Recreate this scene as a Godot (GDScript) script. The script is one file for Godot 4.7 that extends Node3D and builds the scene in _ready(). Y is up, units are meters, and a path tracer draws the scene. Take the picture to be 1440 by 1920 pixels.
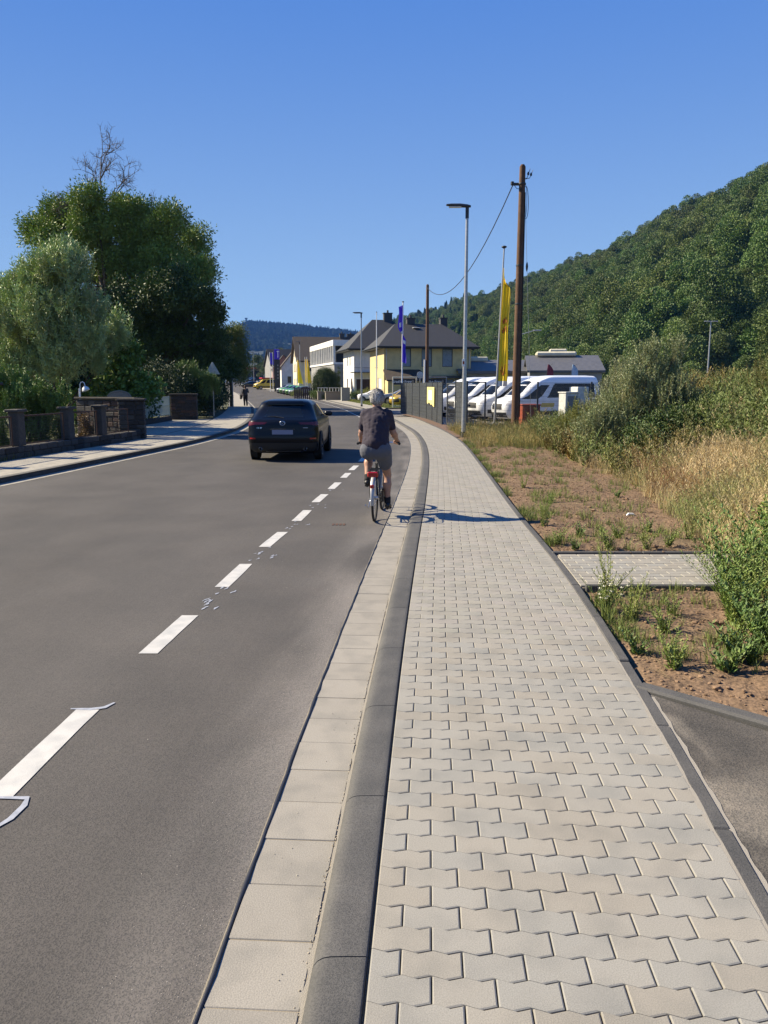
extends Node3D

var used := {}
var M := {}
var T := {}

class MB:
	var v := PackedVector3Array()
	var n := PackedVector3Array()
	var c := PackedColorArray()
	var col := Color(1, 1, 1)
	var xf := Transform3D()
	func tri(a: Vector3, b: Vector3, d: Vector3) -> void:
		a = xf * a; b = xf * b; d = xf * d
		var m := (d - a).cross(b - a)
		if m.length_squared() < 1e-16:
			return
		m = m.normalized()
		v.append(a); v.append(b); v.append(d)
		n.append(m); n.append(m); n.append(m)
		c.append(col); c.append(col); c.append(col)
	func trin(a: Vector3, b: Vector3, d: Vector3, na: Vector3, nb: Vector3, nd: Vector3) -> void:
		v.append(xf * a); v.append(xf * b); v.append(xf * d)
		n.append((xf.basis * na).normalized()); n.append((xf.basis * nb).normalized()); n.append((xf.basis * nd).normalized())
		c.append(col); c.append(col); c.append(col)
	func quad(a: Vector3, b: Vector3, d: Vector3, e: Vector3) -> void:
		tri(a, b, d); tri(a, d, e)
	# a flat convex face turned away from a point inside the solid
	func face(p: Array, inside: Vector3) -> void:
		var m: Vector3 = (p[2] - p[0]).cross(p[1] - p[0])
		var mid := Vector3.ZERO
		for q in p: mid += q
		mid /= p.size()
		if m.dot(mid - inside) < 0.0:
			p = p.duplicate(); p.reverse()
		for i in range(1, p.size() - 1):
			tri(p[0], p[i], p[i + 1])
	func box(at: Vector3, size: Vector3, b := 0.0) -> void:
		var h := size * 0.5
		if b <= 0.0:
			for ax in 3:
				for s in [-1.0, 1.0]:
					var p := []
					for k in [[-1, -1], [-1, 1], [1, 1], [1, -1]]:
						var q := Vector3.ZERO
						q[ax] = s * h[ax]; q[(ax + 1) % 3] = k[0] * h[(ax + 1) % 3]; q[(ax + 2) % 3] = k[1] * h[(ax + 2) % 3]
						p.append(at + q)
					face(p, at)
			return
		b = minf(b, minf(h.x, minf(h.y, h.z)) * 0.9)
		for ax in 3:
			var u := (ax + 1) % 3
			var w := (ax + 2) % 3
			for s in [-1.0, 1.0]:
				var p := []
				for k in [[-1, -1], [-1, 1], [1, 1], [1, -1]]:
					var q := Vector3.ZERO
					q[ax] = s * h[ax]; q[u] = k[0] * (h[u] - b); q[w] = k[1] * (h[w] - b)
					p.append(at + q)
				face(p, at)
				for s2 in [-1.0, 1.0]:
					var q1 := Vector3.ZERO
					q1[ax] = s * h[ax]; q1[u] = s2 * (h[u] - b); q1[w] = h[w] - b
					var q2 := q1; q2[w] = -q1[w]
					var q3 := Vector3.ZERO
					q3[ax] = s * (h[ax] - b); q3[u] = s2 * h[u]; q3[w] = -(h[w] - b)
					var q4 := q3; q4[w] = -q3[w]
					face([at + q1, at + q2, at + q3, at + q4], at)
		for sx in [-1.0, 1.0]:
			for sy in [-1.0, 1.0]:
				for sz in [-1.0, 1.0]:
					face([at + Vector3(sx * h.x, sy * (h.y - b), sz * (h.z - b)), at + Vector3(sx * (h.x - b), sy * h.y, sz * (h.z - b)), at + Vector3(sx * (h.x - b), sy * (h.y - b), sz * h.z)], at)
	# smooth surface through rows of points; ring = each row closes on itself
	func grid(rows: Array, ring := false, flip := false) -> void:
		var R := rows.size()
		var C: int = rows[0].size()
		var acc := []
		for r in R:
			var a := PackedVector3Array(); a.resize(C); acc.append(a)
		var cc := C if ring else C - 1
		for r in R - 1:
			for k in cc:
				var k2 := (k + 1) % C
				var a: Vector3 = rows[r][k]
				var b: Vector3 = rows[r + 1][k]
				var d: Vector3 = rows[r + 1][k2]
				var e: Vector3 = rows[r][k2]
				var m := (d - a).cross(b - e) * (-1.0 if flip else 1.0)
				acc[r][k] += m; acc[r + 1][k] += m; acc[r + 1][k2] += m; acc[r][k2] += m
		for r in R - 1:
			for k in cc:
				var k2 := (k + 1) % C
				var a: Vector3 = rows[r][k]
				var b: Vector3 = rows[r + 1][k]
				var d: Vector3 = rows[r + 1][k2]
				var e: Vector3 = rows[r][k2]
				var na: Vector3 = acc[r][k]
				var nb: Vector3 = acc[r + 1][k]
				var nd: Vector3 = acc[r + 1][k2]
				var ne: Vector3 = acc[r][k2]
				if flip:
					trin(a, d, b, na, nd, nb); trin(a, e, d, na, ne, nd)
				else:
					trin(a, b, d, na, nb, nd); trin(a, d, e, na, nd, ne)
	func tube(pts: Array, rad: Array, sides := 8, caps := true) -> void:
		var rows := []
		var up := Vector3.UP
		for i in pts.size():
			var d: Vector3 = (pts[mini(i + 1, pts.size() - 1)] - pts[maxi(i - 1, 0)]).normalized()
			if absf(d.dot(up)) > 0.95: up = Vector3.RIGHT if absf(d.x) < 0.9 else Vector3.FORWARD
			var sx := d.cross(up).normalized()
			var sy := sx.cross(d).normalized()
			up = sy
			var row := PackedVector3Array()
			var rr: float = rad[mini(i, rad.size() - 1)]
			for k in sides:
				var an := TAU * k / sides
				row.append(pts[i] + sx * cos(an) * rr + sy * sin(an) * rr)
			rows.append(row)
		grid(rows, true, true)
		if caps:
			for e in [0, rows.size() - 1]:
				var o: Vector3 = pts[1] if e == 0 else pts[pts.size() - 2]
				face(Array(rows[e]), o)
	func bar(a: Vector3, b: Vector3, r: float, sides := 6) -> void:
		tube([a, b], [r], sides)
	# profile: [radius, height] pairs turned about the y axis at "at"
	func lathe(at: Vector3, prof: Array, sides := 16, basis := Basis()) -> void:
		var rows := []
		for p in prof:
			var row := PackedVector3Array()
			for k in sides:
				var an := TAU * k / sides
				row.append(at + basis * Vector3(cos(an) * p[0], p[1], sin(an) * p[0]))
			rows.append(row)
		grid(rows, true, true)
	func ball(at: Vector3, r: Vector3, sides := 12, rings := 8) -> void:
		var rows := []
		for i in rings + 1:
			var th := PI * i / rings
			var row := PackedVector3Array()
			for k in sides:
				var an := TAU * k / sides
				row.append(at + Vector3(cos(an) * sin(th) * r.x, -cos(th) * r.y, sin(an) * sin(th) * r.z))
			rows.append(row)
		grid(rows, true, true)
	# outline (x, y) pushed out along z from z0 to z1
	func prism(poly: PackedVector2Array, z0: float, z1: float) -> void:
		var area := 0.0
		for i in poly.size():
			area += poly[i].cross(poly[(i + 1) % poly.size()])
		if area < 0.0:
			poly = poly.duplicate(); poly.reverse()
		var ix := Geometry2D.triangulate_polygon(poly)
		for i in range(0, ix.size(), 3):
			var a := poly[ix[i]]
			var b := poly[ix[i + 1]]
			var d := poly[ix[i + 2]]
			if (b - a).cross(d - a) < 0.0:
				var s := b; b = d; d = s
			tri(Vector3(a.x, a.y, z1), Vector3(d.x, d.y, z1), Vector3(b.x, b.y, z1))
			tri(Vector3(a.x, a.y, z0), Vector3(b.x, b.y, z0), Vector3(d.x, d.y, z0))
		for i in poly.size():
			var a := poly[i]
			var b := poly[(i + 1) % poly.size()]
			quad(Vector3(a.x, a.y, z1), Vector3(b.x, b.y, z1), Vector3(b.x, b.y, z0), Vector3(a.x, a.y, z0))
	func mesh() -> ArrayMesh:
		var m := ArrayMesh.new()
		if v.size() == 0: return m
		var a := []
		a.resize(Mesh.ARRAY_MAX)
		a[Mesh.ARRAY_VERTEX] = v; a[Mesh.ARRAY_NORMAL] = n; a[Mesh.ARRAY_COLOR] = c
		m.add_surface_from_arrays(Mesh.PRIMITIVE_TRIANGLES, a)
		return m

func V(x: float, y: float, z: float) -> Vector3:
	return Vector3(x, y, z)

func numbered(n: String) -> String:
	if used.has(n):
		used[n] += 1
		return "%s_%03d" % [n, used[n]]
	used[n] = 0
	return n

func tag(o: Node, label: String, cat: String, group := "") -> Node:
	o.set_meta("label", label)
	if cat != "": o.set_meta("category", cat)
	if group != "": o.set_meta("group", group)
	return o

func thing(called: String, label: String, cat: String, at: Vector3, turn := 0.0, group := "") -> Node3D:
	var o := Node3D.new()
	o.name = numbered(called)
	add_child(o)
	o.position = at
	o.rotation.y = turn
	tag(o, label, cat, group)
	return o

func part(mb, called: String, m: Material, parent: Node, xf := Transform3D()) -> MeshInstance3D:
	var o := MeshInstance3D.new()
	o.mesh = mb.mesh() if mb is MB else mb
	o.name = called
	o.material_override = m
	o.transform = xf
	parent.add_child(o, true)
	return o

func single(mb, called: String, m: Material, label: String, cat: String, group := "") -> MeshInstance3D:
	var o := part(mb, numbered(called), m, self)
	tag(o, label, cat, group)
	return o

func struct(mb, called: String, m: Material, parent: Node = self) -> MeshInstance3D:
	var o := part(mb, called, m, parent)
	o.set_meta("kind", "structure")
	return o

func copy(src: Node3D, at: Vector3, turn: float, label: String) -> Node3D:
	var r: Node3D = src.duplicate()
	r.name = numbered(String(src.get_meta("base")))
	add_child(r)
	r.position = at
	r.rotation.y = turn
	r.set_meta("label", label)
	return r

func scatter(mesh: Mesh, called: String, m: Material, xs: Array, cols: Array, parent: Node) -> MultiMeshInstance3D:
	var mm := MultiMesh.new()
	mm.transform_format = MultiMesh.TRANSFORM_3D
	mm.use_colors = true
	mm.mesh = mesh
	mm.instance_count = xs.size()
	for i in xs.size():
		mm.set_instance_transform(i, xs[i])
		mm.set_instance_color(i, cols[i])
	var o := MultiMeshInstance3D.new()
	o.multimesh = mm
	o.material_override = m
	o.name = called
	parent.add_child(o, true)
	return o

# one real mesh out of many placed copies of a leaf cluster, in a few tones
func bake(mesh: ArrayMesh, called: String, m: Material, xs: Array, cols: Array, parent: Node) -> MeshInstance3D:
	var src := mesh.surface_get_arrays(0)
	var sv: PackedVector3Array = src[Mesh.ARRAY_VERTEX]
	var sn: PackedVector3Array = src[Mesh.ARRAY_NORMAL]
	var sc: PackedColorArray = src[Mesh.ARRAY_COLOR]
	var tones := []
	for k in 10:
		var b: Color = cols[(k * 7919) % cols.size()]
		var t := PackedColorArray()
		for q in sc: t.append(Color(q.r * b.r, q.g * b.g, q.b * b.b))
		tones.append(t)
	var lum := func(q: Color) -> float: return q.r + q.g + q.b
	var tl := range(10)
	tl.sort_custom(func(i, j): return lum.call(cols[(i * 7919) % cols.size()]) < lum.call(cols[(j * 7919) % cols.size()]))
	var v := PackedVector3Array()
	var n := PackedVector3Array()
	var c := PackedColorArray()
	var lo := 1e9
	var hi := 0.0
	for q in cols:
		var l: float = lum.call(q)
		lo = minf(lo, l); hi = maxf(hi, l)
	for i in xs.size():
		var t: Transform3D = xs[i]
		v.append_array(t * sv)
		n.append_array(Transform3D(t.basis.orthonormalized(), Vector3.ZERO) * sn)
		var k := clampi(int((lum.call(cols[i]) - lo) / (hi - lo + 1e-9) * 10.0), 0, 9)
		c.append_array(tones[tl[k]])
	var a := []
	a.resize(Mesh.ARRAY_MAX)
	a[Mesh.ARRAY_VERTEX] = v; a[Mesh.ARRAY_NORMAL] = n; a[Mesh.ARRAY_COLOR] = c
	var am := ArrayMesh.new()
	am.add_surface_from_arrays(Mesh.PRIMITIVE_TRIANGLES, a)
	return part(am, called, m, parent)

func stuff(o: Node, label := "", cat := "") -> Node:
	o.set_meta("kind", "stuff")
	if label != "": tag(o, label, cat)
	return o

# ---------------------------------------------------------------- textures and materials
func noise_tex(freq: float, oct: int, lo: float, hi: float, seed_ := 1, size := 512, kind := FastNoiseLite.TYPE_SIMPLEX_SMOOTH, warm := 0.0) -> NoiseTexture2D:
	var f := FastNoiseLite.new()
	f.noise_type = kind
	f.frequency = freq
	f.seed = seed_
	f.fractal_octaves = oct
	if kind == FastNoiseLite.TYPE_CELLULAR:
		f.cellular_return_type = FastNoiseLite.RETURN_CELL_VALUE
	var t := NoiseTexture2D.new()
	t.width = size; t.height = size
	t.seamless = true
	t.noise = f
	var g := Gradient.new()
	g.set_color(0, Color(lo * (1.0 - warm), lo, lo * (1.0 + warm)).linear_to_srgb())
	g.set_color(1, Color(hi * (1.0 + warm), hi, hi * (1.0 - warm)).linear_to_srgb())
	t.color_ramp = g
	return t

func bump_tex(freq: float, oct: int, strength: float, seed_ := 3, size := 512, kind := FastNoiseLite.TYPE_SIMPLEX_SMOOTH) -> NoiseTexture2D:
	var t := noise_tex(freq, oct, 0, 1, seed_, size, kind)
	t.color_ramp = null
	t.as_normal_map = true
	t.bump_strength = strength
	return t

func mat(col: Color, rough := 0.8, d := {}) -> StandardMaterial3D:
	var m := StandardMaterial3D.new()
	var kk: float = d.get("k", 0.8)
	m.albedo_color = Color(col.r * kk, col.g * kk, col.b * kk).linear_to_srgb()
	m.albedo_color.a = d.get("alpha", 1.0)
	m.roughness = rough
	m.metallic = d.get("metal", 0.0)
	m.metallic_specular = d.get("spec", 0.5)
	m.vertex_color_use_as_albedo = d.get("vc", false)
	m.cull_mode = BaseMaterial3D.CULL_DISABLED if d.get("two", false) else BaseMaterial3D.CULL_BACK
	if d.has("tex"):
		m.albedo_texture = d.tex
	if d.has("tex") or d.has("nrm"):
		m.uv1_triplanar = true
		m.uv1_world_triplanar = d.get("world", true)
		var s = d.get("ts", 1.0)
		m.uv1_scale = s if s is Vector3 else Vector3(s, s, s)
	if d.has("nrm"):
		m.normal_enabled = true
		m.normal_texture = d.nrm
		m.normal_scale = d.get("ns", 1.0)
	if d.has("tex2"):
		m.detail_enabled = true
		m.detail_blend_mode = BaseMaterial3D.BLEND_MODE_MUL
		m.detail_albedo = d.tex2
		m.detail_uv_layer = BaseMaterial3D.DETAIL_UV_2
		m.uv2_triplanar = true
		m.uv2_world_triplanar = d.get("world", true)
		var s2 = d.get("ts2", 0.2)
		m.uv2_scale = s2 if s2 is Vector3 else Vector3(s2, s2, s2)
	if d.has("coat"):
		m.clearcoat_enabled = true
		m.clearcoat = d.coat
		m.clearcoat_roughness = 0.03
	if d.has("back"):
		m.backlight_enabled = true
		var b: Color = d.back
		m.backlight = Color(b.r * kk, b.g * kk, b.b * kk).linear_to_srgb()
	if d.has("rim"):
		m.rim_enabled = true
		m.rim = d.rim
		m.rim_tint = 0.6
	if d.get("alpha", 1.0) < 1.0:
		m.transparency = BaseMaterial3D.TRANSPARENCY_ALPHA
	return m

func C(r: float, g: float, b: float) -> Color:
	return Color(r, g, b)

func make_materials() -> void:
	var CELL := FastNoiseLite.TYPE_CELLULAR
	T.grain = noise_tex(0.12, 3, 0.72, 1.12, 11)
	T.mottle = noise_tex(0.012, 5, 0.70, 1.16, 12, 512, FastNoiseLite.TYPE_SIMPLEX_SMOOTH, 0.03)
	T.patch = noise_tex(0.008, 4, 0.78, 1.12, 13, 512, FastNoiseLite.TYPE_SIMPLEX_SMOOTH, 0.02)
	T.stain = noise_tex(0.010, 5, 0.82, 1.12, 18, 512, FastNoiseLite.TYPE_SIMPLEX_SMOOTH, 0.015)
	T.stone = noise_tex(0.16, 1, 0.58, 1.42, 14, 1024, CELL, 0.04)
	T.soil = noise_tex(0.03, 5, 0.45, 1.35, 15, 1024, FastNoiseLite.TYPE_SIMPLEX_SMOOTH, 0.05)
	T.streak = noise_tex(0.03, 4, 0.5, 1.3, 16)
	T.leafy = noise_tex(0.05, 4, 0.35, 1.5, 17, 1024)
	T.n_fine = bump_tex(0.12, 3, 4.0, 21)
	T.n_stone = bump_tex(0.16, 1, 5.0, 14, 1024, CELL)
	T.n_soft = bump_tex(0.02, 4, 6.0, 23)
	M.asphalt = mat(C(0.255, 0.234, 0.215), 0.85, {tex = T.stone, ts = 1.35, nrm = T.n_stone, ns = 0.45, tex2 = T.patch, ts2 = 0.11, vc = true, spec = 0.35})
	M.asphalt_dark = mat(C(0.285, 0.258, 0.225), 0.88, {tex = T.stone, ts = 0.95, nrm = T.n_stone, ns = 0.55, tex2 = T.mottle, ts2 = 0.4, vc = true, spec = 0.35})
	M.paint = mat(C(0.66, 0.645, 0.605), 0.6, {tex = T.grain, ts = 3.0, tex2 = T.patch, ts2 = 1.2, nrm = T.n_fine, ns = 0.35})
	M.spray = mat(C(0.42, 0.45, 0.52), 0.7, {tex = T.grain, ts = 5.0, tex2 = T.mottle, ts2 = 3.2})
	M.bitumen = mat(C(0.03, 0.03, 0.035), 0.45, {nrm = T.n_fine, ts = 4.0, ns = 0.4})
	for i in 5:
		var k: float = [1.0, 0.965, 1.03, 0.985, 1.015][i]
		var w: float = [0.0, 0.008, -0.004, -0.008, 0.005][i]
		M["paver%d" % i] = mat(C((0.362 + w) * k, 0.342 * k, (0.298 - w) * k), 0.85, {tex = T.grain, ts = 2.6, nrm = T.n_fine, ns = 0.18, tex2 = T.stain, ts2 = 0.55, spec = 0.3})
	M.paver_far = mat(C(0.362, 0.342, 0.298), 0.85, {tex = T.grain, ts = 2.6, tex2 = T.stain, ts2 = 0.55, vc = true, spec = 0.3})
	for i in 4:
		var k: float = [1.0, 0.94, 1.05, 0.98][i]
		M["slab%d" % i] = mat(C(0.365 * k, 0.338 * k, 0.290 * k), 0.85, {tex = T.grain, ts = 2.2, nrm = T.n_fine, ns = 0.2, tex2 = T.stain, ts2 = 0.7, spec = 0.3})
	M.slab_far = mat(C(0.41, 0.375, 0.305), 0.85, {tex = T.grain, ts = 2.2, tex2 = T.mottle, ts2 = 0.6})
	M.joint = mat(C(0.36, 0.31, 0.23), 0.95, {tex = T.grain, ts = 4.0, nrm = T.n_fine, ns = 0.8})
	M.sand = mat(C(0.385, 0.35, 0.29), 0.95, {tex = T.grain, ts = 4.0, nrm = T.n_fine, ns = 0.9, vc = true})
	M.kerb = mat(C(0.128, 0.124, 0.119), 0.85, {tex = T.stone, ts = 1.9, nrm = T.n_stone, ns = 0.5, tex2 = T.patch, ts2 = 0.7, spec = 0.35})
	M.kerb2 = mat(C(0.115, 0.112, 0.108), 0.85, {tex = T.stone, ts = 1.9, nrm = T.n_stone, ns = 0.5, tex2 = T.patch, ts2 = 0.7, spec = 0.35})
	M.soil = mat(C(0.262, 0.178, 0.116), 0.97, {tex = T.soil, ts = 0.9, nrm = T.n_soft, ns = 1.2, tex2 = T.patch, ts2 = 0.5, vc = true, spec = 0.2})
	M.clod = mat(C(0.285, 0.192, 0.124), 0.97, {tex = T.grain, ts = 2.0, vc = true, spec = 0.2})
	M.mulch = mat(C(0.17, 0.10, 0.065), 0.97, {tex = T.soil, ts = 1.5, nrm = T.n_soft, ns = 1.0})
	M.ground = mat(C(0.11, 0.115, 0.05), 0.97, {tex = T.soil, ts = 0.25, tex2 = T.patch, ts2 = 0.03})
	M.gravel = mat(C(0.30, 0.28, 0.25), 0.95, {tex = T.stone, ts = 0.8, nrm = T.n_stone, ns = 0.5})
	M.forest_floor = mat(C(0.03, 0.05, 0.015), 0.97, {tex = T.leafy, ts = 0.02})
	M.far_wood = mat(C(0.020, 0.036, 0.020), 0.97, {tex = T.leafy, ts = 0.006, tex2 = T.patch, ts2 = 0.0012, vc = true})
	M.blade = mat(C(1, 1, 1), 0.6, {vc = true, two = true, back = C(0.14, 0.13, 0.05), spec = 0.35})
	M.leaf = mat(C(1, 1, 1), 0.55, {vc = true, two = true, back = C(0.10, 0.16, 0.025), spec = 0.4})
	M.leaf_grey = mat(C(1, 1, 1), 0.5, {vc = true, two = true, back = C(0.14, 0.17, 0.06), spec = 0.5})
	M.bark = mat(C(0.10, 0.075, 0.055), 0.95, {tex = T.streak, ts = V(6, 0.8, 6), nrm = T.n_soft, ns = 0.8})
	M.dead_bark = mat(C(0.13, 0.105, 0.09), 0.95, {tex = T.streak, ts = V(6, 0.8, 6)})
	M.pole_wood = mat(C(0.150, 0.078, 0.042), 0.9, {tex = T.streak, ts = V(7, 0.35, 7), tex2 = T.mottle, ts2 = 0.5, nrm = T.n_soft, ns = 0.4})
	M.galv = mat(C(0.50, 0.51, 0.52), 0.42, {metal = 0.75, tex = T.mottle, ts = 2.0})
	M.alu_white = mat(C(0.72, 0.72, 0.72), 0.4, {k = 0.95, metal = 0.2})
	M.dark_metal = mat(C(0.045, 0.048, 0.052), 0.5, {metal = 0.3})
	M.black = mat(C(0.012, 0.012, 0.013), 0.5)
	M.rubber = mat(C(0.018, 0.018, 0.019), 0.8)
	M.anthracite = mat(C(0.052, 0.060, 0.068), 0.55, {tex = T.mottle, ts = 0.6})
	M.anthracite2 = mat(C(0.062, 0.070, 0.078), 0.5, {tex = T.mottle, ts = 0.8})
	M.wire = mat(C(0.10, 0.11, 0.12), 0.4, {metal = 0.4})
	M.chrome = mat(C(0.75, 0.75, 0.76), 0.15, {metal = 1.0})
	M.silver = mat(C(0.55, 0.56, 0.57), 0.3, {metal = 0.8})
	M.stone_dark = mat(C(0.058, 0.050, 0.043), 0.95, {tex = T.soil, ts = 1.4, nrm = T.n_soft, ns = 1.2, tex2 = T.mottle, ts2 = 0.7})
	M.stone_red = mat(C(0.095, 0.060, 0.046), 0.95, {tex = T.soil, ts = 1.6, nrm = T.n_soft, ns = 1.0})
	M.stone_grey = mat(C(0.096, 0.087, 0.075), 0.95, {tex = T.soil, ts = 1.6, nrm = T.n_soft, ns = 1.0})
	M.stone_pale = mat(C(0.30, 0.265, 0.215), 0.95, {tex = T.soil, ts = 1.3, nrm = T.n_soft, ns = 0.8})
	M.concrete_old = mat(C(0.105, 0.093, 0.081), 0.95, {tex = T.soil, ts = 1.2, nrm = T.n_fine, ns = 0.6, tex2 = T.mottle, ts2 = 0.9})
	M.mortar = mat(C(0.060, 0.054, 0.048), 0.95, {tex = T.grain, ts = 3.0})
	M.rail_pale = mat(C(0.50, 0.56, 0.47), 0.6, {tex = T.mottle, ts = 2.5})
	M.rust = mat(C(0.12, 0.06, 0.035), 0.9, {tex = T.mottle, ts = 3.0})
	M.glass = mat(C(0.02, 0.024, 0.028), 0.12, {spec = 0.4})
	M.car_glass = mat(C(0.008, 0.010, 0.012), 0.08, {spec = 0.38})
	M.shutter = mat(C(0.23, 0.28, 0.34), 0.6, {tex = T.mottle, ts = 0.5})
	M.frame_white = mat(C(0.70, 0.70, 0.68), 0.5, {k = 0.95})
	M.frame_dark = mat(C(0.03, 0.035, 0.04), 0.5)
	M.frame_brown = mat(C(0.20, 0.10, 0.06), 0.6)
	M.yellow_wall = mat(C(0.58, 0.475, 0.245), 0.9, {k = 1.0, tex = T.grain, ts = 0.9, tex2 = T.patch, ts2 = 0.25})
	M.white_wall = mat(C(0.74, 0.73, 0.70), 0.9, {k = 1.0, tex = T.grain, ts = 0.9, tex2 = T.patch, ts2 = 0.2})
	M.cream_wall = mat(C(0.70, 0.64, 0.48), 0.9, {k = 1.0, tex = T.grain, ts = 0.9, tex2 = T.patch, ts2 = 0.2})
	M.pink_wall = mat(C(0.48, 0.24, 0.19), 0.9, {tex = T.grain, ts = 0.9, tex2 = T.patch, ts2 = 0.2})
	M.grey_wall = mat(C(0.34, 0.34, 0.34), 0.9, {tex = T.grain, ts = 0.9, tex2 = T.patch, ts2 = 0.2})
	M.brown_clad = mat(C(0.085, 0.05, 0.042), 0.8, {tex = T.streak, ts = V(3, 0.4, 3)})
	M.slate = mat(C(0.036, 0.036, 0.037), 0.7, {tex = T.streak, ts = V(0.7, 5.0, 0.7), tex2 = T.mottle, ts2 = 0.3})
	M.roof_brown = mat(C(0.085, 0.064, 0.048), 0.85, {tex = T.streak, ts = V(0.7, 5.0, 0.7), tex2 = T.mottle, ts2 = 0.3})
	M.roof_grey = mat(C(0.115, 0.115, 0.12), 0.6, {tex = T.mottle, ts = 0.3})
	M.chimney = mat(C(0.05, 0.052, 0.058), 0.8)
	M.skin = mat(C(0.50, 0.27, 0.185), 0.55, {tex = T.mottle, ts = 6.0, world = false})
	M.shirt = mat(C(0.030, 0.021, 0.038), 0.9, {tex = T.grain, ts = 5.0, rim = 0.4})
	M.shorts = mat(C(0.115, 0.120, 0.145), 0.9, {tex = T.grain, ts = 5.0, rim = 0.3})
	M.hair = mat(C(0.82, 0.80, 0.77), 0.6, {vc = true, two = true})
	M.hair_base = mat(C(0.26, 0.25, 0.24), 0.8)
	M.cloth_black = mat(C(0.015, 0.015, 0.018), 0.9)
	M.cloth_grey = mat(C(0.06, 0.062, 0.07), 0.9)
	M.red_lens = mat(C(0.42, 0.012, 0.012), 0.2, {coat = 0.6})
	M.tail_lens = mat(C(0.13, 0.006, 0.008), 0.25, {coat = 0.3})
	M.clear_lens = mat(C(0.6, 0.6, 0.62), 0.15, {coat = 0.6})
	M.van_white = mat(C(0.74, 0.75, 0.76), 0.3, {k = 1.0, coat = 0.5})
	M.plastic_dark = mat(C(0.02, 0.02, 0.021), 0.65)
	M.yellow_flag = mat(C(0.86, 0.62, 0.03), 0.8, {k = 1.0, two = true, back = C(0.25, 0.18, 0.0)})
	M.blue_flag = mat(C(0.045, 0.02, 0.42), 0.8, {k = 1.0, two = true, back = C(0.01, 0.005, 0.1)})
	M.white_cloth = mat(C(0.72, 0.72, 0.70), 0.8, {k = 1.0, two = true, back = C(0.15, 0.15, 0.15)})
	M.red_print = mat(C(0.55, 0.10, 0.03), 0.8, {two = true})
	M.orange = mat(C(0.30, 0.055, 0.018), 0.6)
	M.cabinet = mat(C(0.56, 0.56, 0.52), 0.6, {k = 0.95, tex = T.mottle, ts = 1.0})
	M.guard = mat(C(0.42, 0.42, 0.42), 0.4, {metal = 0.3})
	M.sticker = mat(C(0.70, 0.52, 0.12), 0.6)
	M.cabinet_dark = mat(C(0.22, 0.23, 0.24), 0.6, {tex = T.mottle, ts = 1.0})

# value of a table of [z, x] rows (z falling) at z, smoothly
func ev(a: Array, z: float) -> float:
	if z >= a[0][0]: return a[0][1]
	var k: int = a.size() - 1
	if z <= a[k][0]: return a[k][1]
	var i := 0
	while z < a[i + 1][0]: i += 1
	var p0: Array = a[maxi(i - 1, 0)]
	var p1: Array = a[i]
	var p2: Array = a[i + 1]
	var p3: Array = a[mini(i + 2, k)]
	var h: float = p2[0] - p1[0]
	var m1: float = (p2[1] - p0[1]) / (p2[0] - p0[0]) if i > 0 else (p2[1] - p1[1]) / h
	var m2: float = (p3[1] - p1[1]) / (p3[0] - p1[0]) if i + 2 <= k else (p2[1] - p1[1]) / h
	var t: float = (z - p1[0]) / h
	var t2 := t * t
	var t3 := t2 * t
	return (2 * t3 - 3 * t2 + 1) * p1[1] + (t3 - 2 * t2 + t) * h * m1 + (-2 * t3 + 3 * t2) * p2[1] + (t3 - t2) * h * m2

var KT := [[8, -0.75], [0, -0.36], [-2, -0.25], [-4.5, -0.10], [-7, 0.075], [-10, 0.30], [-12, 0.46], [-18, 0.87], [-22, 1.07], [-26, 1.18], [-31, 1.15], [-36, 0.88], [-43, 0.40], [-50, -0.30], [-64, -2.0], [-80, -4.6], [-99, -8.0], [-134, -15.0], [-162, -24.0], [-198, -34.0], [-240, -40.0], [-300, -50.0]]
var LT := [[8, -10.6], [0, -9.6], [-8, -8.5], [-15, -7.5], [-18, -7.12], [-21.5, -6.70], [-25, -6.32], [-31, -6.15], [-37.6, -6.65], [-44, -7.5], [-51, -8.55], [-64, -10.8], [-94, -16.7], [-134, -25.2], [-162, -32.5], [-198, -41.0], [-248, -47.5], [-300, -58.0]]
var ST := [[8, 0.45], [0, 1.03], [-2.38, 1.31], [-4.44, 1.53], [-7.35, 1.76], [-11.2, 1.90], [-17, 2.18], [-25, 2.50], [-30, 2.47], [-34.4, 2.30], [-43.9, 1.72], [-50.4, 1.0]]
var TOE := [[0, 2.6], [-4, 3.0], [-7, 3.6], [-9.6, 4.15], [-14.7, 4.9], [-18.8, 4.85], [-26, 5.3], [-32, 6.6], [-40, 9.0]]

func KX(z: float) -> float: return ev(KT, z)
func LX(z: float) -> float: return ev(LT, z)
func SX(z: float) -> float: return ev(ST, z)

func gy(z: float) -> float:
	var D := -z
	if D < 70.0: return 0.0
	if D < 190.0: return 0.00011 * (D - 70.0) * (D - 70.0)
	return 1.584 + 0.0224 * (D - 190.0)

var soil_noise := FastNoiseLite.new()
func bank(x: float, z: float) -> float:
	var t := clampf((x - ev(TOE, z)) / 4.2, 0.0, 1.0)
	var s := t * t * (3.0 - 2.0 * t)
	var fade := clampf((z + 33.0) / 7.0, 0.0, 1.0)
	fade = fade * fade * (3.0 - 2.0 * fade)
	return 1.45 * s * fade
func soil_y(x: float, z: float) -> float:
	var e := clampf((x - SX(z) - 0.08) / 0.5, 0.0, 1.0)
	var y := bank(x, z) + 0.015 + 0.03 * e
	y += e * (0.035 * soil_noise.get_noise_2d(x * 2.0, z * 2.0) + 0.03 * soil_noise.get_noise_2d(x * 9.0, z * 9.0) + 0.016 * soil_noise.get_noise_2d(x * 26.0, z * 26.0))
	return y

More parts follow.
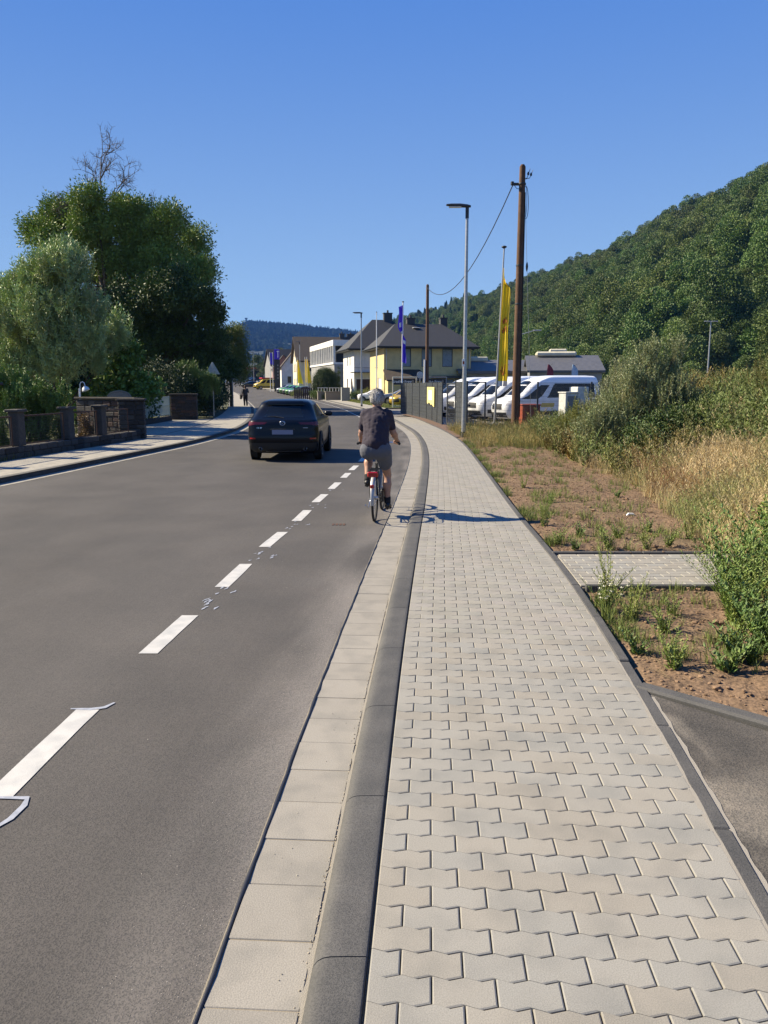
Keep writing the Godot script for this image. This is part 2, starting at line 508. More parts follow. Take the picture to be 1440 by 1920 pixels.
func zlist(a: float, b: float, first: float, grow: float) -> Array:
	var r := [a]
	var s := first
	var z := a
	while z > b:
		z -= s
		s *= grow
		r.append(maxf(z, b))
	return r

func sm(a: float, b: float, x: float) -> float:
	var t := clampf((x - a) / (b - a), 0.0, 1.0)
	return t * t * (3.0 - 2.0 * t)

var ASH := [[-23.20, 13.72, 1.60], [-24.06, 12.26, 1.20], [-21.45, 12.37, 1.60], [-19.98, 14.56, 1.04], [-19.69, 12.92, 1.84], [-17.62, 13.83, 1.44], [-15.36, 13.10, 1.36], [-14.15, 12.85, 1.12], [-16.71, 11.45, 2.00], [-18.79, 10.53, 1.84], [-22.47, 11.45, 1.28], [-13.86, 10.71, 1.60], [-20.88, 10.34, 1.36], [-16.23, 9.22, 2.00], [-13.14, 9.22, 1.36], [-24.50, 11.45, 0.72], [-17.99, 12.55, 1.60], [-15.38, 11.08, 1.60]]
var DENSE := [[-14.60, 7.89, 1.93], [-12.37, 7.52, 1.24], [-11.85, 6.43, 0.93], [-17.09, 6.79, 1.70], [-14.71, 5.33, 2.24], [-12.18, 4.59, 1.24], [-11.33, 4.96, 0.62], [-17.22, 4.22, 1.85], [-14.43, 3.10, 1.93], [-12.36, 2.73, 1.31], [-18.70, 4.96, 1.54], [-11.39, 3.10, 0.70]]
var WILLOW := [[-13.68, 5.21, 0.87], [-12.62, 5.61, 0.99], [-11.78, 5.81, 0.87], [-14.19, 4.00, 0.99], [-12.92, 4.20, 1.19], [-11.66, 4.41, 0.99], [-14.67, 3.18, 0.99], [-13.43, 2.98, 1.19], [-11.94, 3.18, 0.99], [-12.16, 6.21, 0.48], [-11.09, 3.39, 0.80], [-14.99, 4.41, 0.87], [-14.32, 5.01, 0.60], [-14.74, 2.25, 0.80], [-13.49, 2.05, 0.80], [-12.11, 2.25, 0.80], [-11.15, 2.36, 0.60]]
var HILL := [[Vector3(118.0, 0.5, -110.0), Vector3(254.2, 116.8, -230.0)], [Vector3(87.4, 0.5, -125.0), Vector3(193.9, 102.6, -270.0)], [Vector3(64.2, 0.5, -150.0), Vector3(159.7, 79.7, -340.0)], [Vector3(58.9, 0.5, -170.0), Vector3(155.8, 77.2, -430.0)], [Vector3(55.7, 0.5, -200.0), Vector3(148.2, 75.5, -520.0)], [Vector3(52.9, 0.5, -260.0), Vector3(121.3, 74.3, -650.0)], [Vector3(47.0, 0.5, -330.0), Vector3(91.5, 71.2, -760.0)], [Vector3(37.1, 0.5, -420.0), Vector3(48.3, 68.4, -900.0)], [Vector3(24.7, 0.5, -520.0), Vector3(16.8, 68.2, -1000.0)], [Vector3(8.4, 0.5, -620.0), Vector3(-22.2, 59.7, -1100.0)], [Vector3(-9.8, 0.5, -720.0), Vector3(-81.1, 43.5, -1200.0)]]
var LHILL := [[Vector3(-115.8, 0.5, -120.0), Vector3(-276.2, 51.5, -260.0)], [Vector3(-112.0, 0.5, -170.0), Vector3(-198.4, 40.0, -280.0)], [Vector3(-103.3, 0.5, -200.0), Vector3(-160.8, 36.6, -310.0)], [Vector3(-103.1, 0.5, -230.0), Vector3(-154.2, 34.6, -340.0)], [Vector3(-98.9, 0.5, -280.0), Vector3(-137.8, 24.6, -380.0)]]
var FAR := [Vector3(-1613.3, 143.8, -2600.0), Vector3(-735.5, 164.3, -2600.0), Vector3(-489.8, 181.4, -2600.0), Vector3(-463.3, 191.7, -2600.0), Vector3(-436.9, 198.5, -2600.0), Vector3(-384.5, 196.8, -2600.0), Vector3(-314.7, 191.7, -2600.0), Vector3(-244.9, 184.8, -2600.0), Vector3(-175.0, 176.3, -2600.0), Vector3(-105.0, 167.8, -2600.0), Vector3(0.0, 157.5, -2600.0), Vector3(140.3, 143.8, -2600.0), Vector3(667.8, 109.4, -2600.0)]
var FAR_TOWER := Vector3(-449.2, 196.0, -2590.0)

# ---------------------------------------------------------------- ground, road, pavement
func strip(mb: MB, fl: Callable, fr: Callable, zs: Array, y: float, nx: int, tint = null) -> void:
	for i in zs.size() - 1:
		for k in nx:
			var p := []
			var cs := []
			for q in [[i, k], [i + 1, k], [i + 1, k + 1], [i, k + 1]]:
				var z: float = zs[q[0]]
				var xl: float = fl.call(z)
				var xr: float = fr.call(z)
				var t := float(q[1]) / nx
				if nx == 34: t = 1.0 - pow(1.0 - t, 2.2)
				var x := lerpf(xl, xr, t)
				p.append(V(x, gy(z) + y, z))
				cs.append(tint.call(x, z, xl, xr) if tint != null else Color(1, 1, 1))
			for t3 in [[0, 1, 2], [0, 2, 3]]:
				for j in t3:
					mb.v.append(p[j]); mb.n.append(Vector3.UP); mb.c.append(cs[j])

func build_ground() -> void:
	soil_noise.seed = 5
	soil_noise.frequency = 0.35
	soil_noise.fractal_octaves = 2
	var mb := MB.new()
	var xs := [-2600, -900, -300, -120, -60, -30, -15, 0, 15, 30, 60, 120, 300, 900, 2600]
	var zs := [60, 20, 0, -30, -70, -100, -130, -160, -190, -220, -300, -420, -700, -1200, -2000, -3600]
	for i in zs.size() - 1:
		for k in xs.size() - 1:
			var p := []
			for q in [[i, k], [i + 1, k], [i + 1, k + 1], [i, k + 1]]:
				var z: float = zs[q[0]]
				p.append(V(xs[q[1]], minf(gy(z), 4.0) - 0.09, z))
			mb.quad(p[0], p[1], p[2], p[3])
	struct(mb, "ground", M.ground)

func road_tint(x: float, z: float, xl: float, xr: float) -> Color:
	var a := soil_noise.get_noise_2d(x * 1.2, z * 0.12)
	var b := soil_noise.get_noise_2d(x * 3.1 + 40.0, z * 2.4)
	var k := 1.0 + 0.20 * a + 0.09 * b
	# dust swept against the gutter, in broken patches
	var d := 2.2 * clampf(1.0 - (xr - x) / 0.5, 0.0, 1.0) * clampf(0.7 + 1.4 * soil_noise.get_noise_2d(x * 6.0, z * 1.6), 0.0, 1.0)
	k /= 2.35
	return Color(k * (1.0 + 0.50 * d), k * (1.0 + 0.49 * d), k * (1.0 + 0.47 * d))

func build_road() -> void:
	var zs := zlist(7.0, -300.0, 0.12, 1.018)
	var mb := MB.new()
	strip(mb, func(z): return LX(z) + 0.30, func(z): return KX(z) - 0.325, zs, 0.0, 34, road_tint)
	struct(mb, "road", M.asphalt)
	# bitumen seam along the gutter
	mb = MB.new()
	var pts := []
	var rad := []
	var z := 1.0
	var sn := FastNoiseLite.new()
	sn.seed = 9; sn.frequency = 0.8
	while z > -44.0:
		pts.append(V(KX(z) - 0.322 + 0.006 * sn.get_noise_1d(z * 3.0), 0.002, z))
		rad.append(0.0095 + 0.0045 * sn.get_noise_1d(z * 4.0 + 50.0))
		z -= 0.12
	mb.tube(pts, rad, 6, false)
	struct(mb, "seam_strip", M.bitumen)
	# side street mouth beyond the strip fence
	mb = MB.new()
	var a := [V(KX(-46.0) + 0.19, 0.004, -46.0), V(KX(-62.0) + 0.19, 0.004, -62.0), V(6.0, 0.004, -64.5), V(30.0, 0.004, -66.0), V(30.0, 0.004, -58.0), V(8.0, 0.004, -56.5), V(2.5, 0.004, -54.0)]
	for i in range(1, a.size() - 1): mb.tri(a[0], a[i], a[i + 1])
	struct(mb, "side_street", M.asphalt)
	# lane dashes: 1 m of paint, 1 m of gap
	var rd := [[-1.45, -2.4], [-3.35, -4.33], [-5.30, -6.23], [-7.15, -8.11], [-9.0, -9.94], [-10.78, -11.73], [-12.55, -13.49], [-14.2, -15.15], [-15.95, -16.83], [-17.4, -18.4]]
	var zz := -19.4
	var lane := func(q: float) -> float: return ev([[0, -1.86], [-3.4, -1.80], [-5.3, -1.69], [-7.15, -1.545], [-9, -1.42], [-10.8, -1.24], [-12.6, -1.12], [-14.2, -0.98], [-16, -0.84], [-17.4, -0.74], [-20, -0.55], [-26, -0.30], [-31, -0.35], [-36, -0.62], [-43, -1.10], [-50, -1.8], [-64, -3.5], [-80, -6.1], [-99, -9.5], [-134, -16.5], [-162, -25.5]], q)
	while zz > -120.0:
		rd.append([zz, zz - 1.0]); zz -= 1.95
	var markings := Node3D.new()
	markings.name = "lane_markings"
	markings.set_meta("kind", "structure")
	add_child(markings)
	sn.frequency = 2.0
	for r in rd:
		mb = MB.new()
		var n := 10 if r[0] > -20.0 else 2
		for i in n:
			var z0: float = lerpf(r[0], r[1], float(i) / n)
			var z1: float = lerpf(r[0], r[1], float(i + 1) / n)
			var y0 := gy(z0) + 0.004
			var y1 := gy(z1) + 0.004
			var j0 := 0.004 * sn.get_noise_1d(z0 * 9.0)
			var j1 := 0.004 * sn.get_noise_1d(z1 * 9.0)
			mb.quad(V(lane.call(z0) - 0.068 + j0, y0, z0), V(lane.call(z1) - 0.068 + j1, y1, z1), V(lane.call(z1) + 0.068 - j1, y1, z1), V(lane.call(z0) + 0.068 - j0, y0, z0))
		part(mb, "lane_dash", M.paint, markings)
	# chalked survey marks and worn smears of the old marking
	var smear := func(p: Array, w: float, y: float) -> void:
		var m2 := MB.new()
		var q := []
		for i in p.size():
			var u: Vector3 = (p[mini(i + 1, p.size() - 1)] - p[maxi(i - 1, 0)]).normalized()
			var s := V(-u.z, 0, u.x) * w * (0.45 if i == 0 or i == p.size() - 1 else 1.0)
			q.append([p[i] - s + V(0, y, 0), p[i] + s + V(0, y, 0)])
		for i in p.size() - 1: m2.quad(q[i][0], q[i + 1][0], q[i + 1][1], q[i][1])
		part(m2, "chalk_mark", M.spray, markings)
	smear.call([V(-1.86, 0, -4.34), V(-1.74, 0, -4.335), V(-1.665, 0, -4.36), V(-1.63, 0, -4.43)], 0.016, 0.0055)
	smear.call([V(-1.84, 0, -3.34), V(-1.66, 0, -3.335), V(-1.645, 0, -3.27), V(-1.655, 0, -3.16), V(-1.70, 0, -3.06)], 0.015, 0.0055)
	var rg := RandomNumberGenerator.new()
	rg.seed = 31
	for i in 46:
		var q: float = [-6.35, -6.5, -6.7, -8.25, -8.5, -10.1, -10.3, -11.9, -13.7][i % 9] - rg.randf() * 0.45
		var x0: float = lane.call(q) + rg.randf_range(-0.05, 0.06)
		if i % 4 == 3: x0 += rg.randf_range(0.12, 0.26)
		var l := rg.randf_range(0.03, 0.10)
		smear.call([V(x0, 0, q), V(x0 + rg.randf_range(0.0, 0.03), 0, q - l * 0.5), V(x0 + 0.02, 0, q - l)], rg.randf_range(0.006, 0.014), 0.0045)
	# drain grate by the far kerb
	var g := thing("drain_grate", "grey slotted drain grate set in the road by the opposite kerb", "drain", V(LX(-29.0) + 0.55, 0.002, -29.0))
	mb = MB.new(); mb.box(V(0, 0.004, 0), V(0.52, 0.012, 0.62)); part(mb, "frame", M.kerb, g)
	for i in 7:
		mb = MB.new(); mb.box(V(-0.18 + i * 0.06, 0.016, 0), V(0.03, 0.014, 0.5)); part(mb, "slat", M.dark_metal, g)
	var ig := thing("gully_grate", "small rusty iron cover in the road behind the bicycle", "drain", V(-0.62, 0.0, -10.5))
	mb = MB.new()
	for i in 4: mb.box(V(-0.08 + i * 0.05, 0.003, 0), V(0.03, 0.006, 0.12))
	part(mb, "grate", M.rust, ig)

# offset a polygon inwards, each edge by its own distance
func inset(p: PackedVector2Array, d: Array) -> PackedVector2Array:
	var r := PackedVector2Array()
	var n := p.size()
	for i in n:
		var a := (p[i] - p[(i + n - 1) % n]).normalized()
		var b := (p[(i + 1) % n] - p[i]).normalized()
		var na := Vector2(-a.y, a.x)
		var nb := Vector2(-b.y, b.x)
		var da: float = d[(i + n - 1) % n]
		var db: float = d[i]
		var det := na.cross(nb)
		if absf(det) < 0.05:
			r.append(p[i] + na * (da + db) * 0.5)
		else:
			r.append(p[i] + Vector2((da * nb.y - db * na.y) / det, (na.x * db - nb.x * da) / det))
	return r

# a block of the outline p (x, z-forward; counter-clockwise), top at y = 0; edges marked 1 are chamfered, 0 butt tight
func block(p: PackedVector2Array, soft: Array, gap: float, cham: float, depth: float) -> MB:
	var mb := MB.new()
	var o := inset(p, soft.map(func(s): return gap if s else 0.0005))
	var t := inset(p, soft.map(func(s): return gap + cham if s else 0.0010))
	var ix := Geometry2D.triangulate_polygon(t)
	if ix.is_empty():
		o = inset(p, soft.map(func(_s): return 0.0008)); t = inset(p, soft.map(func(_s): return 0.0015))
		ix = Geometry2D.triangulate_polygon(t)
	for i in range(0, ix.size(), 3):
		var a := t[ix[i]]
		var b := t[ix[i + 1]]
		var d := t[ix[i + 2]]
		if (b - a).cross(d - a) < 0.0:
			var s := b; b = d; d = s
		mb.tri(V(a.x, 0, -a.y), V(d.x, 0, -d.y), V(b.x, 0, -b.y))
	for i in p.size():
		var j := (i + 1) % p.size()
		mb.quad(V(t[i].x, 0, -t[i].y), V(t[j].x, 0, -t[j].y), V(o[j].x, -cham * 0.55, -o[j].y), V(o[i].x, -cham * 0.55, -o[i].y))
		mb.quad(V(o[i].x, -cham * 0.55, -o[i].y), V(o[j].x, -cham * 0.55, -o[j].y), V(o[j].x, -depth, -o[j].y), V(o[i].x, -depth, -o[i].y))
	return mb

const PW := 0.2
const PH := 0.1115
func zig(u: float) -> float:
	var t := fposmod(u / (PW * 0.5), 1.0)
	return -0.0155 * (1.0 - absf(2.0 * t - 1.0))
func paver(u1: float, cut := false) -> MB:
	var us := [0.0]
	var s := 1
	while s * 0.05 < u1 - 0.012:
		us.append(s * 0.05); s += 1
	us.append(u1)
	var p := PackedVector2Array()
	var soft := []
	for u in us: p.append(Vector2(u, zig(u)))
	for i in us.size() - 1: soft.append(1 if i % 2 == 1 else 0)
	soft.append(0 if cut else 1)
	for i in us.size(): p.append(Vector2(us[us.size() - 1 - i], PH + zig(us[us.size() - 1 - i])))
	for i in us.size() - 1: soft.append(1 if (us.size() - 2 - i) % 2 == 1 else 0)
	soft.append(1)
	return block(p, soft, 0.0024, 0.0044, 0.028)

func build_pavement() -> void:
	# kerb stones and gutter slabs follow the kerb line
	var zs := zlist(6.0, -46.0, 0.15, 1.02)
	var mb := MB.new()
	strip(mb, func(z): return KX(z) - 0.335, func(z): return KX(z) + 0.06, zs, 0.0012, 1)
	var gutter := struct(mb, "gutter", M.joint)
	var kerb := Node3D.new()
	kerb.name = "kerb"; kerb.set_meta("kind", "structure"); add_child(kerb)
	var rg := RandomNumberGenerator.new()
	rg.seed = 77
	var s := 1.2
	while s > -45.0:
		var ln := 0.3
		var c1 := V(KX(s) - 0.165, 0.0, s)
		var c2 := V(KX(s - ln) - 0.165, 0.0, s - ln)
		var m2 := MB.new()
		m2.box(V(0, -0.04, 0), V(0.299, 0.08, 0.296), 0.0025)
		var t := Transform3D(Basis(Vector3.UP, -atan2(c2.x - c1.x, ln)).rotated(Vector3.RIGHT, rg.randf_range(-0.004, 0.004)), (c1 + c2) * 0.5 + V(0, 0.0045 + rg.randf_range(-0.0015, 0.0015), 0))
		part(m2, "gutter_slab", M["slab%d" % rg.randi_range(0, 3)], gutter, t)
		s -= ln
	# debris in the joint between gutter and kerb
	var crumbs := []
	var ccol := []
	var pb := MB.new(); pb.ball(Vector3.ZERO, V(1, 0.7, 1), 5, 4)
	for i in 1500:
		var z := -1.2 - pow(rg.randf(), 1.6) * 14.0
		var w := rg.randfn(0.0, 0.011)
		crumbs.append(Transform3D(Basis(Vector3.UP, rg.randf() * TAU).scaled(Vector3.ONE * rg.randf_range(0.0018, 0.0055)), V(KX(z) - 0.008 + w, 0.004, z)))
		var k := rg.randf_range(0.6, 1.3)
		ccol.append(Color(k * 1.05, k, k * 0.92))
	for i in 120:
		var z := -1.6 - rg.randf() * 9.0
		var x: float = KX(z) - rg.randf() * 0.32 if i % 3 else KX(z) - 0.36 - pow(rg.randf(), 2.0) * 1.2
		crumbs.append(Transform3D(Basis(Vector3.UP, rg.randf() * TAU).scaled(Vector3.ONE * rg.randf_range(0.001, 0.003)), V(x, 0.006, z)))
		var k := rg.randf_range(0.7, 1.9)
		ccol.append(Color(k, k, k * 0.95))
	for i in 4200:
		var z := -1.5 - pow(rg.randf(), 1.5) * 11.0
		var x := KX(z) - 0.335 - absf(rg.randfn(0.0, 0.16))
		if soil_noise.get_noise_2d(x * 6.0, z * 1.6) < -0.25: continue
		crumbs.append(Transform3D(Basis(Vector3.UP, rg.randf() * TAU).scaled(V(1.0, 0.55, rg.randf_range(0.7, 1.3)) * rg.randf_range(0.0009, 0.0024)), V(x, 0.0006, z)))
		var k := rg.randf_range(0.35, 1.5)
		ccol.append(Color(k, k * 0.98, k * 1.02))
	stuff(scatter(pb.mesh(), "joint_grit", M.sand, crumbs, ccol, self), "pale sandy grit lying along the gutter and in the kerb joint", "grit")
	mb = MB.new()
	strip(mb, func(q): return KX(q) - 0.013 + 0.012 * soil_noise.get_noise_1d(q * 22.0) + 0.006 * soil_noise.get_noise_1d(q * 90.0), func(q): return KX(q) + 0.006, zlist(1.0, -45.0, 0.05, 1.01), 0.0072, 2)
	struct(mb, "kerb_joint", M.sand)
	s = 0.75
	while s > -45.5:
		var ln := 1.0
		var rows := []
		var prof := [[0.0, -0.1], [0.0, 0.012], [0.006, 0.030], [0.018, 0.047], [0.036, 0.058], [0.06, 0.063], [0.10, 0.064], [0.155, 0.064], [0.176, 0.064], [0.182, 0.058], [0.182, -0.05]]
		for q in prof:
			var row := PackedVector3Array()
			for i in 6:
				var z := s - 0.0025 - (ln - 0.005) * i / 5.0
				row.append(V(KX(z) + q[0], q[1], z))
			rows.append(row)
		var m2 := MB.new()
		m2.grid(rows, false, true)
		for e in [0, 5]:
			var f := []
			for r in rows: f.append(r[e])
			m2.face(f, V(KX(s - 0.5) + 0.09, 0, s - 0.5))
		part(m2, "kerb_stone", M.kerb if rg.randf() < 0.6 else M.kerb2, kerb)
		s -= ln
	# pavement bed
	mb = MB.new()
	strip(mb, func(z): return KX(z) + 0.17, func(z): return SX(z) + 0.02, zs, 0.034, 2)
	var walk := struct(mb, "pavement", M.joint)
	# rows of interlocking pavers
	var full := paver(PW).mesh()
	var half := paver(PW * 0.5).mesh()
	var far_x := []
	var far_c := []
	var cut := MB.new()
	var n_single := 0
	var z := 0.6
	var row_i := 0
	while z > -45.0:
		var x0 := KX(z) + 0.190
		var dx := (KX(z - 0.2) - KX(z + 0.2)) / 0.4
		var W := (SX(z) - x0) / sqrt(1.0 + dx * dx) - 0.004
		var turn := -atan(dx)
		var bas := Basis(Vector3.UP, turn)
		var u := 0.0
		var first := true
		while u < W - 0.02:
			var w := PW
			if first and row_i % 2 == 1: w = PW * 0.5
			first = false
			var w2 := minf(w, W - u)
			if W - u - w2 < 0.05: w2 = W - u
			var o := V(x0, 0.0605 + rg.randf_range(-0.0011, 0.0011), z) + bas * V(u, 0, 0)
			var tilt := Basis(V(rg.randf_range(-1, 1), 0, rg.randf_range(-1, 1)).normalized(), rg.randf_range(0.0, 0.006))
			var t := Transform3D(bas * tilt, o)
			var whole := absf(w2 - w) < 0.001
			var near := z < -1.05 and n_single < 300
			var k := rg.randf_range(0.965, 1.035)
			var tone := Color(k * rg.randf_range(0.985, 1.02), k, k * rg.randf_range(0.97, 1.03))
			if near:
				n_single += 1
				var me: Mesh
				if whole and w > 0.15: me = full
				elif whole: me = half
				else: me = paver(w2, true).mesh()
				part(me, "paver", M["paver%d" % rg.randi_range(0, 4)], walk, t)
			elif whole and w > 0.15:
				far_x.append(t); far_c.append(tone)
			else:
				cut.xf = Transform3D()
				var b := paver(w2, true)
				cut.v.append_array(t * b.v)
				for q in b.n: cut.n.append(t.basis * q)
				for q in b.c: cut.c.append(tone)
			u += w2
		z -= PH * (1.0 / sqrt(1.0 + dx * dx))
		row_i += 1
	stuff(scatter(full, "paver_field", M.paver_far, far_x, far_c, walk))
	stuff(part(cut, "paver_edge_pieces", M.paver_far, walk))
	# pavement past the side street, and the one across the road
	var zf := zlist(-60.0, -300.0, 2.0, 1.06)
	mb = MB.new()
	strip(mb, func(q): return KX(q) + 0.16, func(q): return KX(q) + 2.0, zf, 0.06, 2)
	struct(mb, "far_pavement", M.slab_far)
	mb = MB.new()
	strip(mb, func(q): return KX(q) - 0.33, func(q): return KX(q) + 0.02, zlist(-45.0, -300.0, 1.0, 1.05), 0.006, 1)
	struct(mb, "far_gutter", M.slab_far)
	var curb := func(fx: Callable, za: float, zb: float, wd: float, h: float, called: String) -> void:
		var m3 := MB.new()
		var rows := []
		for q in [[0.0, -0.05], [0.0, h - 0.03], [0.012, h - 0.008], [0.04, h], [wd, h], [wd, -0.02]]:
			var row := PackedVector3Array()
			for zq in zlist(za, zb, 0.5, 1.025):
				row.append(V(fx.call(zq) + q[0], gy(zq) + q[1], zq))
			rows.append(row)
		m3.grid(rows, false, wd > 0.0)
		struct(m3, called, M.kerb)
	curb.call(func(q): return KX(q), -60.0, -300.0, 0.16, 0.08, "far_kerb")
	curb.call(func(q): return LX(q), 7.0, -300.0, -0.15, 0.115, "opposite_kerb")
	mb = MB.new()
	strip(mb, func(q): return LX(q) - 0.01, func(q): return LX(q) + 0.30, zlist(7.0, -300.0, 0.5, 1.02), 0.004, 1)
	struct(mb, "opposite_gutter", M.slab_far)
	mb = MB.new()
	strip(mb, func(q): return LX(q) - 1.95, func(q): return LX(q) - 0.15, zlist(7.0, -300.0, 0.5, 1.02), 0.112, 3)
	struct(mb, "opposite_pavement", M.slab_far)
	mb = MB.new()
	strip(mb, func(q): return LX(q) - 2.02, func(q): return LX(q) - 1.95, zlist(-25.5, -300.0, 0.5, 1.02), 0.108, 1)
	struct(mb, "opposite_edging", M.kerb2)
	mb = MB.new()
	strip(mb, func(q): return -13.5, func(q): return LX(q) - 2.02, zlist(-25.8, -41.2, 0.5, 1.0), 0.111, 3)
	struct(mb, "driveway", M.slab_far)
	# edging stones at the back of the near pavement
	var edging := Node3D.new()
	edging.name = "pavement_edging"; edging.set_meta("kind", "structure"); add_child(edging)
	s = 1.0
	while s > -44.0:
		var c1 := V(SX(s), 0, s)
		var c2 := V(SX(s - 1.0), 0, s - 1.0)
		var m2 := MB.new()
		m2.box(V(0.043, 0, 0), V(0.075, 0.16, (c2 - c1).length() - 0.006), 0.008)
		var yy := 0.0
		if s > -4.6: yy = -0.008
		part(m2, "edging_stone", M.kerb if rg.randf() < 0.5 else M.kerb2, edging, Transform3D(Basis(Vector3.UP, -atan2(c2.x - c1.x, 1.0)), (c1 + c2) * 0.5 + V(0, yy - 0.012 + rg.randf_range(-0.002, 0.002), 0)))
		s -= 1.0
	mb = MB.new()
	strip(mb, func(q): return SX(q) - 0.012 + 0.006 * soil_noise.get_noise_1d(q * 25.0), func(q): return SX(q) + 0.012 + 0.006 * soil_noise.get_noise_1d(q * 31.0 + 9.0), zlist(1.0, -30.0, 0.06, 1.01), 0.0595, 1)
	struct(mb, "edge_joint", M.sand)
	mb = MB.new()
	strip(mb, func(q): return SX(q) + 0.073, func(q): return SX(q) + 0.098 + 0.012 * soil_noise.get_noise_1d(q * 12.0), zlist(1.0, -4.4, 0.05, 1.0), 0.0535, 1)
	struct(mb, "apron_joint", M.sand)
	# asphalt apron at the lower right, with its own border stones
	mb = MB.new()
	var ap := func(x: float, z0: float, _a: float, _b: float) -> Color:
		var d := clampf(soil_noise.get_noise_2d(x * 2.6 + 9.0, z0 * 2.6) * 3.0 + 0.1, 0.0, 1.0)
		var edge := clampf(1.0 - (x - SX(z0) - 0.08) / 0.16, 0.0, 1.0) * clampf(0.4 + soil_noise.get_noise_2d(x * 12.0, z0 * 7.0) * 2.0, 0.0, 1.0)
		var k: float = maxf(d * 1.2, edge * 1.5)
		return Color((1.0 + k) / 2.5, (1.0 + k * 0.95) / 2.5, (1.0 + k * 0.85) / 2.5)
	strip(mb, func(q): return SX(q) + 0.07, func(q): return SX(q) + 0.085 + clampf((q + 4.44) * 1.02, 0.0, 6.0), zlist(3.0, -4.44, 0.05, 1.0), 0.050, 60, ap)
	struct(mb, "driveway_apron", M.asphalt_dark)
	var bor := Node3D.new()
	bor.name = "apron_border"; bor.set_meta("kind", "structure"); add_child(bor)
	var d0 := V(SX(-4.46) + 0.09, 0.0, -4.48)
	for i in 5:
		var dir := V(0.716, 0, 0.698)
		var m2 := MB.new()
		m2.box(V(0, 0, 0), V(0.993, 0.16, 0.105), 0.014)
		part(m2, "border_stone", M.kerb, bor, Transform3D(Basis(Vector3.UP, -atan2(dir.z, dir.x)), d0 + dir * (0.42 + i) + V(0.02, -0.012, -0.045)))

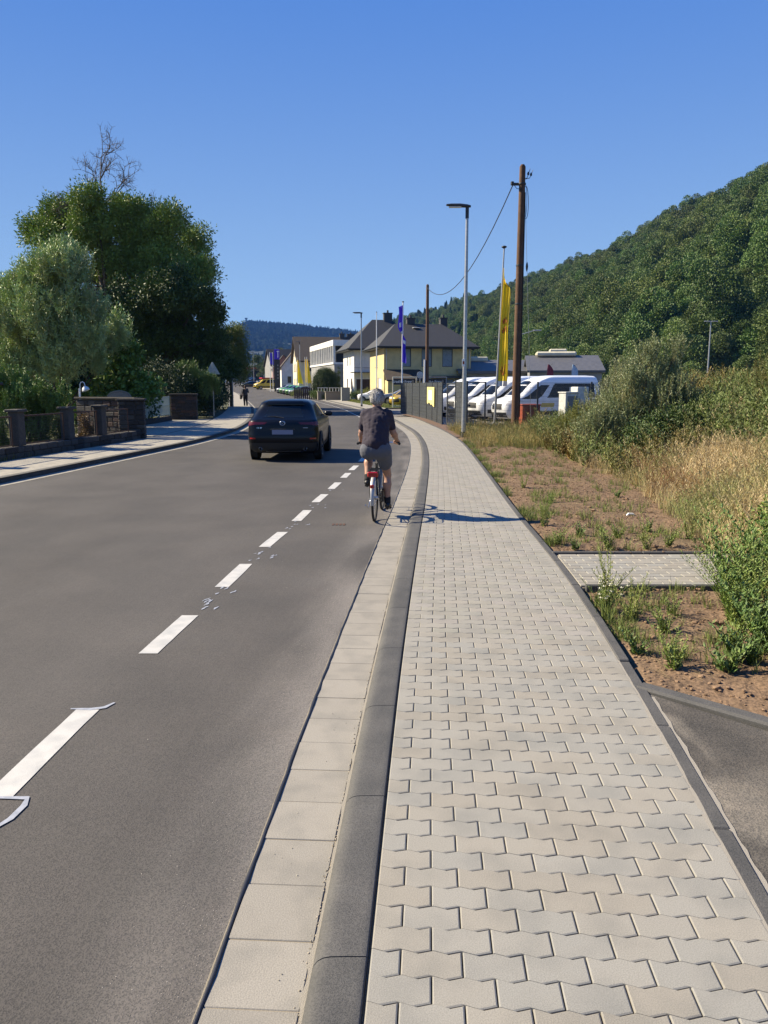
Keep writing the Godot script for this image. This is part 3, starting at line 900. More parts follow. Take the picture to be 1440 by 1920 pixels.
func build_soil() -> void:
	var mb := MB.new()
	var rg := RandomNumberGenerator.new()
	rg.seed = 3
	var xl := func(z: float) -> float:
		if z > -4.48: return SX(z) + 0.12 + (z + 4.48) * 1.026 + 0.05
		return SX(z) + 0.075
	var zs := zlist(2.0, -34.0, 0.06, 1.0085)
	var us := [0.0]
	var u := 0.0
	var st := 0.05
	while u < 26.0:
		u += st; st *= 1.032; us.append(u)
	var rows := []
	for z in zs:
		var row := PackedVector3Array()
		for q in us:
			var x: float = xl.call(z) + q
			var y := soil_y(x, z)
			if q < 0.001: y -= 0.05
			if z > -9.4 and z < -6.6 and x < 5.2: # bed of the small crossing path
				y = minf(y, lerpf(y, 0.005, sm(-6.75, -7.05, z) * sm(-9.0, -8.3, z)))
			row.append(V(x, y, z))
		rows.append(row)
	mb.grid(rows, false, false)
	for i in mb.v.size():
		var p := mb.v[i]
		var g := clampf(soil_noise.get_noise_2d(p.x * 1.4 + 70.0, p.z * 1.4) + 0.1, 0.0, 1.0)
		mb.c[i] = Color(1.0 - 0.15 * g, 1.0 - 0.06 * g, 1.0 - 0.1 * g)
	struct(mb, "soil_verge", M.soil)
	# clods
	var meshes := []
	for k in 3:
		var m2 := MB.new()
		var rows2 := []
		for i in 6:
			var th := PI * i / 5.0
			var row := PackedVector3Array()
			for j in 7:
				var an := TAU * j / 7.0
				var rr := rg.randf_range(0.75, 1.15)
				if i == 0 or i == 5: rr = 0.8
				row.append(V(cos(an) * sin(th), -cos(th) * 0.7, sin(an) * sin(th)) * rr)
			rows2.append(row)
		for i in 5:
			for j in 7: m2.face([rows2[i][j], rows2[i + 1][j], rows2[i + 1][(j + 1) % 7], rows2[i][(j + 1) % 7]], Vector3.ZERO)
		meshes.append(m2.mesh())
	for k in 3:
		var xs := []
		var cs := []
		for i in 6500:
			var z := -2.5 - pow(rg.randf(), 1.35) * 24.0
			var x: float = xl.call(z) + 0.05 + rg.randf() * 3.4
			if z < -6.95 and z > -8.35: continue
			var r := rg.randf_range(0.005, 0.016)
			if rg.randf() < 0.035: r *= rg.randf_range(1.5, 2.6)
			xs.append(Transform3D(Basis(Vector3.UP, rg.randf() * TAU).scaled(V(r, r * rg.randf_range(0.6, 1.0), r * rg.randf_range(0.8, 1.2))), V(x, soil_y(x, z) + r * 0.15, z)))
			var q := rg.randf_range(0.72, 1.2)
			cs.append(Color(q, q * 0.99, q * 0.98))
		stuff(scatter(meshes[k], "soil_clods" if k == 0 else "soil_clods_%03d" % k, M.clod, xs, cs, self), "loose brown clods strewn over the bare soil", "soil")
	# small crossing path of pale blocks: a strip of two dozen rows
	var path := struct(_path_bed(), "crossing_path", M.joint)
	var tb := MB.new(); tb.box(V(0, -0.02, 0), V(0.197, 0.05, 0.108), 0.006)
	var mesh := tb.mesh()
	for r in 12:
		for k in range(-2, 13):
			var x := SX(-7.6) + 0.14 + k * 0.2 + (0.1 if r % 2 else 0.0)
			var z := -7.03 - r * 0.111
			if x - 0.1 < SX(z) + 0.085:
				if x + 0.1 > SX(z) + 0.12:
					var lx := SX(z) + 0.085
					var mh := MB.new(); mh.box(V(0, -0.02, 0), V(x + 0.098 - lx, 0.05, 0.108), 0.006)
					part(mh, "path_paver", M.paver1, path, Transform3D(Basis(), V((lx + x + 0.098) / 2, 0.061, z)))
				continue
			var c := "paver%d" % (rg.randi_range(0, 4))
			part(mesh, "path_paver", M[c], path, Transform3D(Basis(Vector3.UP, rg.randf_range(-0.006, 0.006)), V(x, 0.062 + rg.randf_range(-0.002, 0.002), z)))
	for k in 3:
		for e in [-6.945, -8.385]:
			var m2 := MB.new(); m2.box(V(SX(-7.0) + 0.62 + k, 0.0, e), V(0.992, 0.16, 0.055), 0.008)
			part(m2, "path_edging", M.kerb2, path)
	var lit := MB.new(); lit.prism(PackedVector2Array([Vector2(-0.055, 0), Vector2(0.0, 0.018), Vector2(0.06, 0.004), Vector2(0.045, 0.03), Vector2(-0.03, 0.035)]), -0.02, 0.02)
	var o := single(lit, "paper_scrap", M.white_cloth, "crumpled white scrap of litter lying on the bare soil", "litter")
	o.position = V(3.52, soil_y(3.52, -10.9) + 0.01, -10.9)

func _path_bed() -> MB:
	var mb := MB.new()
	mb.box(V(SX(-7.6) + 1.38, 0.0, -7.665), V(2.66, 0.09, 1.42))
	return mb

# ---------------------------------------------------------------- plants
func leaf(mb: MB, at: Vector3, dir: Vector3, side: Vector3, l: float, w: float, bend := 0.15) -> void:
	var up := dir.cross(side).normalized()
	var m := at + dir * l * 0.45
	var tip := at + dir * l - up * l * bend
	var a := m + side * w * 0.5 + up * w * 0.12
	var b := m - side * w * 0.5 + up * w * 0.12
	mb.tri(at, a, tip)
	mb.tri(at, tip, b)

func rdir(rg: RandomNumberGenerator) -> Vector3:
	var z := rg.randf_range(-1, 1)
	var a := rg.randf() * TAU
	var s := sqrt(1.0 - z * z)
	return V(cos(a) * s, z, sin(a) * s)

func cluster(n: int, R: float, ll: float, lw: float, seed_: int, droop := 0.0, flat := 0.0) -> ArrayMesh:
	var rg := RandomNumberGenerator.new()
	rg.seed = seed_
	var mb := MB.new()
	for i in n:
		var d := rdir(rg)
		var p := d * R * pow(rg.randf(), 0.4)
		var dir := (d + rdir(rg) * 0.8 + V(0, -droop, 0)).normalized()
		var side := dir.cross(rdir(rg).lerp(Vector3.UP, flat)).normalized()
		var k := rg.randf_range(0.75, 1.25)
		mb.col = Color(k * rg.randf_range(0.9, 1.15), k, k * rg.randf_range(0.8, 1.1))
		var s := rg.randf_range(0.7, 1.25)
		leaf(mb, p, dir, side, ll * s, lw * s)
	return mb.mesh()

# upright twig with narrow leaves (willow, mugwort)
func twig(n: int, h: float, ll: float, lw: float, seed_: int) -> ArrayMesh:
	var rg := RandomNumberGenerator.new()
	rg.seed = seed_
	var mb := MB.new()
	mb.col = Color(0.9, 0.75, 0.6)
	mb.tube([Vector3.ZERO, V(h * 0.04, h * 0.5, 0), V(h * 0.1, h, h * 0.03)], [h * 0.008, h * 0.005, h * 0.002], 3, false)
	for i in n:
		var t := pow(rg.randf(), 0.75)
		var a := rg.randf() * TAU
		var dir := V(cos(a), rg.randf_range(0.5, 1.6), sin(a)).normalized()
		var side := dir.cross(rdir(rg)).normalized()
		var k := rg.randf_range(0.75, 1.25)
		mb.col = Color(k * rg.randf_range(0.92, 1.1), k, k * rg.randf_range(0.85, 1.1))
		leaf(mb, V(h * 0.1 * t * t, h * t, h * 0.03 * t), dir, side, ll * rg.randf_range(0.6, 1.2) * (1.15 - 0.5 * t), lw, 0.25)
	return mb.mesh()

func tuft(n: int, h: float, spread: float, w: float, seed_: int, heads := 0.0) -> ArrayMesh:
	var rg := RandomNumberGenerator.new()
	rg.seed = seed_
	var mb := MB.new()
	for i in n:
		var a := rg.randf() * TAU
		var o := V(cos(a), 0, sin(a)) * spread * rg.randf() * 0.5
		var lean := V(cos(a) + rg.randf_range(-0.6, 0.6), 0, sin(a) + rg.randf_range(-0.6, 0.6)) * rg.randf_range(0.1, 0.55)
		var hh := h * rg.randf_range(0.5, 1.1)
		var p1 := o + (V(0, 1, 0) + lean * 0.35) * hh * 0.5
		var p2 := o + (V(0, 0.92, 0) + lean) * hh
		var b := rg.randf() * TAU
		var s := V(cos(b), 0, sin(b)) * w * 0.5
		var k := rg.randf_range(0.7, 1.25)
		mb.col = Color(k, k * rg.randf_range(0.93, 1.05), k * rg.randf_range(0.8, 1.05))
		mb.quad(o - s, p1 - s * 0.8, p1 + s * 0.8, o + s)
		mb.tri(p1 - s * 0.8, p2, p1 + s * 0.8)
		if rg.randf() < heads:
			for j in 4:
				leaf(mb, p2 - lean * 0.02 * j - V(0, 0.02 * j, 0), V(rg.randf_range(-1, 1), 0.9, rg.randf_range(-1, 1)).normalized(), s.normalized(), 0.05, 0.012)
	return mb.mesh()

# broad-leaved weed: stems with leaves
func weed(stems: int, h: float, ll: float, lw: float, seed_: int, flowers := 0, base := Color(1, 1, 1)) -> ArrayMesh:
	var rg := RandomNumberGenerator.new()
	rg.seed = seed_
	var mb := MB.new()
	for i in stems:
		var a := rg.randf() * TAU
		var hh := h * rg.randf_range(0.45, 1.0)
		var lean := V(cos(a), 0, sin(a)) * hh * rg.randf_range(0.1, 0.85)
		var p0 := V(cos(a), 0, sin(a)) * 0.02
		mb.col = Color(0.85, 0.95, 0.6) * base
		mb.tube([p0, p0 + V(0, hh * 0.5, 0) + lean * 0.35, p0 + V(0, hh, 0) + lean], [0.004, 0.003, 0.0015], 3, false)
		var n := int(hh / ll * 3.2) + 3
		for j in n:
			var t := (j + 0.7) / n
			var q := p0 + V(0, hh * t, 0) + lean * (0.7 * t * t + 0.3 * t)
			var b := rg.randf() * TAU
			var dir := V(cos(b), rg.randf_range(0.0, 0.9), sin(b)).normalized()
			var k := rg.randf_range(0.75, 1.25)
			mb.col = Color(k * rg.randf_range(0.9, 1.15), k, k * rg.randf_range(0.8, 1.05)) * base
			leaf(mb, q, dir, dir.cross(Vector3.UP).normalized(), ll * rg.randf_range(0.6, 1.2) * (1.2 - 0.6 * t), lw * (1.2 - 0.5 * t), 0.3)
		if i < flowers:
			mb.col = Color(0.75, 0.73, 0.55)
			for j in 5: leaf(mb, p0 + V(0, hh, 0) + lean, V(cos(j * 1.257), 0.5, sin(j * 1.257)).normalized(), V(-sin(j * 1.257), 0, cos(j * 1.257)), 0.022, 0.013)
	return mb.mesh()

# foliage through lobes [centre, radius], clumped; returns transforms and colours
func foliage(lobes: Array, count: int, size: float, seed_: int, base: Color, clump := 0.34, inner := 0.35, upright := false) -> Array:
	var rg := RandomNumberGenerator.new()
	rg.seed = seed_
	var xs := []
	var cs := []
	var wsum := 0.0
	for l in lobes: wsum += l[1] * l[1]
	for l in lobes:
		var n := int(count * l[1] * l[1] / wsum)
		var R: float = l[1]
		var sub := []
		var ns := maxi(5, int(16.0 * minf(1.5, R)))
		for i in ns:
			var d := rdir(rg)
			if d.y < -0.35: d.y *= 0.4
			sub.append([l[0] + V(d.x, d.y * 0.85, d.z).normalized() * R * rg.randf_range(inner, 0.92), R * clump * rg.randf_range(0.7, 1.3), rg.randf_range(0.82, 1.18)])
		for i in n:
			var q: Array = sub[rg.randi() % ns]
			var p: Vector3 = q[0] + rdir(rg) * q[1] * pow(rg.randf(), 0.45)
			var b: Basis
			if upright:
				b = Basis(V(rg.randf_range(-1, 1), 0, rg.randf_range(-1, 1)).normalized(), rg.randf_range(0.0, 0.5)) * Basis(Vector3.UP, rg.randf() * TAU)
			else:
				b = Basis(rdir(rg), rg.randf() * TAU)
			xs.append(Transform3D(b.scaled(Vector3.ONE * size * rg.randf_range(0.7, 1.3)), p))
			var k: float = q[2] * rg.randf_range(0.85, 1.15)
			cs.append(Color(base.r * k * rg.randf_range(0.92, 1.1), base.g * k, base.b * k * rg.randf_range(0.85, 1.15)))
	return [xs, cs]

func trunk_mesh(base: Vector3, fork: Vector3, tips: Array, r0: float, seed_: int) -> MB:
	var rg := RandomNumberGenerator.new()
	rg.seed = seed_
	var mb := MB.new()
	var mid := base.lerp(fork, 0.5) + V(rg.randf_range(-1, 1), 0, rg.randf_range(-1, 1)) * r0 * 0.5
	mb.tube([base + V(0, -0.2, 0), base + V(0, 0.25, 0), mid, fork], [r0 * 1.5, r0 * 1.1, r0 * 0.9, r0 * 0.75], 9)
	for t in tips:
		var m1: Vector3 = fork.lerp(t, 0.45) + rdir(rg) * fork.distance_to(t) * 0.10
		mb.tube([fork - V(0, r0, 0), m1, t], [r0 * 0.5, r0 * 0.33, r0 * 0.08], 6, false)
		for k in 2:
			var e: Vector3 = m1 + rdir(rg) * fork.distance_to(t) * 0.35 + V(0, 0.3, 0)
			mb.tube([m1, m1.lerp(e, 0.5) + rdir(rg) * 0.15, e], [r0 * 0.22, r0 * 0.15, r0 * 0.03], 5, false)
	return mb

func tree(called: String, label: String, group: String, base: Vector3, lobes: Array, fork_h: float, r0: float, count: int, size: float, cm: Mesh, col: Color, seed_: int, m: Material = null, clump := 0.34) -> Node3D:
	var t := thing(called, label, "tree", base, 0.0, group)
	var tips := []
	for l in lobes: tips.append(l[0])
	part(trunk_mesh(Vector3.ZERO, V(0, fork_h, 0), tips, r0, seed_), "trunk", M.bark, t)
	var f := foliage(lobes, count, size, seed_, col, clump)
	bake(cm, "crown", m if m else M.leaf, f[0], f[1], t)
	return t

func shrub(called: String, label: String, group: String, base: Vector3, lobes: Array, count: int, size: float, cm: Mesh, col: Color, seed_: int, upright := false, m: Material = null, clump := 0.4) -> Node3D:
	var t := thing(called, label, "shrub", base, 0.0, group)
	var mb := MB.new()
	for l in lobes:
		mb.tube([Vector3.ZERO, l[0] * 0.6 + V(0, l[1] * 0.2, 0), l[0] + V(0, l[1] * 0.4, 0)], [0.05, 0.03, 0.008], 5, false)
	part(mb, "stem", M.bark, t)
	var f := foliage(lobes, count, size, seed_, col, clump, 0.3, upright)
	bake(cm, "foliage", m if m else M.leaf, f[0], f[1], t)
	return t

func branch(mb: MB, rg: RandomNumberGenerator, p: Vector3, d: Vector3, l: float, r: float, depth: int) -> void:
	var q := p
	var pts := [p]
	var rs := [r]
	for i in 3:
		d = (d + rdir(rg) * 0.28 + V(0, 0.05, 0)).normalized()
		q += d * l / 3.0
		pts.append(q); rs.append(r * (1.0 - 0.22 * (i + 1)))
		if depth > 0 and i > 0:
			for k in 2:
				branch(mb, rg, q, (d + rdir(rg) * 0.95).normalized(), l * rg.randf_range(0.5, 0.75), r * 0.6, depth - 1)
	mb.tube(pts, rs, 4, false)

func tree_lobes(base: Vector3, tab: Array, seed_: int, zs: float) -> Array:
	var rg := RandomNumberGenerator.new()
	rg.seed = seed_
	var r := []
	for q in tab:
		r.append([V(q[0] - base.x, q[1] - base.y, rg.randf_range(-zs, zs)), q[2]])
	return r

func build_plants_left() -> void:
	var cl := cluster(26, 0.55, 0.21, 0.085, 1)
	var cl2 := cluster(24, 0.5, 0.19, 0.10, 2)
	var tw := twig(26, 1.0, 0.20, 0.035, 3)
	var tw2 := twig(26, 1.0, 0.22, 0.06, 4)
	# the tall ash with its dead top
	var ab := V(-20.0, 0, -58)
	var t := tree("ash_tree", "tall broad green ash tree with bare dead branches sticking out of its top", "", ab, tree_lobes(ab, ASH, 5, 3.0), 5.5, 0.42, 5000, 0.95, cl, C(0.26, 0.34, 0.065), 8, null, 0.38)
	var rg := RandomNumberGenerator.new()
	rg.seed = 12
	var mb := MB.new()
	mb.tube([V(0.0, 6, 0), V(-0.4, 10, 0.3), V(-0.2, 13.2, 0.3), V(0.0, 15.0, 0.3)], [0.3, 0.2, 0.14, 0.10], 6, false)
	branch(mb, rg, V(0.0, 14.9, 0.3), V(0.15, 1, 0), 2.0, 0.085, 4)
	branch(mb, rg, V(-0.1, 14.2, 0.3), V(-0.8, 0.75, 0.1), 1.9, 0.075, 4)
	branch(mb, rg, V(0.0, 14.4, 0.3), V(0.6, 0.6, -0.1), 1.8, 0.07, 4)
	branch(mb, rg, V(-0.2, 13.4, 0.3), V(-0.95, 0.4, 0.2), 1.7, 0.06, 4)
	mb.tube([V(0.4, 9, 0), V(2.6, 12.0, 0.3), V(3.1, 12.9, 0.3)], [0.16, 0.1, 0.07], 5, false)
	branch(mb, rg, V(3.1, 12.8, 0.3), V(0.1, 1, 0), 1.2, 0.05, 3)
	branch(mb, rg, V(3.0, 12.6, 0.3), V(0.9, 0.5, 0), 1.3, 0.05, 3)
	part(mb, "dead_branches", M.dead_bark, t)
	var db := V(-16.0, 0, -56)
	tree("dense_tree", "dense dark green tree leaning over the hedge beside the tall ash", "", db, tree_lobes(db, DENSE, 6, 3.2), 3.5, 0.3, 4600, 0.95, cl2, C(0.085, 0.122, 0.03), 9, null, 0.42)
	tree("back_tree", "dark tree half hidden behind the tall ash", "", V(-19.5, 0, -64.5), [[V(0, 10.5, 0), 2.1], [V(2.0, 8.6, 0), 2.2], [V(-2.2, 8.8, 0.5), 2.2], [V(0.6, 6.6, 0), 2.3], [V(3.0, 6.0, 0.5), 2.0], [V(-2.8, 6.0, 0), 2.0], [V(1.2, 12.0, 0), 1.4]], 4.0, 0.35, 2600, 0.95, cl2, C(0.08, 0.115, 0.03), 11, null, 0.42)
	var eb := V(-12.9, 0, -66)
	tree("roadside_tree", "light green small tree at the road bend past the dark hedge", "", eb, [[V(0, 4.6, 0), 1.5], [V(0.6, 3.2, 0), 1.3], [V(-0.7, 3.4, 0.4), 1.3], [V(0.2, 6.0, 0), 1.1]], 2.2, 0.14, 900, 0.8, cl, C(0.193, 0.228, 0.051), 10)
	# silvery willow in front of it, left edge of the picture
	var wb := V(-13.4, 0, -31)
	var wl := tree_lobes(wb, WILLOW, 7, 1.5)
	shrub("willow_shrub", "large silvery green willow bush at the left edge of the photo", "", wb, wl, 4200, 0.9, tw, C(0.40, 0.49, 0.20), 13, true, M.leaf_grey)
	var sb := V(-15.8, 0, -36)
	shrub("shade_shrub", "dark shaded bush between the willow and the maple", "", sb, [[V(0, 1.8, 0), 1.9], [V(1.6, 1.6, 0), 1.7], [V(1.2, 3.4, -0.5), 1.7], [V(3.4, 1.5, -0.5), 1.6], [V(-0.4, 3.8, -0.5), 1.6]], 1800, 0.95, cl2, C(0.070, 0.114, 0.032), 14)
	var mb2 := V(-10.9, 0, -33)
	shrub("maple_sapling", "bright green young maple with layered leaves behind the stone wall", "", mb2, [[V(0, 2.4, 0), 0.9], [V(-0.5, 1.5, 0.2), 0.85], [V(0.6, 1.6, 0), 0.8], [V(0.1, 3.3, 0), 0.6], [V(-1.6, 0.9, 0.3), 0.7]], 900, 0.62, cluster(14, 0.45, 0.24, 0.2, 6, 0.1, 0.8), C(0.175, 0.271, 0.051), 15)
	var lb := V(-10.4, 0, -22.4)
	shrub("laurel_bush", "rounded leafy garden bush behind the wire fence at far left", "", lb, [[V(0, 1.15, 0), 0.75], [V(-0.9, 1.25, 0), 0.8], [V(0.75, 1.1, 0), 0.62], [V(-0.2, 1.7, -0.2), 0.55], [V(-1.5, 0.9, 0), 0.7], [V(0.3, 0.6, 0), 0.6]], 1500, 0.42, tw2, C(0.184, 0.263, 0.065), 16, true)
	for i in 6:
		var p: Vector3 = [V(-11.0, 0, -20.0), V(-10.3, 0, -21.0), V(-9.85, 0, -22.2), V(-9.75, 0, -23.3), V(-9.4, 0, -24.4), V(-10.9, 0, -18.4)][i]
		var hh: float = [1.5, 1.15, 1.35, 1.1, 0.9, 1.2][i]
		var col: Color = [C(0.105, 0.158, 0.032), C(0.131, 0.193, 0.036), C(0.096, 0.158, 0.029), C(0.140, 0.175, 0.043), C(0.280, 0.166, 0.065), C(0.105, 0.158, 0.032)][i]
		shrub("young_conifer", ["narrow young conifer behind the fence left of the first pillar", "small conifer close behind the first fence bay", "upright young conifer behind the second fence bay", "short conifer beside the second fence pillar", "browned dried young conifer behind the third fence bay", "narrow conifer behind the fence at the left edge of the photo"][i], "young conifers behind the fence", p, [[V(0, hh * 0.25, 0), 0.26], [V(0, hh * 0.5, 0), 0.22], [V(0, hh * 0.75, 0), 0.16], [V(0, hh * 0.95, 0), 0.09]], 260, 0.22, cl2, col, 20 + i)
	# dark hedge along the pavement and its feathery end
	var hl := []
	var q := -42.6
	rg.seed = 5
	while q > -66.0:
		var xx := LX(q) - 3.15 if q < -48.0 else -11.25
		hl.append([V(xx - (-11.0), rg.randf_range(0.9, 1.4), q + 50.0), 1.25])
		hl.append([V(xx - (-11.0) - 0.9, rg.randf_range(1.5, 2.1), q + 50.0), 1.2])
		q -= 1.15
	shrub("dark_hedge", "dark overgrown hedge along the opposite pavement behind the road sign", "", V(-11.0, 0, -50), hl, 4600, 0.62, cl2, C(0.045, 0.074, 0.02), 30)
	var fb := V(-11.6, 0, -44.2)
	shrub("feathery_bush", "light green feathery bush above the end of the dark hedge", "", fb, [[V(0, 1.7, 0), 0.8], [V(0.9, 1.9, 0.1), 0.8], [V(1.6, 1.6, 0), 0.7], [V(0.3, 2.4, 0), 0.5], [V(-0.7, 1.5, 0), 0.6]], 900, 0.6, tw, C(0.201, 0.280, 0.072), 31, true)
	# garden behind balustrade
	shrub("dry_perennial", "brown dry flower stalks behind the pale balustrade", "", V(-12.0, 0.3, -36), [[V(0, 1.0, 0), 0.35], [V(0.6, 0.95, -0.6), 0.35], [V(-0.3, 0.95, 0.6), 0.3]], 160, 0.5, tw, C(0.298, 0.210, 0.123), 33, true)
	shrub("tall_weed", "tall thin green weed rising behind the pale balustrade", "", V(-11.9, 0.3, -38.5), [[V(0, 1.1, 0), 0.3], [V(0.1, 1.7, 0), 0.2], [V(0.4, 0.9, 0), 0.3]], 120, 0.5, tw, C(0.210, 0.280, 0.072), 34, true)
	# garden grass
	var gx := []
	var gc := []
	for i in 2600:
		var z := rg.randf_range(-41.0, -12.0)
		var wx := -8.95 + (-17.5 - z) * 0.0872
		if z < -26.3: wx = -11.1
		var x := wx - 0.35 - pow(rg.randf(), 1.6) * 5.0
		gx.append(Transform3D(Basis(Vector3.UP, rg.randf() * TAU).scaled(Vector3.ONE * rg.randf_range(0.6, 1.3)), V(x, 0.0, z)))
		var k := rg.randf_range(0.7, 1.3)
		gc.append(Color(0.20 * k, 0.22 * k, 0.05 * k))
	stuff(scatter(tuft(14, 0.3, 0.3, 0.012, 41), "garden_grass", M.blade, gx, gc, self), "unmown yellow green grass behind the garden fence", "grass")

func build_plants_right() -> void:
	var rg := RandomNumberGenerator.new()
	rg.seed = 50
	var dry := [tuft(22, 0.62, 0.30, 0.007, 51, 0.5), tuft(26, 0.5, 0.34, 0.006, 52, 0.3)]
	var grn := tuft(18, 0.30, 0.26, 0.009, 53)
	# dry grass on the bank: dense
	for k in 2:
		var xs := []
		var cs := []
		for i in 5200:
			var z := rg.randf_range(-26.0, -6.2)
			var toe := ev(TOE, z)
			var x := toe - 0.3 + pow(rg.randf(), 0.8) * 5.5
			var m := soil_noise.get_noise_2d(x * 0.9 + 11.0, z * 0.9)
			if z < -17.0 + 3.0 * m and x < toe + 3.0: continue
			if x - toe > 1.9 + 2.2 * m and rg.randf() < 0.88: continue
			var s := rg.randf_range(0.55, 1.25) * (0.7 if x < toe + 0.3 else 1.0)
			var b := Basis(V(rg.randf_range(-1, 1), 0, rg.randf_range(-1, 1)).normalized(), rg.randf_range(0.0, 0.45)) * Basis(Vector3.UP, rg.randf() * TAU)
			xs.append(Transform3D(b.scaled(Vector3.ONE * s), V(x, soil_y(x, z) - 0.02, z)))
			var q := rg.randf_range(0.75, 1.25)
			var gr := clampf(m * 1.6 + rg.randf_range(-0.2, 0.2), 0.0, 1.0)
			cs.append(Color((0.62 - 0.37 * gr) * q, (0.495 - 0.19 * gr) * q, (0.28 - 0.18 * gr) * q))
		stuff(scatter(dry[k], "dry_grass" if k == 0 else "dry_grass_001", M.blade, xs, cs, self), "tall straw coloured dry grass covering the bank on the right", "grass")
	# green growth on the higher bank and along the fence, low greens on the soil
	var weeds := [weed(7, 0.75, 0.11, 0.035, 61), weed(6, 0.95, 0.09, 0.022, 62), weed(8, 0.55, 0.10, 0.05, 63), weed(6, 0.85, 0.08, 0.02, 64, 4)]
	for k in 4:
		var xs := []
		var cs := []
		for i in 1900:
			var z := rg.randf_range(-31.5, -9.0)
			var toe := ev(TOE, z)
			var x := toe + rg.randf_range(-0.2, 17.0)
			var hi := x - toe > 1.7
			var m := soil_noise.get_noise_2d(x * 0.7 - 30.0, z * 0.7)
			if not hi and z > -15.5 + 3.0 * m: continue
			var b := Basis(Vector3.UP, rg.randf() * TAU)
			xs.append(Transform3D(b.scaled(Vector3.ONE * rg.randf_range(0.7, 1.35)), V(x, soil_y(x, z) - 0.02, z)))
			var q := rg.randf_range(0.7, 1.25)
			var br := clampf(m * 1.8, 0.0, 1.0)
			cs.append(Color((0.17 + 0.10 * br) * q, (0.215 - 0.02 * br) * q, 0.065 * q))
		stuff(scatter(weeds[k], "bank_weeds" if k == 0 else "bank_weeds_%03d" % k, M.blade, xs, cs, self), "dense green and brownish weeds on top of the bank", "weeds")
	# rusty dock patch and yellowing grass by the fence
	var xs2 := []
	var cs2 := []
	for i in 1500:
		var z := rg.randf_range(-32.6, -23.0)
		var x := rg.randf_range(SX(z) + 0.3, 7.5)
		if x < 3.6 and z > -27.5 and rg.randf() < 0.7: continue
		xs2.append(Transform3D(Basis(Vector3.UP, rg.randf() * TAU).scaled(Vector3.ONE * rg.randf_range(0.5, 1.1)), V(x, soil_y(x, z) - 0.02, z)))
		var q := rg.randf_range(0.7, 1.2)
		cs2.append(Color(0.46 * q, 0.38 * q, 0.15 * q) if rg.randf() < 0.6 else Color(0.20 * q, 0.24 * q, 0.07 * q))
	stuff(scatter(dry[1], "fence_grass", M.blade, xs2, cs2, self), "yellowing rough grass at the foot of the wire fence", "grass")
	xs2 = []
	cs2 = []
	for i in 90:
		var z := rg.randf_range(-15.5, -11.8)
		var x := ev(TOE, z) + rg.randf_range(-0.25, 0.8)
		if soil_noise.get_noise_2d(x * 1.5 + 5.0, z * 1.5) < 0.05: continue
		xs2.append(Transform3D(Basis(Vector3.UP, rg.randf() * TAU).scaled(Vector3.ONE * rg.randf_range(0.6, 1.2)), V(x, soil_y(x, z) - 0.02, z)))
		var q := rg.randf_range(0.7, 1.2)
		cs2.append(Color(0.36 * q, 0.22 * q, 0.11 * q))
	stuff(scatter(dry[0], "rusty_dock", M.blade, xs2, cs2, self), "rust brown dry dock stalks at the foot of the bank", "weeds")
	# low greens on the soil along the pavement edge
	xs2 = []
	cs2 = []
	for i in 2300:
		var z := -4.8 - pow(rg.randf(), 1.2) * 22.0
		if z < -6.9 and z > -8.45: continue
		var x := SX(z) + 0.13 + pow(rg.randf(), 2.2) * 2.8
		if soil_noise.get_noise_2d(x * 2.2 + 90.0, z * 2.2) < 0.02: continue
		xs2.append(Transform3D(Basis(Vector3.UP, rg.randf() * TAU).scaled(Vector3.ONE * rg.randf_range(0.25, 0.7)), V(x, soil_y(x, z) - 0.01, z)))
		var q := rg.randf_range(0.75, 1.25)
		cs2.append(Color(0.20 * q, 0.25 * q, 0.07 * q))
	stuff(scatter(grn, "verge_sprouts", M.blade, xs2, cs2, self), "thin green sprouts growing in the bare soil", "weeds")
	xs2 = []
	cs2 = []
	for i in 1500:
		var z := -4.7 - pow(rg.randf(), 1.2) * 20.0
		if z < -6.9 and z > -8.45: continue
		var x := SX(z) + 0.2 + rg.randf() * 3.6
		xs2.append(Transform3D(Basis(Vector3.UP, rg.randf() * TAU) * Basis(V(1, 0, 0), rg.randf_range(-0.15, 0.15)), V(x, soil_y(x, z) + 0.008, z)))
		var q := rg.randf_range(0.5, 1.1)
		cs2.append(Color(0.48 * q, 0.37 * q, 0.20 * q))
	var sb := MB.new()
	for i in 3: sb.tube([V(-0.05 + i * 0.03, 0.002 * i, 0.02 * i), V(0.05 + i * 0.02, 0.004, 0.05 * i)], [0.0016, 0.0008], 3, false)
	stuff(scatter(sb.mesh(), "straw_litter", M.blade, xs2, cs2, self), "bits of dry straw lying on the bare soil", "straw")
	# single weeds one can tell apart on the soil
	var pl := [weed(12, 0.32, 0.045, 0.016, 71, 0, C(0.19, 0.25, 0.07)), weed(10, 0.22, 0.05, 0.024, 72, 0, C(0.14, 0.21, 0.065)), weed(10, 0.42, 0.04, 0.010, 73, 0, C(0.22, 0.25, 0.08)), weed(22, 0.28, 0.04, 0.009, 74, 20, C(0.19, 0.24, 0.07))]
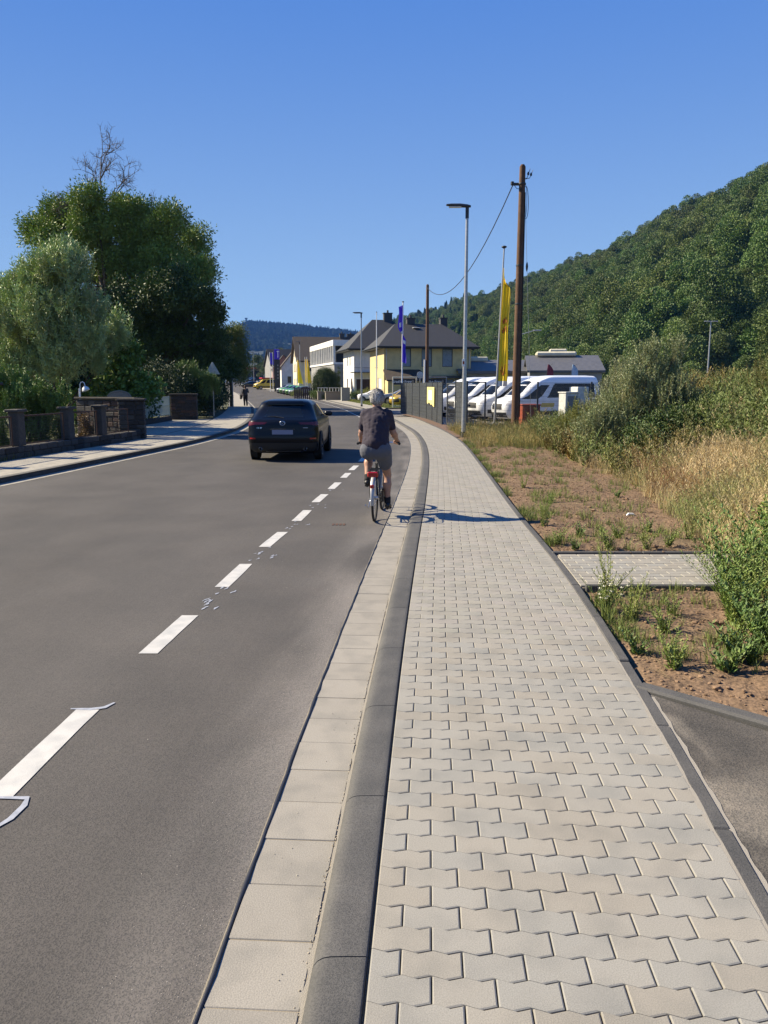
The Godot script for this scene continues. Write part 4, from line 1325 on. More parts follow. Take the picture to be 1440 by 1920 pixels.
	var spots := [[1.86, -6.3, 3, 1.0], [1.98, -6.0, 2, 1.0], [2.15, -5.7, 0, 0.8], [2.02, -6.72, 2, 1.2], [1.80, -5.25, 1, 0.9], [1.95, -4.95, 0, 1.0], [2.25, -4.85, 1, 1.2], [2.5, -5.3, 0, 1.1], [2.38, -5.0, 1, 1.3], [2.65, -4.75, 2, 1.2], [2.35, -6.1, 0, 0.7], [2.05, -9.0, 0, 0.9], [2.2, -8.7, 1, 0.8], [2.6, -8.75, 0, 1.0], [3.0, -8.65, 2, 1.0], [3.3, -8.8, 0, 0.9], [2.45, -9.5, 1, 1.0], [2.9, -9.4, 0, 0.8], [2.15, -10.2, 2, 1.0], [2.35, -11.2, 0, 0.9], [3.4, -9.8, 1, 0.9], [3.7, -9.2, 2, 1.1], [2.7, -12.4, 0, 0.8], [2.55, -14.0, 2, 0.9], [3.9, -12.8, 1, 0.8], [3.3, -14.6, 0, 0.7]]
	for i in spots.size():
		var s: Array = spots[i]
		var o := part(pl[s[2]], numbered("weed"), M.blade, self, Transform3D(Basis(Vector3.UP, i * 1.7).scaled(Vector3.ONE * s[3]), V(s[0], soil_y(s[0], s[1]) - 0.01, s[1])))
		tag(o, "small chamomile weed with white flowers by the edging stones" if s[2] == 3 else "small green weed growing singly in the bare brown soil", "weed", "single weeds in the soil")
	# tall weeds in the lower right corner
	var tall := [weed(18, 1.0, 0.075, 0.028, 81, 0, C(0.15, 0.23, 0.06)), weed(14, 1.15, 0.055, 0.015, 82, 0, C(0.20, 0.24, 0.08)), weed(20, 0.8, 0.085, 0.042, 83, 0, C(0.11, 0.18, 0.05)), weed(16, 0.9, 0.06, 0.02, 84, 0, C(0.20, 0.27, 0.07))]
	var tspots := [[2.91, -6.3, 0, 0.85], [2.76, -5.8, 2, 0.77], [3.16, -5.6, 1, 0.85], [3.01, -5.1, 0, 0.72], [2.66, -5.2, 2, 0.64], [3.31, -6.6, 2, 0.94], [3.46, -6.0, 0, 0.94], [2.86, -4.6, 1, 0.68], [2.56, -4.7, 2, 0.47], [3.21, -4.4, 0, 0.77], [3.61, -7.0, 0, 0.94], [3.81, -7.6, 2, 0.85], [3.26, -7.1, 2, 0.68], [3.91, -6.5, 1, 0.94], [2.56, -4.75, 2, 0.42], [2.71, -4.5, 0, 0.38], [2.46, -4.95, 2, 0.34], [2.86, -5.2, 2, 0.59], [2.81, -5.6, 0, 0.64], [3.01, -6.1, 2, 0.77], [3.21, -6.6, 0, 0.85], [2.88, -4.3, 2, 0.51], [2.76, -5.9, 1, 0.68], [3.11, -5.4, 0, 0.81]]
	for i in tspots.size():
		var s: Array = tspots[i]
		var o := part(tall[(s[2] + i) % 4], numbered("tall_weed"), M.blade, self, Transform3D(Basis(Vector3.UP, i * 2.1).scaled(Vector3.ONE * s[3]), V(s[0], soil_y(s[0], s[1]) - 0.01, s[1])))
		tag(o, "tall leafy green weed in the clump at the right edge of the photo", "weed", "tall weeds at the right edge")
	# shrubs on the bank
	var tw := twig(30, 1.0, 0.12, 0.022, 91)
	var cl := cluster(16, 0.4, 0.14, 0.07, 92)
	shrub("grey_willow", "tall grey green feathery bush on top of the bank", "", V(6.35, bank(6.35, -19.0), -19.0), [[V(-0.77, 0.45, 0), 0.67], [V(0.11, 0.65, 0.2), 0.78], [V(-0.39, 1.23, 0), 0.47], [V(0.66, 0.65, 0), 0.67], [V(0.39, 1.49, 0), 0.47], [V(0.00, 1.95, 0), 0.27], [V(0.61, 2.02, 0), 0.22], [V(1.10, 0.26, 0), 0.50], [V(-1.21, 0.13, 0.2), 0.56]], 2200, 0.58, tw, C(0.30, 0.35, 0.17), 93, true, M.leaf_grey)
	shrub("grey_willow", "smaller grey green feathery bush on the bank in front of the vans", "", V(7.1, bank(7.1, -23.5), -23.5), [[V(0, 0.6, 0), 0.7], [V(-0.5, 0.4, 0), 0.6], [V(0.2, 1.2, 0), 0.4], [V(0.9, 0.5, 0), 0.7]], 1000, 0.6, tw, C(0.33, 0.36, 0.20), 94, true, M.leaf_grey)
	shrub("dark_bush", "dark leafy green bush in the shade below the feathery bush", "", V(6.1, bank(6.1, -16.6), -16.6), [[V(0, 0.45, 0), 0.65], [V(0.8, 0.5, 0), 0.7], [V(-0.6, 0.25, 0.2), 0.5], [V(1.5, 0.4, 0), 0.6], [V(0.4, 0.9, -0.3), 0.5]], 1300, 0.5, cl, C(0.096, 0.149, 0.041), 95)
	shrub("yellow_bush", "yellow green weedy bush on the bank beside the grey cabinet", "", V(6.0, bank(6.0, -23.0), -23.0), [[V(0, 0.4, 0), 0.6], [V(0.8, 0.6, 0), 0.7], [V(-0.4, 0.2, 0.3), 0.5], [V(0.6, 0.4, 0.8), 0.6]], 900, 0.5, tw, C(0.280, 0.298, 0.072), 96, true)
	for i in 7:
		var p: Vector3 = [V(9.5, 0, -18), V(10.8, 0, -20), V(12.2, 0, -19), V(9.0, 0, -15.5), V(8.2, 0, -14.0), V(13.5, 0, -22), V(11.2, 0, -16.5)][i]
		p.y = bank(p.x, p.z) - 0.1
		shrub("bank_bush", ["brownish green bush right of the feathery bush on the bank", "tall seeding bush on the skyline of the bank", "green bush on the skyline below the distant lamp post", "low green bush above the dry grass", "light green bush above the dry grass near the right edge", "far green bush on the skyline at the right edge", "olive bush in the middle of the bank top"][i], "bushes on the bank", p, [[V(0, 0.4, 0), 0.6], [V(0.8, 0.35, 0.2), 0.6], [V(-0.7, 0.3, 0), 0.6], [V(0.2, 0.85, 0), 0.4]], 430, 0.6, tw, [C(0.22, 0.22, 0.08), C(0.21, 0.24, 0.09), C(0.17, 0.22, 0.07), C(0.18, 0.24, 0.07), C(0.19, 0.25, 0.08), C(0.18, 0.22, 0.07), C(0.20, 0.22, 0.08)][i], 100 + i, true)
	shrub("edge_bush", "leafy bright green bush at the right edge beside the crossing path", "", V(3.95, bank(3.95, -7.3), -7.3), [[V(0, 0.3, 0), 0.36], [V(0.35, 0.5, 0.1), 0.4], [V(-0.2, 0.15, 0.3), 0.3], [V(0.3, 0.2, 0.6), 0.4], [V(0.1, 0.65, -0.2), 0.3]], 700, 0.32, cl, C(0.210, 0.306, 0.065), 110)

# ---------------------------------------------------------------- hills and woods
func crown_mesh(seed_: int, h: float, n: int, ls: float, conifer: bool) -> ArrayMesh:
	var rg := RandomNumberGenerator.new()
	rg.seed = seed_
	var mb := MB.new()
	var lobes := []
	if not conifer:
		for i in 18:
			var a := rg.randf() * TAU
			var t := rg.randf()
			lobes.append([V(cos(a), 0, sin(a)) * h * 0.30 * sqrt(rg.randf()) * (1.2 - t * 0.85) + V(0, h * (0.22 + 0.66 * t), 0), h * rg.randf_range(0.09, 0.17)])
	for i in n:
		var p: Vector3
		var d := rdir(rg)
		if conifer:
			var t := pow(rg.randf(), 0.7)
			var a := rg.randf() * TAU
			d = V(cos(a), -0.25, sin(a))
			p = V(0, h * (1.05 - t * 0.95), 0) + V(d.x, 0, d.z) * h * 0.19 * t * rg.randf_range(0.5, 1.1)
		else:
			var l: Array = lobes[rg.randi() % lobes.size()]
			if d.y < -0.3: d.y = -d.y
			p = l[0] + d * l[1] * pow(rg.randf(), 0.25)
		var dir := (d + rdir(rg) * 0.9).normalized()
		var k := rg.randf_range(0.7, 1.3)
		mb.col = Color(k * rg.randf_range(0.9, 1.12), k, k * 0.95)
		leaf(mb, p, dir, dir.cross(rdir(rg)).normalized(), ls * rg.randf_range(0.7, 1.3), ls * 0.75)
	return mb.mesh()

func hill_pt(rows: Array, s: float, t: float) -> Vector3:
	var n := rows.size() - 1
	var i := mini(int(s * n), n - 1)
	var f := s * n - i
	var lo: Vector3 = (rows[i][0] as Vector3).lerp(rows[i + 1][0], f)
	var hi: Vector3 = (rows[i][1] as Vector3).lerp(rows[i + 1][1], f)
	var p := lo.lerp(hi, t)
	p.y = lerpf(lo.y, hi.y, pow(t, 0.9)) + 5.0 * soil_noise.get_noise_2d(p.x * 0.03, p.z * 0.03) * t
	return p

func wooded_hill(called: String, rows: Array, sizes: Array, step: float, col: Color, label: String, seed_: int, meshes: Array) -> void:
	var mb := MB.new()
	var g := []
	for i in 41:
		var row := PackedVector3Array()
		for k in 13:
			row.append(hill_pt(rows, i / 40.0, k / 12.0))
		row.append(hill_pt(rows, i / 40.0, 1.0) + V(60.0 * signf(rows[0][1].x), -40, -60))
		g.append(row)
	mb.grid(g, false, rows[0][1].x < 0)
	struct(mb, called, M.forest_floor)
	var rg := RandomNumberGenerator.new()
	rg.seed = seed_
	var xs := []
	var cs := []
	for k in meshes.size():
		xs.append([]); cs.append([])
	for i in 60:
		var a := hill_pt(rows, i / 60.0, 0.5)
		var b := hill_pt(rows, (i + 1) / 60.0, 0.5)
		var len_s := a.distance_to(b)
		var len_t := hill_pt(rows, (i + 0.5) / 60.0, 0.0).distance_to(hill_pt(rows, (i + 0.5) / 60.0, 1.0))
		var n := int(len_s * len_t / (step * step))
		for j in n:
			var s := (i + rg.randf()) / 60.0
			var t := rg.randf()
			var p := hill_pt(rows, s, t)
			var kind := soil_noise.get_noise_2d(p.x * 0.05, p.z * 0.05)
			var m := rg.randi() % (meshes.size() - 1)
			if s > 0.62 and kind > 0.05 and rg.randf() < 0.6: m = meshes.size() - 1
			var sc: float = lerpf(sizes[0], sizes[1], rg.randf())
			xs[m].append(Transform3D(Basis(Vector3.UP, rg.randf() * TAU).scaled(V(sc, sc * rg.randf_range(0.85, 1.2), sc)), p - V(0, 0.15 * sc, 0)))
			var k := rg.randf_range(0.68, 1.3)
			var yel := rg.randf_range(0.85, 1.15) + maxf(0.0, kind) * 0.25
			if m == meshes.size() - 1:
				k *= 0.62; yel = 0.85
			cs[m].append(Color(col.r * k * yel, col.g * k, col.b * k))
	for k in meshes.size():
		if xs[k].size():
			stuff(scatter(meshes[k], called + ("_wood" if k == 0 else "_wood_%03d" % k), M.leaf, xs[k], cs[k], self), label, "wood")

func build_hills() -> void:
	var meshes := [crown_mesh(201, 1.0, 8000, 0.024, false), crown_mesh(202, 1.15, 8000, 0.024, false), crown_mesh(203, 0.85, 8000, 0.026, false), crown_mesh(205, 1.0, 8000, 0.022, false), crown_mesh(204, 1.15, 5000, 0.032, true)]
	wooded_hill("valley_side", HILL, [9.0, 19.0], 6.0, C(0.135, 0.195, 0.048), "dense green deciduous wood covering the hillside on the right", 301, meshes)
	wooded_hill("left_hill", LHILL, [11.0, 15.0], 7.0, C(0.061, 0.102, 0.029), "dark wood on the hill at the left edge", 302, meshes)
	# trees at the foot of the hill that stand out singly
	var rg := RandomNumberGenerator.new()
	rg.seed = 66
	for i in 26:
		var s := i / 26.0 * 0.55
		var p := hill_pt(HILL, s, 0.0) + V(-3.0 - rg.randf() * 6.0, -1.0, rg.randf_range(-3, 3))
		p.y = minf(p.y, gy(p.z)) - 0.3
		var t := thing("foot_tree", "broad green tree in the front row at the foot of the wooded hillside", "tree", p, rg.randf() * TAU, "trees along the foot of the hill")
		var h := rg.randf_range(9.0, 14.0)
		var mb := MB.new(); mb.tube([V(0, -0.3, 0), V(0, h * 0.4, 0)], [0.3, 0.2], 6)
		part(mb, "trunk", M.bark, t)
		part(meshes[i % 3], "crown", M["crown%d" % (i % 4)], t, Transform3D(Basis().scaled(V(h, h, h)), Vector3.ZERO))
	# trees closing the view at the end of the road
	var far := [[-46.5, -205, 7.5, 0, 1], [-52, -232, 11, 1, 0], [-57, -238, 12, 0, 0], [-49.5, -250, 10, 2, 0], [-62, -232, 12, 1, 0], [-42, -262, 9, 0, 0], [-36, -270, 10, 1, 0], [-30, -255, 9, 2, 0], [-25, -285, 11, 0, 0], [-68, -225, 13, 2, 0], [-54, -215, 7, 2, 0], [-34, -225, 6, 1, 0]]
	for i in far.size():
		var f: Array = far[i]
		if i == 0: continue
		var t := thing("distant_tree", "dark green tree in the group closing the view at the road's end", "tree", V(f[0], gy(f[1]) - 0.2, f[1]), i * 1.3, "trees at the end of the road")
		var mb := MB.new(); mb.tube([V(0, -0.3, 0), V(0, f[2] * 0.4, 0)], [0.25, 0.18], 6)
		part(mb, "trunk", M.bark, t)
		part(meshes[f[3]], "crown", M["dark_crown%d" % (i % 2)], t, Transform3D(Basis().scaled(V(f[2], f[2], f[2])), Vector3.ZERO))
	var wb := V(-44.5, gy(-205) - 0.1, -205)
	tree("weeping_willow", "pale olive weeping willow beside the road in the distance", "", wb, [[V(0, 7.2, 0), 2.0], [V(-1.6, 6.2, 0), 1.8], [V(1.7, 6.0, 0), 1.9], [V(-2.4, 4.4, 0), 1.6], [V(2.6, 4.2, 0), 1.7], [V(0.3, 5.0, 0.8), 2.0], [V(-2.2, 3.0, 0), 1.2], [V(2.6, 2.8, 0), 1.2]], 3.4, 0.3, 1500, 0.9, cluster(16, 0.5, 0.4, 0.1, 7, 2.0), C(0.228, 0.236, 0.072), 71)
	# far blue ridge
	var mb := MB.new()
	var g := []
	var fn := FastNoiseLite.new()
	fn.seed = 4; fn.frequency = 0.02
	for i in FAR.size() - 1:
		var a: Vector3 = FAR[i]
		var b: Vector3 = FAR[i + 1]
		for k in 24:
			var top := a.lerp(b, k / 24.0)
			var row := PackedVector3Array()
			for j in 26:
				var t := j / 25.0
				var p := V(top.x * (0.55 + 0.45 * t), 0.0, lerpf(-1250.0, top.z, t))
				p.y = 2.0 + (top.y - 2.0) * pow(t, 1.15) + 9.0 * fn.get_noise_2d(p.x * 0.9, p.z * 0.9) * t * (1.0 - t) * 4.0
				p.y += 5.0 * fn.get_noise_2d(p.x * 0.35, p.z * 0.35) * t
				row.append(p)
			row.append(V(top.x, top.y - 60.0, top.z - 200.0))
			g.append(row)
	mb.grid(g, false, true)
	for i in mb.v.size():
		var p := mb.v[i]
		var w := fn.get_noise_2d(p.x * 0.22, p.z * 0.35)
		var k := 1.0 + 0.35 * fn.get_noise_2d(p.x * 1.4, p.z * 1.4)
		mb.c[i] = Color(1.9 * k, 1.75 * k, 1.1 * k) if w > 0.2 and p.y < 110.0 else Color(k, k, k)
	struct(mb, "far_hill", M.far_wood)
	var fx := [[], []]
	var fc := [[], []]
	var nr := g.size()
	for i in 11000:
		var ri := rg.randf() * (nr - 1.001)
		var rj := (1.0 - pow(rg.randf(), 1.5) * 0.8) * 24.999
		var r0 := int(ri)
		var c0 := int(rj)
		var p: Vector3 = (g[r0][c0] as Vector3).lerp(g[r0 + 1][c0], ri - r0).lerp((g[r0][c0 + 1] as Vector3).lerp(g[r0 + 1][c0 + 1], ri - r0), rj - c0)
		if p.x < -900.0 or p.x > 300.0: continue
		if fn.get_noise_2d(p.x * 0.22, p.z * 0.35) > 0.2 and p.y < 110.0: continue
		var kind := 0 if rg.randf() < 0.6 else 1
		var sc := rg.randf_range(15.0, 25.0)
		fx[kind].append(Transform3D(Basis(Vector3.UP, rg.randf() * TAU).scaled(V(sc * 1.3, sc, sc * 1.3)), p - V(0, sc * 0.6, 0)))
		var q := rg.randf_range(0.6, 1.4)
		fc[kind].append(Color(0.055 * q, 0.085 * q, 0.04 * q) if kind == 0 else Color(0.03 * q, 0.052 * q, 0.03 * q))
	stuff(scatter(meshes[0], "far_hill_wood", M.leaf, fx[0], fc[0], self), "wood covering the distant blue hill", "wood")
	stuff(scatter(meshes[4], "far_hill_wood_001", M.leaf, fx[1], fc[1], self), "dark conifers on the distant blue hill", "wood")
	var tw := thing("lookout_tower", "slim lookout tower on the crest of the distant blue hill", "tower", FAR_TOWER)
	mb = MB.new(); mb.box(V(0, 7, 0), V(5, 24, 5)); part(mb, "shaft", M.grey_wall, tw)
	mb = MB.new(); mb.box(V(0, 20, 0), V(8, 4, 8)); part(mb, "platform", M.grey_wall, tw)

# ---------------------------------------------------------------- vehicles
# spec rows: [height, rear, front, half width, rear corner, front corner], lengths from the rear bumper
func car_rings(spec: Array, L: float) -> Array:
	var rings := []
	for q in spec:
		var y: float = q[0]
		var a: float = q[1]
		var b: float = q[2]
		var hw: float = q[3]
		var rr: float = q[4]
		var rf: float = q[5]
		var p := PackedVector3Array()
		var bulge := func(x: float, base: float, k: float) -> float: return base + k * (x / hw) * (x / hw)
		for i in 9:
			var x := lerpf(-(hw - rr), hw - rr, i / 8.0)
			p.append(V(x, y, L / 2 - bulge.call(x, a, 0.07)))
		for i in 5:
			var t := (i + 1) / 6.0 * PI / 2
			p.append(V(hw - rr + sin(t) * rr, y, L / 2 - (bulge.call(hw - rr, a, 0.07) + (1.0 - cos(t)) * rr)))
		for i in 14:
			var t := i / 13.0
			p.append(V(hw * (1.0 - 0.035 * pow(2.0 * t - 1.0, 2.0)) if y > 0.3 else hw, y, L / 2 - lerpf(a + 0.07 + rr, b - rf - 0.16, t)))
		for i in 5:
			var t := (i + 1) / 6.0 * PI / 2
			p.append(V(hw * 0.965 - rf + cos(t) * rf, y, L / 2 - (b - 0.16 - rf + sin(t) * rf)))
		for i in 9:
			var x := lerpf(hw * 0.965 - rf, -(hw * 0.965 - rf), i / 8.0)
			p.append(V(x, y, L / 2 - bulge.call(x, b, -0.16 * pow(hw / maxf(hw * 0.965 - rf, 0.05), 2.0))))
		var n := p.size()
		for i in 5: p.append(V(-p[32 - i].x, y, p[32 - i].z))
		for i in 14: p.append(V(-p[27 - i].x, y, p[27 - i].z))
		for i in 5: p.append(V(-p[13 - i].x, y, p[13 - i].z))
		rings.append(p)
	return rings

func surf(rings: Array, spec: Array, i: float, y: float) -> Vector3:
	var k := 0
	while k < spec.size() - 2 and y > spec[k + 1][0]: k += 1
	var t: float = clampf((y - spec[k][0]) / (spec[k + 1][0] - spec[k][0]), 0.0, 1.0)
	var n: int = rings[0].size()
	var i0 := int(floor(i))
	var f := i - i0
	var a: Vector3 = (rings[k][posmod(i0, n)] as Vector3).lerp(rings[k][posmod(i0 + 1, n)], f)
	var b: Vector3 = (rings[k + 1][posmod(i0, n)] as Vector3).lerp(rings[k + 1][posmod(i0 + 1, n)], f)
	return a.lerp(b, t)

# a panel lying on the body, corners given as (place round the ring, height)
func panel(rings: Array, spec: Array, c: Array, off: float, nu := 8, nv := 5) -> MB:
	var mb := MB.new()
	var rows := []
	for r in nv + 1:
		var t := float(r) / nv
		var row := PackedVector3Array()
		for k in nu + 1:
			var s := float(k) / nu
			var lo := lerpf(c[0], c[2], s)
			var ylo := lerpf(c[1], c[3], s)
			var hi := lerpf(c[6], c[4], s)
			var yhi := lerpf(c[7], c[5], s)
			var i := lerpf(lo, hi, t)
			var y := lerpf(ylo, yhi, t)
			var p := surf(rings, spec, i, y)
			var du := surf(rings, spec, i + 0.3, y) - surf(rings, spec, i - 0.3, y)
			var dv := surf(rings, spec, i, y + 0.02) - surf(rings, spec, i, y - 0.02)
			var nn := du.cross(dv)
			if nn.dot(V(p.x, p.y - 0.9, p.z * 0.5)) < 0: nn = -nn
			row.append(p + nn.normalized() * off)
		rows.append(row)
	mb.grid(rows, false, false)
	return mb

func wheel(parent: Node, at: Vector3, r: float, w: float, spokes: int, rim_m: Material) -> void:
	var s := signf(at.x)
	var b := Basis(V(0, 0, 1), -s * PI / 2)
	var o := Node3D.new()
	o.name = "wheel"; parent.add_child(o, true)
	o.position = at
	var mb := MB.new()
	mb.lathe(Vector3.ZERO, [[r * 0.64, -w * 0.5], [r * 0.93, -w * 0.5], [r * 0.99, -w * 0.38], [r, -w * 0.2], [r, w * 0.2], [r * 0.99, w * 0.38], [r * 0.93, w * 0.5], [r * 0.66, w * 0.5], [r * 0.62, w * 0.34]], 28, b)
	part(mb, "tyre", M.rubber, o)
	mb = MB.new()
	mb.lathe(Vector3.ZERO, [[r * 0.66, w * 0.47], [r * 0.63, w * 0.49], [r * 0.60, w * 0.40]], 24, b)
	for k in spokes:
		var an := TAU * k / spokes
		var d := b * V(cos(an), 0, sin(an))
		var y := b * V(0, 1, 0)
		var t := d.cross(y)
		var p0 := y * w * 0.44
		var q := d * r * 0.62 + y * w * 0.40
		mb.quad(p0 - t * r * 0.06, p0 + t * r * 0.06, q + t * r * 0.09, q - t * r * 0.09)
	mb.ball(b * V(0, w * 0.42, 0), Vector3.ONE * r * 0.12, 8, 6)
	part(mb, "rim", rim_m, o)
	mb = MB.new()
	mb.lathe(Vector3.ZERO, [[0.0, w * 0.2], [r * 0.63, w * 0.22]], 20, b)
	part(mb, "brake_disc", M.black, o)

const SUV := [[0.20, 0.30, 4.10, 0.74, 0.15, 0.3], [0.30, 0.10, 4.28, 0.84, 0.2, 0.35], [0.45, 0.02, 4.38, 0.885, 0.22, 0.4], [0.60, 0.0, 4.40, 0.897, 0.24, 0.42], [0.70, 0.03, 4.38, 0.897, 0.24, 0.42], [0.80, 0.045, 4.36, 0.892, 0.22, 0.4], [0.92, 0.055, 4.30, 0.885, 0.2, 0.36], [1.0, 0.08, 4.15, 0.868, 0.2, 0.3], [1.06, 0.15, 3.45, 0.835, 0.2, 0.25], [1.12, 0.30, 3.22, 0.80, 0.2, 0.22], [1.25, 0.47, 2.95, 0.745, 0.2, 0.2], [1.38, 0.62, 2.62, 0.685, 0.2, 0.2], [1.46, 0.62, 2.35, 0.63, 0.18, 0.2], [1.51, 0.78, 2.1, 0.55, 0.2, 0.2], [1.535, 1.0, 1.95, 0.42, 0.2, 0.2], [1.54, 1.3, 1.8, 0.2, 0.1, 0.1]]
const HATCH := [[0.20, 0.25, 3.75, 0.70, 0.15, 0.3], [0.32, 0.05, 3.95, 0.82, 0.2, 0.35], [0.55, 0.0, 4.02, 0.865, 0.24, 0.42], [0.75, 0.05, 3.98, 0.865, 0.24, 0.4], [0.88, 0.10, 3.85, 0.845, 0.2, 0.34], [0.96, 0.14, 3.25, 0.81, 0.2, 0.25], [1.04, 0.20, 3.0, 0.77, 0.2, 0.22], [1.2, 0.34, 2.7, 0.70, 0.2, 0.2], [1.36, 0.50, 2.35, 0.62, 0.18, 0.2], [1.45, 0.70, 2.0, 0.50, 0.2, 0.2], [1.48, 1.1, 1.7, 0.25, 0.1, 0.1]]
const VAN := [[0.25, 0.15, 5.25, 0.86, 0.12, 0.3], [0.40, 0.03, 5.45, 0.96, 0.12, 0.4], [0.60, 0.0, 5.53, 1.0, 0.12, 0.45], [0.85, 0.0, 5.52, 1.02, 0.12, 0.45], [1.05, 0.0, 5.42, 1.025, 0.12, 0.42], [1.2, 0.0, 5.15, 1.02, 0.12, 0.36], [1.32, 0.0, 4.78, 1.015, 0.12, 0.3], [1.6, 0.02, 4.45, 0.98, 0.12, 0.3], [1.9, 0.05, 4.10, 0.94, 0.12, 0.3], [2.12, 0.08, 3.75, 0.90, 0.14, 0.3], [2.27, 0.12, 3.35, 0.84, 0.16, 0.3], [2.35, 0.2, 3.0, 0.74, 0.2, 0.3], [2.38, 0.5, 2.6, 0.45, 0.2, 0.2]]

func car(called: String, label: String, group: String, spec: Array, L: float, paint: Material, at: Vector3, turn: float, kind: String, rim_m: Material) -> Node3D:
	var o := thing(called, label, "van" if kind == "van" else "car", at, turn, group)
	o.set_meta("base", called)
	var rings := car_rings(spec, L)
	var mb := MB.new()
	mb.grid(rings, true, true)
	var top: PackedVector3Array = rings[rings.size() - 1]
	mb.face(Array(top), V(0, 0.8, 0))
	mb.face(Array(rings[0]), V(0, 0.8, 0))
	part(mb, "body", paint, o)
	var P := func(c: Array, off: float, called2: String, m: Material, nu := 8, nv := 5): return part(panel(rings, spec, c, off, nu, nv), called2, m, o)
	if kind == "van":
		P.call([35.0, 1.40, 39.5, 1.40, 39.0, 2.10, 35.5, 2.10], 0.006, "windscreen", M.car_glass)
		P.call([33.0, 1.40, 35.0, 1.40, 35.5, 2.10, 34.0, 2.05], 0.005, "windscreen_edge", M.car_glass, 3)
		P.call([39.5, 1.40, 41.5, 1.40, 40.5, 2.05, 39.0, 2.10], 0.005, "windscreen_edge", M.car_glass, 3)
		for s in 2:
			var a := 14.0 if s == 0 else 60.0
			var d := 1.0 if s == 0 else -1.0
			P.call([a + d * 10.2, 1.22, a + d * 12.9, 1.22, a + d * 12.2, 1.9, a + d * 10.4, 1.9], 0.006, "side_window", M.car_glass)
			P.call([a + d * 0.6, 1.28, a + d * 9.0, 1.28, a + d * 9.6, 1.98, a + d * 0.6, 1.98], 0.006, "side_window", M.car_glass, 10)
			P.call([a - 0.5 * d, 0.42, a + d * 13.0, 0.42, a + d * 13.0, 0.62, a - 0.5 * d, 0.62], 0.012, "side_trim", M.plastic_dark, 14, 2)
			P.call([a + d * 7.0, 0.82, a + d * 9.0, 0.82, a + d * 9.0, 1.02, a + d * 7.0, 1.02], 0.006, "door_sticker", M.sticker, 4, 2)
			P.call([28.0 if s == 0 else 46.0, 0.95, 31.5 if s == 0 else 42.5, 0.92, 31.0 if s == 0 else 43.0, 1.16, 28.6 if s == 0 else 45.4, 1.2], 0.012, "headlight", M.clear_lens, 4, 3)
			P.call([11.0 if s == 0 else 63.0, 0.9, 13.0 if s == 0 else 61.0, 0.9, 13.0 if s == 0 else 61.0, 1.4, 11.0 if s == 0 else 63.0, 1.4], 0.01, "tail_light", M.red_lens, 2, 3)
		P.call([33.5, 0.70, 41.0, 0.70, 40.6, 0.98, 33.9, 0.98], 0.012, "grille", M.plastic_dark, 8, 3)
		P.call([31.0, 0.32, 43.5, 0.32, 43.5, 0.56, 31.0, 0.56], 0.02, "front_bumper", M.plastic_dark, 10, 2)
		P.call([1.0, 1.28, 7.0, 1.28, 7.0, 1.95, 1.0, 1.95], 0.006, "rear_window", M.car_glass)
		mb = MB.new(); mb.lathe(V(0, 0.84, L / 2 - 5.545), [[0.0, 0.012], [0.11, 0.008], [0.12, 0.0]], 14, Basis(V(1, 0, 0), -PI / 2).scaled(V(1, 0.5, 1)))
		part(mb, "emblem", M.chrome, o)
	else:
		var by: float = 1.09 if L > 4.2 else 1.0
		var ty: float = 1.40 if L > 4.2 else 1.34
		P.call([0.6, by, 7.4, by, 7.0, ty - 0.01, 1.0, ty - 0.01], 0.006, "rear_window", M.car_glass, 10)
		P.call([33.0, by + 0.03, 41.0, by + 0.03, 40.6, ty + 0.03, 33.4, ty + 0.03], 0.006, "windscreen", M.car_glass, 10)
		for s in 2:
			var a := 14.0 if s == 0 else 60.0
			var d := 1.0 if s == 0 else -1.0
			P.call([a + d * 1.2, by + 0.02, a + d * 5.6, by, a + d * 5.9, ty + 0.01, a + d * 3.4, ty - 0.02], 0.006, "side_window", M.car_glass, 8)
			P.call([a + d * 6.0, by, a + d * 12.6, by, a + d * 11.4, ty, a + d * 6.3, ty + 0.01], 0.006, "side_window", M.car_glass, 8)
			P.call([a - d * 2.0, 0.24, a + d * 14.5, 0.24, a + d * 14.0, 0.40, a - d * 1.5, 0.40], 0.010, "sill_trim", M.plastic_dark, 14, 2)
			# tail lamp wraps the corner, head lamp likewise
			var y0: float = 0.90 if L > 4.2 else 0.78
			P.call([6.6 if s == 0 else 1.4, y0 + 0.035, 12.6 if s == 0 else 61.6 - 66.0, y0 - 0.01, 12.6 if s == 0 else 61.6 - 66.0, y0 + 0.10, 6.3 if s == 0 else 1.7, y0 + 0.085], 0.010, "tail_light", M.tail_lens, 8, 3)
			P.call([29.0 if s == 0 else 45.0, 0.72, 34.2 if s == 0 else 39.8, 0.70, 34.0 if s == 0 else 40.0, 0.80, 28.6 if s == 0 else 45.4, 0.86], 0.010, "headlight", M.clear_lens, 6, 3)
			mb = MB.new()
			var sx := 1.0 if s == 0 else -1.0
			var my := by + 0.02
			mb.box(V(sx * (spec[5][3] + 0.02), my, L / 2 - L * 0.66), V(0.22, 0.13, 0.10), 0.04)
			part(mb, "mirror", paint, o)
		P.call([33.2, 0.40, 40.8, 0.40, 40.4, 0.66, 33.6, 0.66], 0.008, "grille", M.plastic_dark, 8, 3)
	# wheels and arches
	var wr: float = 0.345 if kind == "van" else (0.34 if L > 4.2 else 0.31)
	var hw: float = spec[3][3]
